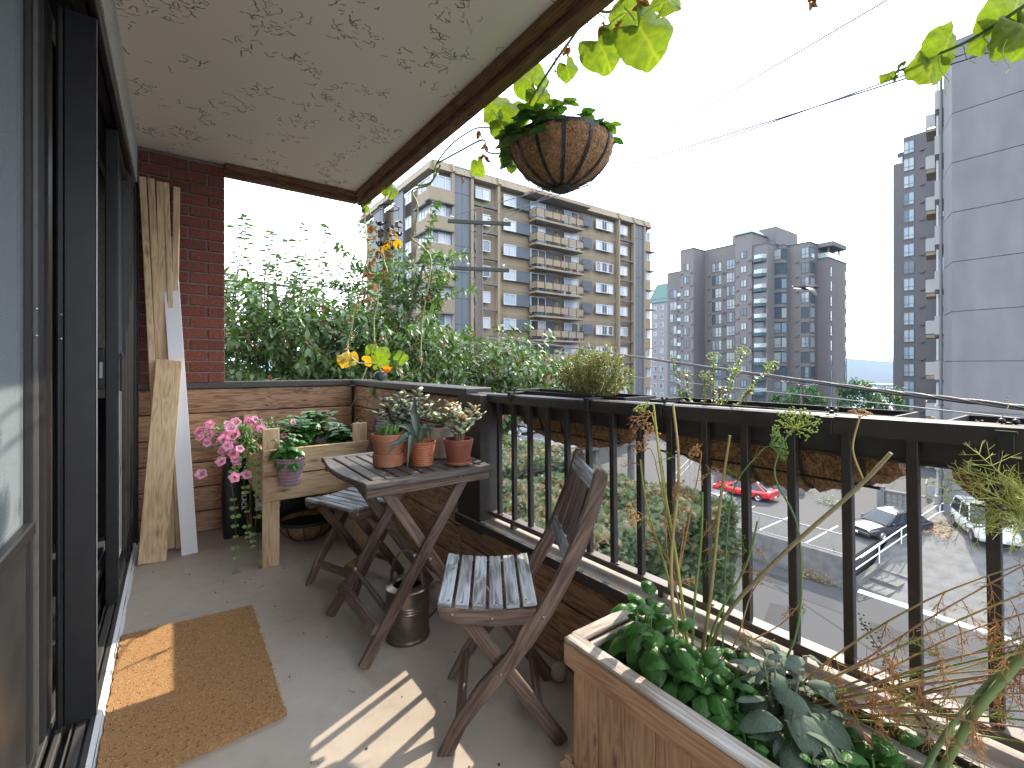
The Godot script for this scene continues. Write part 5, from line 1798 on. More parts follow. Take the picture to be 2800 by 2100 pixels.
func trough(label: String, z0: float, z1: float, sd: int) -> Node3D:
	rng.seed = sd
	var t := thing("rail_trough", label, "planter trough", Vector3(1.40, 0.92, z0), 0, "coir troughs hooked on the railing")
	var l := z1 - z0
	var b := MB.new()
	var ps := PackedVector3Array()
	var nz := noise(5.0, sd, 3)
	var nj := 40
	for j in nj + 1:
		var f := float(j) / nj
		var sag := pow(sin(PI * clampf(f * 0.9 + 0.05, 0, 1)), 0.4)
		for i in 13:
			var a := PI * i / 12
			var bump := 1.0 + nz.get_noise_2d(f * 3.0, a) * 0.16 - 0.10 * (1.0 if absf(fposmod(f * 5.0, 1.0) - 0.5) < 0.06 else 0.0)
			ps.append(Vector3(-cos(a) * 0.088 * (0.6 + 0.4 * sag) * bump, 0.05 - pow(sin(a), 0.8) * 0.165 * sag * bump, f * l))
	b.grid(ps, 13, nj + 1)
	for e in [0, nj]:
		for i in range(1, 12):
			var nr := Vector3(0, 0, -1.0 if e == 0 else 1.0)
			b.tri(ps[e * 13], ps[e * 13 + i], ps[e * 13 + i + 1], nr, nr, nr)
	part("coir_liner", b, M.coir, t)
	b = MB.new()
	for i in 260:
		var q := ps[rng.randi_range(1, nj - 1) * 13 + rng.randi_range(1, 11)]
		fibre(b, q, Vector3(q.x, q.y - 0.02, 0).normalized(), 0.035)
	part("coir_fibres", b, M.stem, t).set_meta("kind", "stuff")
	b = MB.new()
	b.bx(Vector3(0, 0.06, l / 2), Vector3(0.15, 0.05, l - 0.03))
	part("soil", b, M.soil, t)
	b = MB.new()
	for x: float in [-0.09, 0.09]:
		b.bx(Vector3(x, 0.105, l / 2), Vector3(0.006, 0.022, l), Basis.IDENTITY, 0.001)
	for z in [0.0, l]:
		b.bx(Vector3(0, 0.105, z), Vector3(0.18, 0.022, 0.006), Basis.IDENTITY, 0.001)
	part("rim", b, M.iron, t)
	for k in 5:
		b = MB.new()
		var f := 0.1 + 0.2 * k
		var sg := pow(sin(PI * clampf(f * 0.9 + 0.05, 0, 1)), 0.4)
		var rib := PackedVector3Array()
		for i in 13:
			var a := PI * i / 12
			rib.append(Vector3(-cos(a) * 0.089 * (0.6 + 0.4 * sg), 0.05 - pow(sin(a), 0.8) * 0.16 * sg, f * l))
		b.tube(rib, 0.004, 0.004, 5)
		part("rib", b, M.iron, t)
	b = MB.new()
	b.tube(PackedVector3Array([Vector3(-0.075, -0.055, 0.03), Vector3(-0.075, -0.055, l - 0.03)]), 0.0035, 0.0035, 5)
	part("wire", b, M.iron, t)
	for f in [0.14, 0.84]:
		b = MB.new()
		b.bx(Vector3(-0.125, 0.108, f * l), Vector3(0.10, 0.006, 0.03), Basis.IDENTITY, 0.001)
		b.bx(Vector3(-0.172, 0.09, f * l), Vector3(0.006, 0.04, 0.022), Basis.IDENTITY, 0.001)
		b.lathe(PackedVector2Array([Vector2(0.005, 0), Vector2(0.005, 0.014), Vector2(0, 0.015)]), Vector3(-0.14, 0.11, f * l), 8)
		for s: float in [-1.0, 1.0]:
			b.ball(Vector3(-0.14, 0.126, f * l + s * 0.009), Vector3(0.003, 0.006, 0.006), 8)
		part("clamp", b, M.iron, t)
	return t


func build_troughs() -> void:
	trough("coir lined trough hooked outside the railing behind the folding chair's back", -1.79, -1.10, 181)
	trough("coir lined trough hooked outside the middle of the railing", -0.99, -0.33, 182)
	trough("coir lined trough outside the railing at the right edge", -0.24, 0.42, 183)
	# thyme bush
	rng.seed = 190
	var t := thing("thyme_bush", "round yellow green thyme bush growing above the railing trough", "herb", Vector3(1.41, 0.99, -1.36))
	var st := MB.new()
	st.col = Color(0.2, 0.15, 0.08)
	var xs := []
	var cs := []
	var b := MB.new()
	b.leaf(Transform3D.IDENTITY, 1.0, 0.45, 0.2, 0.2, 0.0, 1.0, 2, 1)
	var lm := b.mesh()
	for s in 170:
		var a := fr(0, TAU)
		var q := sqrt(rng.randf())
		var tip := Vector3(cos(a) * 0.125 * q, 0.235 * sqrt(1.0 - q * q * 0.75) * fr(0.78, 1.12), sin(a) * 0.19 * q + 0.01)
		var pth := smooth_path([Vector3(tip.x * 0.2, 0, tip.z * 0.25), tip * Vector3(0.7, 0.55, 0.7), tip], 5)
		st.tube(pth, 0.0011, 0.0006, 3)
		for k in 64:
			var p := pth[mini(pth.size() - 1, int(pow(rng.randf(), 0.6) * pth.size()))] + rdir() * 0.009
			var x := toward(p, rdir() + Vector3(0, 0.5, 0)).scaled_local(Vector3.ONE * fr(0.008, 0.015))
			xs.append(x)
			var q2 := rng.randf()
			cs.append(Color(fr(0.22, 0.38), fr(0.26, 0.36), fr(0.06, 0.10)) if q2 < 0.62 else (Color(0.42, 0.24, 0.12) if q2 < 0.8 else Color(0.10, 0.17, 0.05)))
	part("stems", st, M.stem, t)
	many("foliage", lm, M.leaf, xs, t, cs)
	# oregano sprays
	t = thing("oregano_plant", "tall oregano sprays with pale flower heads above the middle trough", "herb", Vector3(1.41, 0.99, -0.82))
	st = MB.new()
	var fo := MB.new()
	var up := [[-0.10, Vector3(-0.02, 0.19, -0.14), 0.5], [-0.07, Vector3(0.0, 0.13, -0.1), 0.9], [0.0, Vector3(0, 0.19, 0.0), 1.0], [0.02, Vector3(0.02, 0.15, 0.06), 0.8], [0.03, Vector3(0.0, 0.205, 0.095), 1.0], [0.05, Vector3(0.02, 0.16, 0.17), 1.0], [-0.03, Vector3(0.02, 0.13, -0.04), 0.6], [0.06, Vector3(0, 0.09, 0.12), 0.4], [0.02, Vector3(0, 0.09, 0.02), 0.3], [0.01, Vector3(0.02, 0.11, -0.02), 0.3]]
	for q in up:
		st.col = Color(0.30, 0.22, 0.13)
		var pth := smooth_path([Vector3(0, 0, q[0]), (q[1] as Vector3) * 0.55 + Vector3(0, 0.01, float(q[0]) * 0.5), q[1]], 7)
		st.tube(pth, 0.0017, 0.001, 4)
		for i in pth.size():
			for s in 4:
				fo.col = Color(fr(0.30, 0.44), fr(0.38, 0.48), fr(0.12, 0.2)) * fr(0.8, 1.1)
				if float(q[2]) < 0.6 and rng.randf() < 0.5:
					fo.col = Color(0.36, 0.24, 0.13)
				fo.leaf(toward(pth[i], rdir() + Vector3(0, 0.2, 0)), fr(0.008, 0.017), 0.009, 0.3, 0.2, 0.0, 1.0, 3, 1)
		if float(q[2]) > 0.55:
			for k in 46:
				fo.col = Color(fr(0.45, 0.62), fr(0.50, 0.6), fr(0.24, 0.34))
				var p: Vector3 = q[1] + rdir() * 0.02 * Vector3(1.1, 0.7, 1.1)
				fo.ball(p, Vector3.ONE * fr(0.0015, 0.0032), 6)
	part("stems", st, M.stem, t)
	part("leaves_and_flowers", fo, M.leaf, t)
	# dry grasses further right
	t = thing("dry_seedlings", "sparse dry seed stalks in the right hand trough", "dry plant", Vector3(1.41, 0.99, 0.0))
	b = MB.new()
	for i in 26:
		var z := fr(-0.22, 0.2)
		b.col = Color(0.5, 0.36, 0.2) * fr(0.6, 1.2)
		var tip := Vector3(fr(-0.05, 0.05), fr(0.03, 0.09), z + fr(-0.04, 0.04))
		b.tube(smooth_path([Vector3(fr(-0.04, 0.04), 0, z), tip * Vector3(0.5, 0.7, 1.0), tip], 3), 0.0011, 0.0006, 4)
		for k in 7:
			b.ball(tip + rdir() * 0.006, Vector3.ONE * fr(0.001, 0.0022), 6)
	part("stalks", b, M.stem, t)


func build_hanging_basket() -> void:
	rng.seed = 200
	var c := Vector3(1.42, 1.945, -1.555)
	var t := thing("hanging_basket", "coir hanging basket with black ribs hung from the ceiling beam on chains", "hanging basket", c)
	var b := MB.new()
	var ps := PackedVector3Array()
	var nz := noise(2.5, 201, 3)
	var h := 0.185
	var r := 0.222
	for j in 11:
		var a := PI / 2 * j / 10
		for i in 49:
			var p := TAU * i / 48
			var bump := 1.02 + nz.get_noise_3d(cos(p), sin(p), a) * 0.03 + 0.03 * absf(sin((p - 0.17) * 6.0))
			ps.append(Vector3(cos(p) * r * sin(a) * bump, 0.01 + h * (1.0 - pow(cos(a), 1.15)), sin(p) * r * sin(a) * bump))
	b.grid(ps, 49, 11)
	part("coir_liner", b, M.coir, t)
	b = MB.new()
	for i in 520:
		var q := ps[rng.randi_range(1, 10) * 49 + rng.randi_range(0, 47)]
		fibre(b, q, (q - Vector3(0, h, 0)).normalized(), 0.03)
	part("coir_fibres", b, M.stem, t).set_meta("kind", "stuff")
	b = MB.new()
	b.lathe(PackedVector2Array([Vector2(r + 0.004, h + 0.004), Vector2(r + 0.008, h + 0.004), Vector2(r + 0.008, h + 0.026), Vector2(r + 0.004, h + 0.026), Vector2(r + 0.004, h + 0.004)]), Vector3.ZERO, 48)
	part("rim", b, M.iron, t)
	for k in 12:
		var a := TAU * k / 12 + 0.17
		b = MB.new()
		var prev := Vector3.ZERO
		var out := Vector3(cos(a), 0, sin(a))
		for j in 11:
			var e := PI / 2 * j / 10
			var p := out * (r * sin(e) * 1.018 + 0.003) + Vector3(0, 0.004 + h * (1.0 - pow(cos(e), 1.15)), 0)
			if j > 0:
				b.bar(prev, p + (p - prev) * 0.08, 0.014, 0.003, Vector3(-out.z, 0, out.x))
			prev = p
		part("rib", b, M.iron, t)
	b = MB.new()
	b.lathe(PackedVector2Array([Vector2(0, -0.006), Vector2(0.04, -0.006), Vector2(0.048, 0.0), Vector2(0.045, 0.012), Vector2(0, 0.012)]), Vector3.ZERO, 24)
	part("bottom_disc", b, M.iron, t)
	b = MB.new()
	b.lathe(PackedVector2Array([Vector2(r - 0.01, h - 0.005), Vector2(0.1, h + 0.01), Vector2(0, h + 0.015)]), Vector3.ZERO, 24, true)
	part("soil", b, M.soil, t)
	var top := Vector3(-0.065, 0.50, 0.03)
	for k in 4:
		var a := TAU * k / 4 + 0.6
		var e := Vector3(cos(a) * r, h + 0.02, sin(a) * r)
		b = MB.new()
		var n := 30
		var dir := (top - e).normalized()
		for i in n:
			var p := e.lerp(top, (i + 0.5) / n)
			var sd := dir.cross(Vector3(0.3, 0, 1)).normalized().rotated(dir, PI / 2 * (i % 2))
			var ring := PackedVector3Array()
			for q in 7:
				var w := TAU * q / 6
				ring.append(p + dir * cos(w) * 0.0085 + sd * sin(w) * 0.0042)
			b.tube(ring, 0.0011, 0.0011, 3)
		part("chain", b, M.iron, t)
	b = MB.new()
	b.tube(smooth_path([top, top + Vector3(0, 0.03, 0), Vector3(-0.075, 0.57, 0.05), Vector3(-0.07, 0.615, 0.07)], 4), 0.0025, 0.0025, 6)
	part("hook", b, M.iron, t)
	# plants in it
	var o := thing("strawberry_plant", "dark green strawberry plant filling the hanging basket", "plant", c + Vector3(0, h + 0.01, 0))
	var st := MB.new()
	var fo := MB.new()
	for i in 70:
		var a := fr(0, TAU)
		var q := sqrt(rng.randf()) * r * 1.05
		var y := fr(0.02, 0.15) * (1.2 - q / r * 0.7)
		if i % 4 == 0:
			q = r * 1.1
			y = fr(-0.05, 0.03)
			a = fr(2.2, 4.4)
		var tip := Vector3(cos(a) * q, y, sin(a) * q)
		st.col = Color(0.16, 0.2, 0.06)
		st.tube(smooth_path([Vector3(cos(a) * q * 0.3, 0, sin(a) * q * 0.3), tip * 0.6 + Vector3(0, 0.03, 0), tip], 3), 0.0017, 0.0011, 4)
		for k in 3:
			var d := Vector3(cos(a + (k - 1) * 1.1), fr(-0.3, 0.5), sin(a + (k - 1) * 1.1))
			fo.col = Color(fr(0.05, 0.10), fr(0.13, 0.2), fr(0.03, 0.05)) if i % 5 else Color(0.2, 0.3, 0.07)
			var l := fr(0.05, 0.075)
			fo.leaf(toward(tip, d), l, l * 0.85, fr(0.2, 0.8), 0.25, 0.1, 0.8, 5, 2, 0.03)
	part("stems", st, M.stem, o)
	part("foliage", fo, M.leaf, o)


var squash_mesh := []


func squash_leaves() -> void:
	for k in 4:
		var b := MB.new()
		var ps := PackedVector3Array()
		var seg := 44
		var nz := noise(1.6, 210 + k, 2)
		for i in seg + 1:
			var a := TAU * i / seg
			var lob := 0.84 + 0.11 * pow(absf(cos(a * 2.5)), 0.9) + 0.03 * sin(a * 22.0)
			var notch := 1.0 - 0.75 * exp(-pow((absf(a - PI)) / 0.22, 2.0))
			for q in [0.001, 0.3, 0.62, 0.85, 1.0]:
				var rr: float = q * lob * lerpf(1.0, notch, q) * 0.62
				var y: float = -0.30 * q * q * (0.6 + 0.5 * cos(a * (2 + k % 2) + k)) + nz.get_noise_2d(cos(a) * q, sin(a) * q) * 0.14 * q + 0.05 * sin(5.0 * a) * q * q
				ps.append(Vector3(sin(a) * rr, y, cos(a) * rr + 0.3))
		b.grid(ps, 5, seg + 1, Vector3.UP)
		# texture over the plan of the leaf
		for i in b.v.size():
			b.u[i] = Vector2(b.v[i].x * 0.8 + 0.5, b.v[i].z * 0.8 + 0.2)
		squash_mesh.append(b.mesh())


func dry_curl(b: MB, at: Vector3, l: float) -> void:
	for k in 4:
		b.col = Color(0.33, 0.17, 0.075) * fr(0.6, 1.3)
		b.leaf(toward(at + rdir() * l * 0.12, rdir() * 0.6 + Vector3(0, -0.9, 0), rdir()), l, l * 0.5, fr(0.8, 2.2), fr(0.4, 1.0), 0.3, 1.0, 5, 2, 0.06)


func build_vine() -> void:
	rng.seed = 220
	squash_leaves()
	var green := Color(0.17, 0.26, 0.07)
	var pale := Color(0.36, 0.40, 0.17)
	# runs along the beam
	var t := thing("squash_vine", "squash vine climbing along the ceiling beam behind the hanging basket", "vine", Vector3(1.36, 2.5, -1.3))
	var b := MB.new()
	b.col = green
	var o := t.position
	var main := [Vector3(1.36, 2.40, -3.0), Vector3(1.37, 2.353, -2.753), Vector3(1.37, 2.447, -2.683), Vector3(1.37, 2.495, -2.486), Vector3(1.38, 2.490, -2.237), Vector3(1.38, 2.426, -2.068)]
	var m2 := [Vector3(1.39, 2.305, -1.86), Vector3(1.37, 2.392, -1.739), Vector3(1.37, 2.485, -1.572), Vector3(1.37, 2.54, -1.443), Vector3(1.365, 2.576, -1.318), Vector3(1.37, 2.523, -1.222), Vector3(1.37, 2.527, -1.156), Vector3(1.37, 2.56, -1.04)]
	var m3 := [Vector3(1.37, 2.447, -2.683), Vector3(1.39, 2.437, -2.441), Vector3(1.39, 2.403, -2.165), Vector3(1.40, 2.337, -2.148), Vector3(1.40, 2.275, -2.004), Vector3(1.39, 2.305, -1.86)]
	for q in [main, m2, m3]:
		var pts := []
		for p in q:
			pts.append((p as Vector3) - o)
		b.tube(smooth_path(pts, 5), 0.006, 0.0055 if q == m2 else 0.004, 7)
	part("stem", b, M.stem, t)
	var right := Vector3(0.806, 0, 0.592)
	var toc := Vector3(-0.55, -0.3, 0.6)
	# [middle of the leaf, the way it points, size, unrest]
	var lv := [[Vector3(1.38, 2.433, -1.282), Vector3(0.25, -0.8, 0.3), 0.165, 0.1], [Vector3(1.38, 2.358, -1.073), Vector3(0.4, -0.75, 0.3), 0.185, 0.1], [Vector3(1.38, 2.481, -1.126), Vector3(0.4, 0.3, 0.4), 0.125, 0.1], [Vector3(1.40, 2.49, -1.231), Vector3(0.3, -0.4, 0.3), 0.10, 0.4], [Vector3(1.40, 2.43, -0.985), Vector3(0.6, 0.35, 0.45), 0.10, 0.4],
		[Vector3(1.38, 2.522, -1.739), Vector3(-0.35, 0.6, -0.5), 0.15, 0.0], [Vector3(1.39, 2.422, -1.696), Vector3(0.1, -0.6, 0.1), 0.11, 0.2], [Vector3(1.38, 2.509, -2.028), Vector3(-0.3, 0.7, -0.4), 0.155, 0.1], [Vector3(1.40, 2.423, -1.873), Vector3(0.2, 0.6, 0.2), 0.14, 0.4], [Vector3(1.37, 2.401, -1.96), Vector3(0.2, -0.5, 0.25), 0.13, 0.0], [Vector3(1.40, 2.287, -1.887), Vector3(0.2, -0.6, 0.2), 0.12, 0.3], [Vector3(1.39, 2.225, -1.916), Vector3(0.0, -0.7, 0.0), 0.10, 0.1], [Vector3(1.38, 2.268, -2.218), Vector3(0.3, -0.8, 0.0), 0.10, 0.6], [Vector3(1.38, 2.44, -1.475), Vector3(0.25, -0.8, 0.1), 0.085, 0.5]]
	var i := 0
	for q in lv:
		b = MB.new()
		b.col = green * 1.1
		var d: Vector3 = (q[1] as Vector3).normalized()
		var base: Vector3 = q[0] - o - d * float(q[2]) * 0.3
		b.tube(smooth_path([base - d * 0.07 - Vector3(0, 0.01, 0), base - d * 0.03, base], 3), 0.0025, 0.002, 5)
		part("leaf_stalk", b, M.stem, t)
		var lf := part_mesh("leaf", squash_mesh[i % 4], M.squash, t)
		lf.transform = toward(base, d, toc + rdir() * float(q[3]) + Vector3(0, 0.2, 0)).scaled_local(Vector3.ONE * float(q[2]))
		i += 1
	b = MB.new()
	for q in [Vector3(1.37, 2.50, -1.27), Vector3(1.37, 2.46, -1.17), Vector3(1.37, 2.52, -1.46), Vector3(1.38, 2.44, -1.36), Vector3(1.39, 2.47, -2.2), Vector3(1.37, 2.25, -2.35), Vector3(1.39, 2.37, -2.15), Vector3(1.4, 2.33, -2.17), Vector3(1.38, 2.47, -1.07), Vector3(1.38, 2.29, -2.12)]:
		dry_curl(b, q - o, fr(0.03, 0.055))
	part("dried_leaves", b, M.dryleaf, t)
	# hanging strands over the far parapet
	var hang := [["left squash strand hanging from the beam corner down to the parapet cap", [Vector3(1.30, 2.49, -3.85), Vector3(1.30, 2.307, -3.843), Vector3(1.30, 2.11, -3.756), Vector3(1.30, 1.916, -3.888), Vector3(1.30, 1.773, -3.949), Vector3(1.30, 1.641, -4.12), Vector3(1.30, 1.476, -4.2), Vector3(1.30, 1.364, -4.3), Vector3(1.29, 1.274, -4.26), Vector3(1.28, 1.18, -4.0)]],
		["middle squash strand hanging between the wind chime and the parapet", [Vector3(1.31, 2.08, -3.62), Vector3(1.31, 2.02, -3.47), Vector3(1.31, 1.947, -3.439), Vector3(1.31, 1.859, -3.378), Vector3(1.31, 1.804, -3.527), Vector3(1.31, 1.652, -3.579), Vector3(1.31, 1.527, -3.659), Vector3(1.31, 1.354, -3.646), Vector3(1.30, 1.25, -3.632)]],
		["right squash strand falling in a long zigzag to the parapet cap", [Vector3(1.35, 2.401, -2.593), Vector3(1.34, 2.322, -2.722), Vector3(1.34, 2.36, -2.987), Vector3(1.34, 2.227, -2.901), Vector3(1.34, 2.063, -2.965), Vector3(1.34, 2.02, -2.976), Vector3(1.34, 1.866, -2.722), Vector3(1.33, 1.731, -2.698), Vector3(1.33, 1.586, -2.758), Vector3(1.33, 1.435, -2.812), Vector3(1.33, 1.24, -2.83), Vector3(1.33, 1.137, -2.848), Vector3(1.30, 1.05, -3.1)]]]
	for h in hang:
		var pts: Array = h[1]
		var s := thing("squash_strand", h[0], "vine", pts[0], 0, "squash strands hanging from the beam")
		var q := []
		for p in pts:
			q.append((p as Vector3) - s.position + Vector3(0, 0, 0))
		b = MB.new()
		b.col = pale
		var pth := smooth_path(q, 5)
		b.tube(pth, 0.0062, 0.0045, 7)
		for k in q.size():
			b.ball(q[k], Vector3.ONE * 0.008, 7)
		part("stem", b, M.stem, s)
		b = MB.new()
		for k in pth.size():
			if rng.randf() < 0.22:
				dry_curl(b, pth[k] + rdir() * 0.015, fr(0.02, 0.05))
			elif rng.randf() < 0.25:
				b.col = Color(0.45, 0.33, 0.18)
				var e := pth[k] + rdir() * 0.04
				b.tube(smooth_path([pth[k], e, e + rdir() * 0.03], 3), 0.0015, 0.0008, 4)
		part("dried_leaves", b, M.dryleaf, s)
	# lower end with its fruit and blossom on the cap
	t = thing("squash_vine", "squash vine end lying on the parapet cap with yellow blossom and dark fruit", "vine", Vector3(1.27, 1.04, -3.35))
	b = MB.new()
	b.col = pale * 0.8
	b.tube(smooth_path([Vector3(0.02, 0.22, -0.92), Vector3(0.01, 0.14, -0.62), Vector3(0.0, 0.13, -0.42), Vector3(0.01, 0.12, -0.15), Vector3(0.01, 0.05, -0.05)], 5), 0.006, 0.004, 7)
	b.tube(smooth_path([Vector3(0.02, 0.04, 0.24), Vector3(0.0, 0.09, 0.25), Vector3(0.02, 0.21, 0.35), Vector3(0.05, 0.27, 0.55)], 5), 0.005, 0.004, 7)
	b.tube(smooth_path([Vector3(-0.01, 0.10, -0.33), Vector3(-0.06, -0.01, -0.3), Vector3(-0.10, -0.12, -0.3), Vector3(-0.16, -0.27, -0.34)], 5), 0.004, 0.003, 6)
	b.tube(smooth_path([Vector3(0.0, 0.0, 0.1), Vector3(-0.07, -0.06, 0.0), Vector3(-0.10, -0.2, -0.1), Vector3(-0.14, -0.3, -0.22)], 5), 0.004, 0.003, 6)
	part("stem", b, M.stem, t)
	for q in [[Vector3(0.0, 0.22, -0.82), Vector3(-0.3, -0.5, 0.1), 0.16, 1], [Vector3(0.0, 0.20, -0.28), Vector3(0.2, 0.5, 0.2), 0.10, 0], [Vector3(0.0, 0.17, -0.05), Vector3(0.1, 0.4, 0.3), 0.10, 0], [Vector3(0.0, 0.14, -0.44), Vector3(0.3, 0.1, 0.5), 0.09, 1], [Vector3(0.0, 0.12, -0.17), Vector3(0.5, 0.1, 0.3), 0.13, 0], [Vector3(-0.03, -0.02, 0.02), Vector3(-0.3, -0.5, 0.2), 0.12, 0], [Vector3(0.0, 0.14, 0.28), Vector3(0.3, 0.3, 0.3), 0.09, 0]]:
		var yl: bool = q[3] == 1
		var lf := part_mesh("leaf", squash_mesh[rng.randi() % 4], yellow_leaf() if yl else M.squash, t)
		lf.transform = toward(q[0], q[1], toc + rdir() * 0.3).scaled_local(Vector3.ONE * float(q[2]))
	b = MB.new()
	b.col = Color(0.05, 0.075, 0.06)
	b.ball(Vector3(0.0, 0.035, -0.06), Vector3(0.05, 0.038, 0.065), 16)
	part("fruit", b, M.succulent, t)
	b = MB.new()
	b.col = Color(0.80, 0.52, 0.02)
	for k in 5:
		var a := TAU * k / 5
		b.leaf(toward(Vector3(-0.02, 0.055, 0.12), Vector3(cos(a) * 0.6, 0.5, sin(a) * 0.6 + 0.3)), 0.07, 0.05, -0.5, 0.5, 0.1, 1.2, 6, 2, 0.03)
	part("blossom", b, M.petal, t)
	b = MB.new()
	for k in 5:
		dry_curl(b, Vector3(fr(-0.02, 0.02), fr(0.0, 0.12), fr(-0.5, 0.3)), fr(0.02, 0.04))
	part("dried_leaves", b, M.dryleaf, t)
	# dead leaves round the chime
	t = thing("squash_vine", "yellowing squash shoot with dead brown leaves tangled in the wind chime", "vine", Vector3(1.31, 2.46, -3.78))
	b = MB.new()
	b.col = pale
	b.tube(smooth_path([Vector3(0, 0, 0), Vector3(0.0, -0.09, 0.08), Vector3(0.01, -0.06, 0.35), Vector3(0.0, -0.02, 0.5)], 4), 0.005, 0.003, 6)
	b.tube(smooth_path([Vector3(0.0, -0.3, 0.12), Vector3(0.0, -0.33, 0.22), Vector3(0.0, -0.36, 0.4), Vector3(0, -0.40, 0.46)], 4), 0.004, 0.004, 6)
	part("stem", b, M.stem, t)
	for q in [[Vector3(0.0, 0.02, -0.02), Vector3(-0.3, 0.1, -0.5), 0.10, 1.6], [Vector3(0.0, -0.02, 0.42), Vector3(0.2, 0.5, 0.1), 0.11, 1.0], [Vector3(0, -0.36, 0.42), Vector3(0.3, -0.2, 0.6), 0.13, 2.2], [Vector3(0, -0.36, 0.32), Vector3(-0.1, -0.5, 0.1), 0.09, 2.2]]:
		var lf := part_mesh("leaf", squash_mesh[rng.randi() % 4], M.squash if float(q[3]) < 2 else yellow_leaf(), t)
		lf.transform = toward(q[0], q[1], toc + rdir() * 0.3).scaled_local(Vector3.ONE * float(q[2]))
	b = MB.new()
	for q in [Vector3(0, -0.18, 0.1), Vector3(0, -0.27, 0.12), Vector3(0.01, -0.36, 0.06), Vector3(0, -0.44, 0.12), Vector3(0, -0.46, 0.02), Vector3(0, -0.53, -0.02), Vector3(0, -0.4, 0.22), Vector3(0, -0.64, 0.1), Vector3(0, -0.34, 0.26), Vector3(0, -0.55, 0.35), Vector3(0, -0.74, 0.02), Vector3(0, -0.45, 0.4)]:
		dry_curl(b, q, fr(0.05, 0.085))
	part("dried_leaves", b, M.dryleaf, t)
	# the shoot at the top right
	t = thing("squash_shoot", "squash shoot with curling tendrils reaching in from the top right corner", "vine", Vector3(1.4, 1.95, -0.05))
	o = t.position
	b = MB.new()
	b.col = Color(0.09, 0.14, 0.05)
	var sp := [Vector3(1.38, 1.845, -0.335), Vector3(1.38, 1.846, -0.271), Vector3(1.38, 1.847, -0.233), Vector3(1.38, 1.853, -0.20), Vector3(1.38, 1.864, -0.166), Vector3(1.385, 1.89, -0.10)]
	var spl := []
	for p in sp:
		spl.append((p as Vector3) - o)
	b.tube(smooth_path(spl, 5), 0.0025, 0.0042, 8)
	part("stem", b, M.stem, t)
	for q in [[Vector3(1.38, 1.862, -0.255), Vector3(0.1, 0.8, 0.3), 0.075, 0.1], [Vector3(1.375, 1.826, -0.28), Vector3(-0.1, -0.8, -0.1), 0.075, 0.2], [Vector3(1.40, 1.885, -0.155), Vector3(0.2, 0.7, 0.3), 0.11, 0.1], [Vector3(1.40, 1.853, -0.195), Vector3(0.4, 0.1, 0.1), 0.065, 0.3], [Vector3(1.39, 1.832, -0.14), Vector3(0.2, -0.7, 0.2), 0.09, 0.1], [Vector3(1.38, 1.845, -0.36), Vector3(-0.2, 0.2, -0.6), 0.03, 0.9]]:
		var d: Vector3 = (q[1] as Vector3).normalized()
		var lf := part_mesh("leaf", squash_mesh[i % 4], M.squash, t)
		i += 1
		lf.transform = toward((q[0] as Vector3) - o - d * float(q[2]) * 0.3, d, toc + rdir() * float(q[3])).scaled_local(Vector3.ONE * float(q[2]))
	b = MB.new()
	b.col = Color(0.46, 0.52, 0.2)
	for q in [[sp[1], Vector3(0.0, -0.10, 0.02), 3], [sp[2], Vector3(0.0, -0.05, 0.02), 2], [sp[3], Vector3(0, -0.075, 0.02), 3], [sp[4], Vector3(0.0, -0.12, 0.0), 4], [sp[1], Vector3(0, -0.02, -0.03), 2]]:
		var pts := []
		var a0 := fr(0, TAU)
		for k in 12:
			var f := k / 11.0
			var w := f * TAU * float(q[2]) * 0.45 + a0
			var rr := 0.013 * f * (1.1 - f * 0.4)
			pts.append((q[0] as Vector3) - o + (q[1] as Vector3) * f + Vector3(0, sin(w) * rr * 0.5, 0) + right * cos(w) * rr)
		b.tube(smooth_path(pts, 4), 0.0011, 0.0007, 5)
	part("tendrils", b, M.stem, t)
	b = MB.new()
	for k in 8:
		b.col = Color(0.10, 0.16, 0.06) * fr(0.8, 1.4)
		b.leaf(toward((sp[0] as Vector3) - o + rdir() * 0.008, rdir() + Vector3(-0.4, 0.1, -0.5)), fr(0.012, 0.026), 0.012, 0.8, 0.6, 0.2, 1.2, 4, 1, 0.05)
	part("young_leaves", b, M.leaf, t)
	b = MB.new()
	dry_curl(b, Vector3.ZERO, 0.03)
	dry_curl(b, Vector3(0.004, 0.018, 0.0), 0.03)
	var dl := one("dried_leaf", b, M.dryleaf, "shrivelled brown leaf dangling at the top edge against the sky", "dried leaf")
	dl.position = Vector3(1.38, 2.125, -0.521)


func yellow_leaf() -> StandardMaterial3D:
	if not M.has("yellow"):
		var v := vein_tex(Color(0.55, 0.38, 0.03), Color(0.6, 0.5, 0.1), 4, 0.5, 77)
		M.yellow = leafmat(0.6, Color(1.0, 0.8, 0.1), v[0], v[1], 0.2)
	return M.yellow


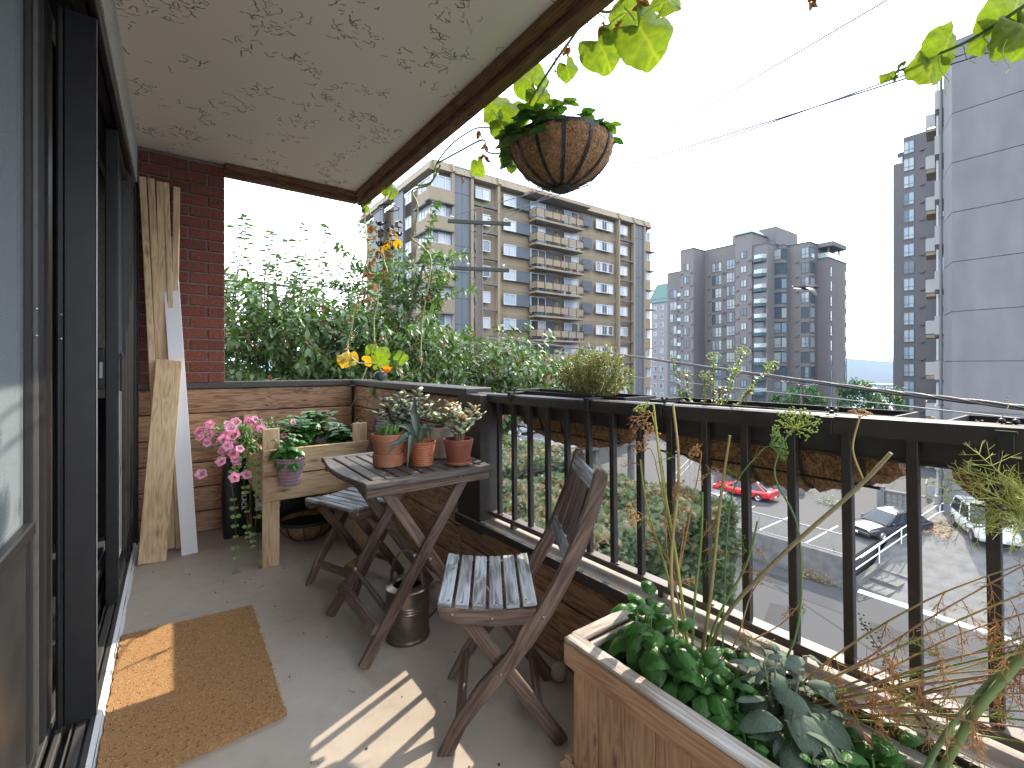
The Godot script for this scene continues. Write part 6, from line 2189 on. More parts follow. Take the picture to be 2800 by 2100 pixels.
func build_chime() -> void:
	rng.seed = 230
	var c := Vector3(1.30, 2.325, -3.32)
	var t := thing("wind_chime", "wind chime of small metal birds, bird houses and bells on a ring", "wind chime", c)
	var b := MB.new()
	var ring := PackedVector3Array()
	for i in 33:
		ring.append(Vector3(cos(TAU * i / 32) * 0.075, 0, sin(TAU * i / 32) * 0.075))
	b.tube(ring, 0.0042, 0.0042, 6)
	part("ring", b, M.iron, t)
	b = MB.new()
	for k in 3:
		var a := TAU * k / 3 + 0.4
		b.tube(PackedVector3Array([Vector3(cos(a) * 0.075, 0, sin(a) * 0.075), Vector3(0, 0.2, -0.02)]), 0.0012, 0.0012, 4)
	part("cord", b, M.iron, t)
	var bead := [mat(Color(0.02, 0.06, 0.45), 0.15), mat(Color(0.5, 0.02, 0.02), 0.15), mat(Color(0.03, 0.42, 0.62), 0.15)]
	var right := Vector3(0.806, 0, 0.592)
	for s in 5:
		var a := TAU * s / 5 + 0.3
		var x := Vector3(cos(a) * 0.072, 0, sin(a) * 0.072)
		var y := -0.10 - 0.045 * (s % 3)
		b = MB.new()
		b.tube(PackedVector3Array([x, x + Vector3(0, -0.44 + 0.03 * s, 0)]), 0.0009, 0.0009, 4)
		part("string", b, M.iron, t)
		var yy := y
		for k in 4:
			if (k + s) % 2 == 0:
				b = MB.new()  # bird house
				b.bx(x + Vector3(0, yy - 0.022, 0), Vector3(0.042, 0.034, 0.034), Basis(Vector3.UP, a), 0.002)
				for e: float in [-1.0, 1.0]:
					b.bx(x + Vector3(0, yy + 0.003, 0) + Basis(Vector3.UP, a) * Vector3(e * 0.012, 0, 0), Vector3(0.032, 0.003, 0.042), Basis(Vector3.UP, a) * Basis(Vector3(0, 0, 1), -e * 0.6))
				part("bird_house", b, M.zinc, t)
			else:
				b = MB.new()  # bird
				b.ball(x + Vector3(0, yy - 0.012, 0), Vector3(0.03, 0.017, 0.008), 10, Basis(Vector3.UP, 0.6 * a))
				b.ball(x + Basis(Vector3.UP, 0.6 * a) * Vector3(0.026, 0.006, 0) + Vector3(0, yy - 0.006, 0), Vector3(0.011, 0.010, 0.007), 8)
				b.prism(PackedVector2Array([Vector2(-0.02, -0.015), Vector2(-0.055, 0.012), Vector2(-0.05, -0.012)]), x + Vector3(0, yy, 0), Basis(Vector3.UP, 0.6 * a) * Vector3.RIGHT, Vector3.UP, 0.005)
				part("bird", b, M.iron, t)
			yy -= 0.055
			for j in 3:
				b = MB.new()
				b.ball(x + Vector3(0, yy + 0.012 - j * 0.011, 0), Vector3.ONE * 0.0055, 8)
				part("bead", b, bead[(j + s + k) % 3], t)
			yy -= 0.022
			if k == 1 and s % 2 == 0 or k == 2:
				break
		b = MB.new()
		b.lathe(PackedVector2Array([Vector2(0.001, 0.03), Vector2(0.006, 0.026), Vector2(0.012, 0.004), Vector2(0.015, 0.0), Vector2(0.013, 0.001), Vector2(0.003, 0.02)]), x + Vector3(0, yy - 0.04, 0), 14)
		part("bell", b, M.zinc, t)


func build_bird() -> void:
	var t := thing("crow", "black crow gliding in front of the grey tower, wings spread", "bird", Vector3(10.5, 2.75, -4.06))
	var b := MB.new()
	b.col = Color(0.008, 0.008, 0.01)
	var f := Vector3(0.806, -0.05, 0.592)
	var bs := Basis(f, Vector3.UP, f.cross(Vector3.UP)).orthonormalized()
	b.ball(Vector3.ZERO, Vector3(0.15, 0.05, 0.05), 14, bs)
	b.ball(f * 0.16 + Vector3(0, 0.02, 0), Vector3(0.05, 0.037, 0.035), 12, bs)
	b.lathe(PackedVector2Array([Vector2(0.018, 0), Vector2(0.012, 0.03), Vector2(0.0, 0.065)]), f * 0.195 + Vector3(0, 0.015, 0), 10, true, Basis(bs.y, f, bs.z))
	b.prism(PackedVector2Array([Vector2(-0.10, -0.03), Vector2(-0.10, 0.03), Vector2(-0.30, 0.065), Vector2(-0.32, 0.0), Vector2(-0.30, -0.065)]), Vector3(0, 0.0, 0), f, bs.z, 0.012)
	part("body", b, M.plain, t)
	for s: float in [-1.0, 1.0]:
		b = MB.new()
		b.col = Color(0.009, 0.009, 0.011)
		var ps := PackedVector3Array()
		for j in 8:
			var q := j / 7.0
			for i in 5:
				var e := i / 4.0
				var ch := lerpf(0.17, 0.08, q) * (1.0 if q < 0.9 else 0.5)
				ps.append(f * (0.07 - e * ch - q * 0.12) + bs.z * s * (0.03 + q * 0.36) + Vector3(0, -0.02 - q * q * 0.22 * (1.0 if s > 0 else -0.5) + sin(e * PI) * 0.012, 0))
		b.grid(ps, 5, 8)
		part("wing", b, M.plain, t)


# ---------------------------------------------------------------- the town outside
func build_ground() -> void:
	var b := MB.new()
	var rings := [0.0, 60.0, 130.0, 260.0, 420.0, 620.0, 5500.0]
	var ys := [-10.3, -10.3, -11.0, -30.0, -50.0, -64.0, -64.0]
	var ps := PackedVector3Array()
	for j in rings.size():
		for i in 49:
			var a := TAU * i / 48
			ps.append(Vector3(cos(a) * maxf(rings[j], 0.01), ys[j], sin(a) * maxf(rings[j], 0.01)))
	b.grid(ps, 49, rings.size(), Vector3.UP)
	one("ground", b, M.driveway, "grey ground reaching out to the river", "ground", "", "structure")
	b = MB.new()
	b.bx(Vector3(48.0, -9.56, -34.0), Vector3(40.0, 1.42, 50.0))
	one("parking_lot", b, M.asphalt, "raised grey asphalt parking lot with the red car", "parking lot", "", "structure")
	b = MB.new()
	b.bx(Vector3(14.0, -10.27, -6.0), Vector3(27.5, 0.04, 60.0))
	one("driveway", b, M.driveway, "rough grey asphalt driveway below the railing", "driveway", "", "structure")
	b = MB.new()
	var sl := PackedVector3Array()
	for j in 2:
		for q in [[28.1, -10.24], [29.5, -10.1], [34.5, -8.6], [36.0, -8.4], [62.0, -8.4]]:
			sl.append(Vector3(q[0], q[1], -8.7 + j * 26.0))
	b.grid(sl, 5, 2, Vector3.UP)
	one("pavement", b, M.concrete, "smooth pale concrete pavement beyond the white kerb line", "pavement", "", "structure")
	b = MB.new()
	b.bx(Vector3(28.0, -10.235, 1.5), Vector3(0.4, 0.06, 20.0))
	one("kerb", b, M.whitepaint, "pale concrete kerb line across the driveway", "kerb", "", "structure")
	b = MB.new()
	b.bx(Vector3(500.0, -62.0, -150.0), Vector3(300, 0.2, 700))
	b.bx(Vector3(900.0, -62.2, -250.0), Vector3(800, 0.2, 1800))
	var wm := mat(Color(0.10, 0.13, 0.15), 0.2)
	one("river", b, wm, "pale river between the towers", "river", "", "structure")


func build_far() -> void:
	rng.seed = 300
	var b := MB.new()
	var ps := PackedVector3Array()
	var nz := noise(0.004, 301, 4)
	for j in 9:
		var f := j / 8.0
		for i in 90:
			var a := -0.35 - i * 0.016 + 0.9
			var r := 1250.0 + f * 700.0
			var h: float = -62.0 + (84.0 + 16.0 * nz.get_noise_2d(i * 14.0, 5.0)) * pow(f, 0.7) + nz.get_noise_2d(i * 60.0, f * 300.0) * 7.0 * f
			ps.append(Vector3(cos(a) * r, h, -sin(-a) * r))
	b.grid(ps, 90, 9, Vector3.UP)
	var hm := tri_scale(mat(Color.WHITE, 0.95, 0.0, ramp_tex(0.06, 302, [Color(0.008, 0.015, 0.01), Color(0.018, 0.028, 0.018), Color(0.045, 0.05, 0.04)], 512)), Vector3(0.012, 0.012, 0.012))
	one("hill", b, hm, "blue hazy wooded hillside across the river", "hill", "", "structure")
	for q in [[Vector3(1060, -50, -330), 70.0, "long white warehouse roof on the far river bank"], [Vector3(1150, -44, -310), 60.0, "second low white warehouse behind the first on the far bank"]]:
		var t := thing("warehouse", q[2], "warehouse", q[0], 0.4, "warehouses on the far bank")
		b = MB.new()
		b.bx(Vector3(0, 4, 0), Vector3(30, 8, float(q[1])))
		part("wall", b, M.greywall, t)
		b = MB.new()
		b.bx(Vector3(0, 8.5, 0), Vector3(32, 1, float(q[1]) + 2))
		part("roof", b, M.white, t)
	# broad trees in front of the river
	round_tree("dark green broad tree standing in front of the river between the grey towers", Vector3(84.0, -10, -24.2), -0.4, Vector3(5.0, 3.4, 5.4), 3)
	round_tree("dark tree at the foot of the tall grey tower with the pyramid roof", Vector3(80.0, -10, -32.2), -1.2, Vector3(4.4, 3.2, 4.4), 4)
	round_tree("small conifer at the foot of the pale far tower", Vector3(88.0, -10, -58.0), -3.0, Vector3(1.8, 3.0, 1.8), 5)
	round_tree("slim green tree beside the concrete tower's lowest balcony", Vector3(60.0, -10, -13.0), -3.6, Vector3(2.2, 2.6, 2.2), 6)


func leaf_unit(k: float, ns := 3) -> ArrayMesh:
	var b := MB.new()
	b.leaf(Transform3D.IDENTITY, 1.0, k, 0.5, 0.25, 0.0, 1.25, ns, 1)
	return b.mesh()


func round_tree(label: String, at: Vector3, top: float, r: Vector3, sd: int) -> void:
	rng.seed = sd
	var t := thing("tree", label, "tree", at)
	var h := 10.0 + top
	var b := MB.new()
	b.tube(PackedVector3Array([Vector3.ZERO, Vector3(0.1, h * 0.3, 0), Vector3(0, h - r.y, 0)]), 0.35, 0.15, 8)
	for i in 7:
		var a := TAU * i / 7
		b.tube(PackedVector3Array([Vector3(0, h - r.y * 1.6, 0), Vector3(cos(a) * r.x * 0.5, h - r.y, sin(a) * r.z * 0.5)]), 0.12, 0.04, 5)
	part("trunk", b, M.bark, t)
	var xs := []
	var cs := []
	for c in 40:
		var q := rdir() * pow(rng.randf(), 0.4)
		var ctr := Vector3(0, h - r.y, 0) + q * r * 0.82
		var s := fr(0.5, 1.1) * r.x * 0.26
		for i in 110:
			var p := ctr + rdir() * s * pow(rng.randf(), 0.5)
			xs.append(toward(p, rdir() + Vector3(0, -0.2, 0)).scaled_local(Vector3.ONE * fr(0.3, 0.5)))
			cs.append(Color(fr(0.05, 0.1), fr(0.12, 0.19), fr(0.03, 0.05)))
	many("crown", leaf_unit(0.8, 2), M.leaf, xs, t, cs)


var cache := {}


func window(to: Node, at: Vector3, ex: Vector3, nr: Vector3, w: float, h: float, fm: Material, panes: Array, cols := 2, transom := 0.0) -> void:  # a frame with its panes set back in it
	var key := "%.2f %.2f %d %.2f" % [w, h, cols, transom]
	if not cache.has(key):
		var b := MB.new()
		var f := 0.05 + 0.012 * w
		for s: float in [-1.0, 1.0]:
			b.bx(Vector3(s * (w / 2 - f / 2), 0, 0), Vector3(f, h, 0.1))
			b.bx(Vector3(0, s * (h / 2 - f / 2), 0.002), Vector3(w - 2 * f, f, 0.096))
		for c in range(1, cols):
			b.bx(Vector3(-w / 2 + w * c / cols, 0, 0.004), Vector3(f * 0.8, h - 2 * f, 0.08))
		if transom > 0.0:
			b.bx(Vector3(0, -h / 2 + transom, 0.006), Vector3(w - 2 * f, f * 0.8, 0.07))
		var pb := MB.new()
		pb.bx(Vector3.ZERO, Vector3(w / cols - f * 0.9, h - 2 * f, 0.02))
		cache[key] = [b.mesh(), pb.mesh()]
	var o := part_mesh("window", cache[key][0], fm, to)
	o.transform = Transform3D(Basis(ex, Vector3.UP, nr), at + nr * 0.03)
	for c in cols:
		var p := part_mesh("pane", cache[key][1], panes[rng.randi() % panes.size()], o)
		p.position = Vector3(-w / 2 + w * (c + 0.5) / cols, 0, -0.02)


func build_beige_tower() -> void:
	rng.seed = 310
	var t := thing("apartment_tower", "beige ten storey apartment tower with grey panel strips and black railed balconies", "building", Vector3(19.387, -10, -38.7))
	var R := Vector3.RIGHT
	var F := Vector3(0, 0, 1)
	var o := t.position
	var L := 31.75
	var bright := mat(Color(0.27, 0.32, 0.38), 0.08)
	var lace := mat(Color(0.36, 0.385, 0.41), 0.12)
	var dim := mat(Color(0.12, 0.15, 0.18), 0.06)
	var open := mat(Color(0.015, 0.016, 0.018), 0.3)
	var panes := [bright, lace, lace, bright, dim, lace]
	var b := MB.new()
	b.bx(Vector3(L / 2 + 0.4, 14.6, -10.4), Vector3(L - 0.8, 29.2, 20.0))
	part("wall", b, M.beige, t)
	# parapet: proud panels with joints
	for i in 20:
		var x0 := i * L / 20
		b = MB.new()
		b.prism(PackedVector2Array([Vector2(0.0, 29.2), Vector2(0.42, 29.3), Vector2(0.12, 30.1), Vector2(-0.4, 30.1), Vector2(-0.4, 29.2)]), Vector3(x0 + L / 40, 0, 0), F, Vector3.UP, L / 20 - 0.03)
		part("parapet_panel", b, M.beige, t)
	for i in 10:
		b = MB.new()
		b.prism(PackedVector2Array([Vector2(0.0, 29.2), Vector2(0.42, 29.3), Vector2(0.12, 30.1), Vector2(-0.4, 30.1), Vector2(-0.4, 29.2)]), Vector3(0, 0, -1.0 - i * 2.0), Vector3(-1, 0, 0), Vector3.UP, 1.97)
		part("parapet_panel", b, M.beige, t)
	b = MB.new()
	b.bx(Vector3(L / 2, 30.13, 0.0), Vector3(L + 0.1, 0.07, 0.3))
	b.bx(Vector3(0.0, 30.13, -10.1), Vector3(0.3, 0.07, 19.8))
	part("coping", b, M.frame, t)
	b = MB.new()
	b.bx(Vector3(9.6, 31.0, -8.5), Vector3(8.0, 3.2, 6.0))
	part("penthouse", b, M.beige, t)
	for i in 4:
		b = MB.new()
		b.bx(Vector3(7.0 + i * 4.6, 30.35, -2.8), Vector3(2.6, 0.5, 1.2))
		part("roof_vent", b, M.panelgrey, t)
	# vertical strips
	for s in [[2.1, 3.82], [28.38, 30.02]]:
		b = MB.new()
		b.bx(Vector3((s[0] + s[1]) / 2, 15.0, 0.05), Vector3(s[1] - s[0], 30.0, 0.1))
		part("strip_backing", b, M.black, t)
		for k in 12:
			for c in 2:
				b = MB.new()
				var w: float = (s[1] - s[0]) / 2
				b.bx(Vector3(s[0] + w * (c + 0.5), 30.05 - k * 2.5 - 1.25, 0.13), Vector3(w - 0.035, 2.465, 0.1))
				part("grey_panel", b, M.panelgrey, t)
	b = MB.new()
	b.bx(Vector3(-0.1, 15.0, -7.6), Vector3(0.2, 30.0, 2.4))
	b.bx(Vector3(-0.1, 15.0, -13.6), Vector3(0.2, 30.0, 3.0))
	part("grey_panel", b, M.panelgrey, t)
	for x in [1.92, 4.02, 7.15, 25.27, 28.15, 30.25]:
		b = MB.new()
		b.bx(Vector3(x, 14.7, 0.17), Vector3(0.28, 29.4, 0.46))
		b.prism(PackedVector2Array([Vector2(0.4, 29.2), Vector2(0.62, 29.35), Vector2(0.3, 30.15), Vector2(-0.1, 30.15), Vector2(-0.1, 29.2)]), Vector3(x, 0, 0), F, Vector3.UP, 0.28)
		part("pilaster", b, M.beige, t)
	# storeys
	var ribm := MB.new()
	for i in 12:
		ribm.bx(Vector3(-0.5 + (i + 0.5) / 12.0, 0, 0.03), Vector3(0.05, 1.16, 0.03))
	ribm.bx(Vector3.ZERO, Vector3(1.0, 1.16, 0.04))
	var rib := ribm.mesh()
	for k in 10:
		var y := 28.155 - 2.545 * k  # middle of the windows
		# corner bay
		b = MB.new()
		b.bx(Vector3(0.62, y - 1.28, 0.18), Vector3(2.6, 1.3, 0.5))
		b.bx(Vector3(-0.05, y - 1.28, -1.5), Vector3(0.5, 1.3, 2.9))
		part("bay_spandrel", b, M.beige, t)
		b = MB.new()
		b.bx(Vector3(0.55, y - 1.98, 0.3), Vector3(2.7, 0.12, 0.85))
		b.bx(Vector3(-0.16, y - 1.982, -1.6), Vector3(0.8, 0.12, 3.1))
		part("ledge", b, M.concrete, t)
		window(t, Vector3(0.82, y, 0.14), R, F, 2.05, 1.2, M.frame, panes, 3)
		window(t, Vector3(-0.08, y, -1.55), F, -R, 2.7, 1.2, M.frame, panes, 4)
		window(t, Vector3(-0.02, y, -5.4), F, -R, 1.4, 1.15, M.frame, panes, 2)
		# recessed bays
		for s in [[5.42, 1.72, 4.16, 7.0], [26.35, 1.5, 25.41, 28.0]]:
			window(t, Vector3(s[0], y, 0.02), R, F, s[1], 1.12, M.frame, panes, 2)
			b = MB.new()
			b.bx(Vector3((s[2] + s[3]) / 2, y - 1.30, 0.15), Vector3(s[3] - s[2], 0.13, 0.40))
			part("ledge", b, M.concrete, t)
		for s in [[8.72, 1.58], [22.2, 1.5], [23.65, 1.55]]:
			window(t, Vector3(s[0], y, 0.02), R, F, s[1], 1.12, M.frame, panes + ([open] if k % 3 == 2 else []), 2)
		b = MB.new()
		b.bx(Vector3(16.2, y - 1.49, 0.02), Vector3(17.8, 0.05, 0.06))
		part("string_course", b, M.beige, t)
		for s in [[10.45, 1.85], [14.3, 1.3], [20.0, 1.7], [22.95, 0.72]]:
			var o2 := part_mesh("ribbed_panel", rib, M.panelgrey, t)
			o2.position = Vector3(s[0], y, 0.03)
			o2.scale = Vector3(s[1], 1, 1)
		if k < 9:
			window(t, Vector3(12.5, y - 0.35, 0.02), R, F, 2.1, 1.9, M.frame, [bright, lace, open], 2)
			window(t, Vector3(17.4, y - 0.35, 0.02), R, F, 2.2, 1.9, M.frame, [lace, bright, lace, open], 2)
			tower_balcony(t, y - 1.5)
		# right hand bay
		b = MB.new()
		b.bx(Vector3(31.05, y - 1.28, 0.0), Vector3(1.3, 1.3, 0.4))
		b.bx(Vector3(31.35, y - 1.98, 0.0), Vector3(2.1, 0.12, 0.9))
		part("bay_spandrel", b, M.beige, t)
		window(t, Vector3(31.05, y, 0.03), R, F, 1.2, 1.2, M.frame, [dim, lace, bright], 2)
	b = MB.new()
	b.bx(Vector3(14.7, 29.14, 0.9), Vector3(8.6, 0.22, 1.5))
	part("roof_overhang", b, M.beige, t)


func tower_balcony(t: Node3D, y: float) -> void:  # a slab with black rails, beige infill panels and a privacy screen
	if not cache.has("balcony"):
		var b := MB.new()
		b.bx(Vector3(3.5, -0.1, 0.63), Vector3(7.0, 0.2, 1.25))
		var r := MB.new()
		for h in [1.08, 0.16]:
			r.bx(Vector3(3.5, h, 1.22), Vector3(7.0, 0.05, 0.05))
			for x in [0.03, 6.97]:
				r.bx(Vector3(x, h, 0.6), Vector3(0.05, 0.05, 1.2))
		for i in 7:
			r.bx(Vector3(0.03 + i * 1.157, 0.55, 1.225), Vector3(0.05, 1.1, 0.055))
		r.tube(PackedVector3Array([Vector3(3.5, 1.05, 1.2), Vector3(3.5, 1.75, 0.75), Vector3(3.5, 1.82, 0.2)]), 0.045, 0.045, 5)
		var p := MB.new()
		p.bx(Vector3.ZERO, Vector3(1.06, 0.66, 0.03))
		var s := MB.new()
		s.bx(Vector3(3.5, 0.85, 0.35), Vector3(0.05, 1.6, 0.7))
		cache["balcony"] = [b.mesh(), r.mesh(), p.mesh(), s.mesh()]
	var o := part_mesh("balcony", cache["balcony"][0], M.beige, t)
	o.position = Vector3(11.27, y, 0)
	part_mesh("railing", cache["balcony"][1], M.balcony_rail, o)
	for i in 7:
		var p := part_mesh("infill_panel", cache["balcony"][2], M.beige, o)
		if i < 6:
			p.position = Vector3(0.61 + i * 1.157, 0.66, 1.20)
		else:
			p.transform = Transform3D(Basis(Vector3.UP, PI / 2), Vector3(0.03, 0.66, 0.62))
	part_mesh("privacy_screen", cache["balcony"][3], M.beige, o)
	if rng.randf() < 0.85:
		var c := MB.new()
		for i in 9:
			c.col = [Color(0.05, 0.1, 0.35), Color(0.3, 0.05, 0.04), Color(0.5, 0.5, 0.5), Color(0.05, 0.14, 0.04), Color(0.03, 0.03, 0.03)][rng.randi() % 5]
			c.bx(Vector3(fr(0.3, 6.7), fr(0.1, 0.3), fr(0.5, 1.0)), Vector3(fr(0.2, 0.6), fr(0.15, 0.5), fr(0.2, 0.4)))
		part("clutter", c, M.plain, o).set_meta("kind", "stuff")


func build_grey_tower() -> void:
	rng.seed = 330
	var t := thing("apartment_tower", "taupe apartment tower with a pyramid roof and teal balconies", "building", Vector3(92, -12, -45))
	var o := t.position
	var W := -Vector3.RIGHT
	var Z := Vector3(0, 0, 1)
	var dark := mat(Color(0.055, 0.07, 0.085), 0.05)
	var sky_ := mat(Color(0.17, 0.21, 0.25), 0.05)
	var cur := mat(Color(0.27, 0.285, 0.28), 0.1)
	var panes := [dark, sky_, sky_, cur, dark, cur]
	for q in [[87.8, 106.0, -58.56, -55.5, 25.7], [92.0, 106.0, -64.8, -58.5, 22.3], [92.0, 106.0, -55.56, -46.5, 25.7], [87.8, 104.0, -46.6, -43.45, 26.1], [88.25, 104.0, -43.5, -40.8, 23.7], [92.0, 104.5, -40.86, -39.5, 23.7], [93.7, 105.5, -39.56, -35.9, 23.7], [97.2, 106.0, -36.0, -34.1, 21.0]]:
		var b := MB.new()
		b.bx(Vector3((q[0] + q[1]) / 2, q[4] / 2 - 6, (q[2] + q[3]) / 2) - o - Vector3(0, 0, 0), Vector3(q[1] - q[0], q[4] + 12, q[3] - q[2]))
		b.v = b.v
		part("wall", b, M.taupe, t)
		b = MB.new()
		b.bx(Vector3((q[0] + q[1]) / 2, q[4] + 0.07, (q[2] + q[3]) / 2) - o, Vector3(q[1] - q[0] + 0.2, 0.14, q[3] - q[2] + 0.2))
		part("coping", b, M.greenframe, t)
	var b := MB.new()
	b.bx(Vector3(99, 26.5, -46.3) - o, Vector3(9.4, 3.4, 8.6))
	part("roof_block", b, M.taupe, t)
	b = MB.new()
	var apex := Vector3(90.4, 28.3, -45.0) - o
	var base := [Vector3(87.5, 26.25, -46.9) - o, Vector3(87.5, 26.25, -43.2) - o, Vector3(93.5, 26.25, -43.2) - o, Vector3(93.5, 26.25, -46.9) - o]
	for i in 4:
		var p0: Vector3 = base[i]
		var p1: Vector3 = base[(i + 1) % 4]
		var nr := (p1 - p0).cross(apex - p0).normalized()
		if nr.y < 0:
			nr = -nr
		b.tri(p0, p1, apex, nr, nr, nr)
	part("pyramid_roof", b, M.roofgreen, t)
	# windows on the faces turned to us: x of the face, z from, z to, top of the first row, height, step, rows, columns, transom
	var vents := MB.new()
	for q in [[87.8, -57.71, -56.49, 22.76, 1.5, 2.72, 12, 2, 0.0], [92.0, -53.8, -51.65, 22.76, 2.0, 2.72, 12, 3, 0.6], [92.0, -50.7, -48.86, 22.9, 2.0, 2.72, 12, 3, 0.6], [87.8, -45.55, -44.4, 22.95, 1.35, 2.72, 12, 2, 0.0], [93.7, -37.3, -35.97, 22.92, 2.0, 2.74, 12, 2, 0.75]]:
		for k in int(q[6]):
			var y: float = q[3] - q[4] / 2 - q[5] * k
			window(t, Vector3(q[0], y, (q[1] + q[2]) / 2) - o, Z, W, q[2] - q[1], q[4], M.greenframe, panes, q[7], q[8])
			for zz in [q[1] - 0.6, q[2] + 0.6]:
				vents.bx(Vector3(q[0] - 0.12, y - q[4] / 2 - 0.5, zz) - o, Vector3(0.3, 0.3, 0.5))
	for k in 12:  # corner panes of the right hand windows, and the slit windows of the low block
		var y: float = 21.92 - 2.74 * k
		window(t, Vector3(94.9, y, -35.9) - o, Vector3.RIGHT, Z, 2.2, 2.0, M.greenframe, panes, 1, 0.0)
		if k > 0:
			for x in [98.35, 105.2]:
				window(t, Vector3(x, y - 0.6, -34.1) - o, Vector3.RIGHT, Z, 0.95, 1.9, M.greenframe, [cur, sky_], 1, 0.5)
		# glazed bay
		b = MB.new()
		b.prism(PackedVector2Array([Vector2(0, 1.2), Vector2(-1.0, 0.75), Vector2(-1.0, -0.75), Vector2(0, -1.2)]), Vector3(92.0, y - 1.32, -40.35) - o, Vector3.RIGHT, Z, 0.66)
		part("bay_sill", b, M.taupe, t)
		window(t, Vector3(91.0, y, -40.35) - o, Z, W, 1.5, 1.95, M.greenframe, panes, 1, 0.5)
		window(t, Vector3(91.5, y, -39.35) - o, Vector3(0.9, 0, 0.43), Vector3(-0.43, 0, 0.9), 1.2, 1.95, M.greenframe, panes, 1, 0.0)
		# teal balconies at the middle and the far left
		for q in [[88.25, -43.3, -40.95, y - 0.1], [91.0, -61.4, -58.7, y - 1.9]]:
			if k == 0 and q[1] < -50:
				continue
			var zc: float = (q[1] + q[2]) / 2
			var wd: float = q[2] - q[1]
			b = MB.new()
			b.bx(Vector3(q[0] + 0.02, q[3] + 0.35, zc) - o, Vector3(0.06, 1.5, wd - 0.2))
			part("balcony_door", b, dark, t)
			b = MB.new()
			b.prism(PackedVector2Array([Vector2(0, wd / 2), Vector2(-0.9, wd / 2 - 0.5), Vector2(-0.9, -wd / 2 + 0.4), Vector2(0, -wd / 2)]), Vector3(q[0], q[3] - 1.15, zc) - o, Vector3.RIGHT, Z, 0.62)
			var bl := part("balcony", b, M.teal, t)
			b = MB.new()
			b.bx(Vector3(q[0] - 0.85, q[3] - 0.45, zc - 0.02) - o, Vector3(0.03, 0.75, wd - 1.0))
			b.bx(Vector3(q[0] - 0.45, q[3] - 0.45, zc + wd / 2 - 0.25) - o, Vector3(0.95, 0.75, 0.03), Basis(Vector3.UP, -0.5))
			part("glass_guard", b, M.pane, bl)
			b = MB.new()
			b.bx(Vector3(q[0] - 0.85, q[3] - 0.06, zc - 0.02) - o, Vector3(0.05, 0.05, wd - 1.0))
			part("guard_rail", b, M.greenframe, bl)
		if k > 0:
			window(t, Vector3(92.0, y - 1.7, -63.2) - o, Z, W, 1.9, 1.9, M.greenframe, panes, 2, 0.5)
	part("vent_hoods", vents, M.taupe, t).set_meta("kind", "stuff")
	# roof terrace on the low block
	b = MB.new()
	b.bx(Vector3(100.5, 23.55, -35.0) - o, Vector3(6.6, 0.8, 3.2))
	part("terrace_roof", b, M.taupe, t)
	b = MB.new()
	for x in [98.0, 103.0]:
		b.bx(Vector3(x, 22.1, -34.4) - o, Vector3(0.25, 2.2, 0.25))
	part("terrace_post", b, M.taupe, t)
	b = MB.new()
	b.bx(Vector3(101.5, 21.55, -34.15) - o, Vector3(8.4, 1.0, 0.04))
	b.bx(Vector3(97.25, 21.55, -35.0) - o, Vector3(0.04, 1.0, 1.7))
	part("glass_guard", b, M.pane, t)
	# the pale tower far behind
	t = thing("apartment_tower", "pale far tower with a green hipped roof seen between two nearer towers", "building", Vector3(122, -12, -84))
	b = MB.new()
	b.bx(Vector3(3.0, 15.5, 0), Vector3(15.0, 35.0, 8.8))
	var pale := mat(Color(0.19, 0.18, 0.18), 0.85)
	part("wall", b, pale, t)
	b = MB.new()
	b.prism(PackedVector2Array([Vector2(-5.0, 33.0), Vector2(5.0, 33.0), Vector2(2.2, 37.4), Vector2(-2.2, 37.4)]), Vector3(3, 0, 0), Z, Vector3.UP, 15.6)
	b.bx(Vector3(3, 32.6, 0), Vector3(15.6, 1.0, 9.4))
	part("roof", b, mat(Color(0.10, 0.19, 0.17), 0.6), t)
	for k in 14:
		for z in [-3.0, -0.6, 2.6]:
			window(t, Vector3(-4.5, 30.5 - k * 2.6, z), Z, W, 1.3, 1.4, M.frame, [dark, sky_], 2)


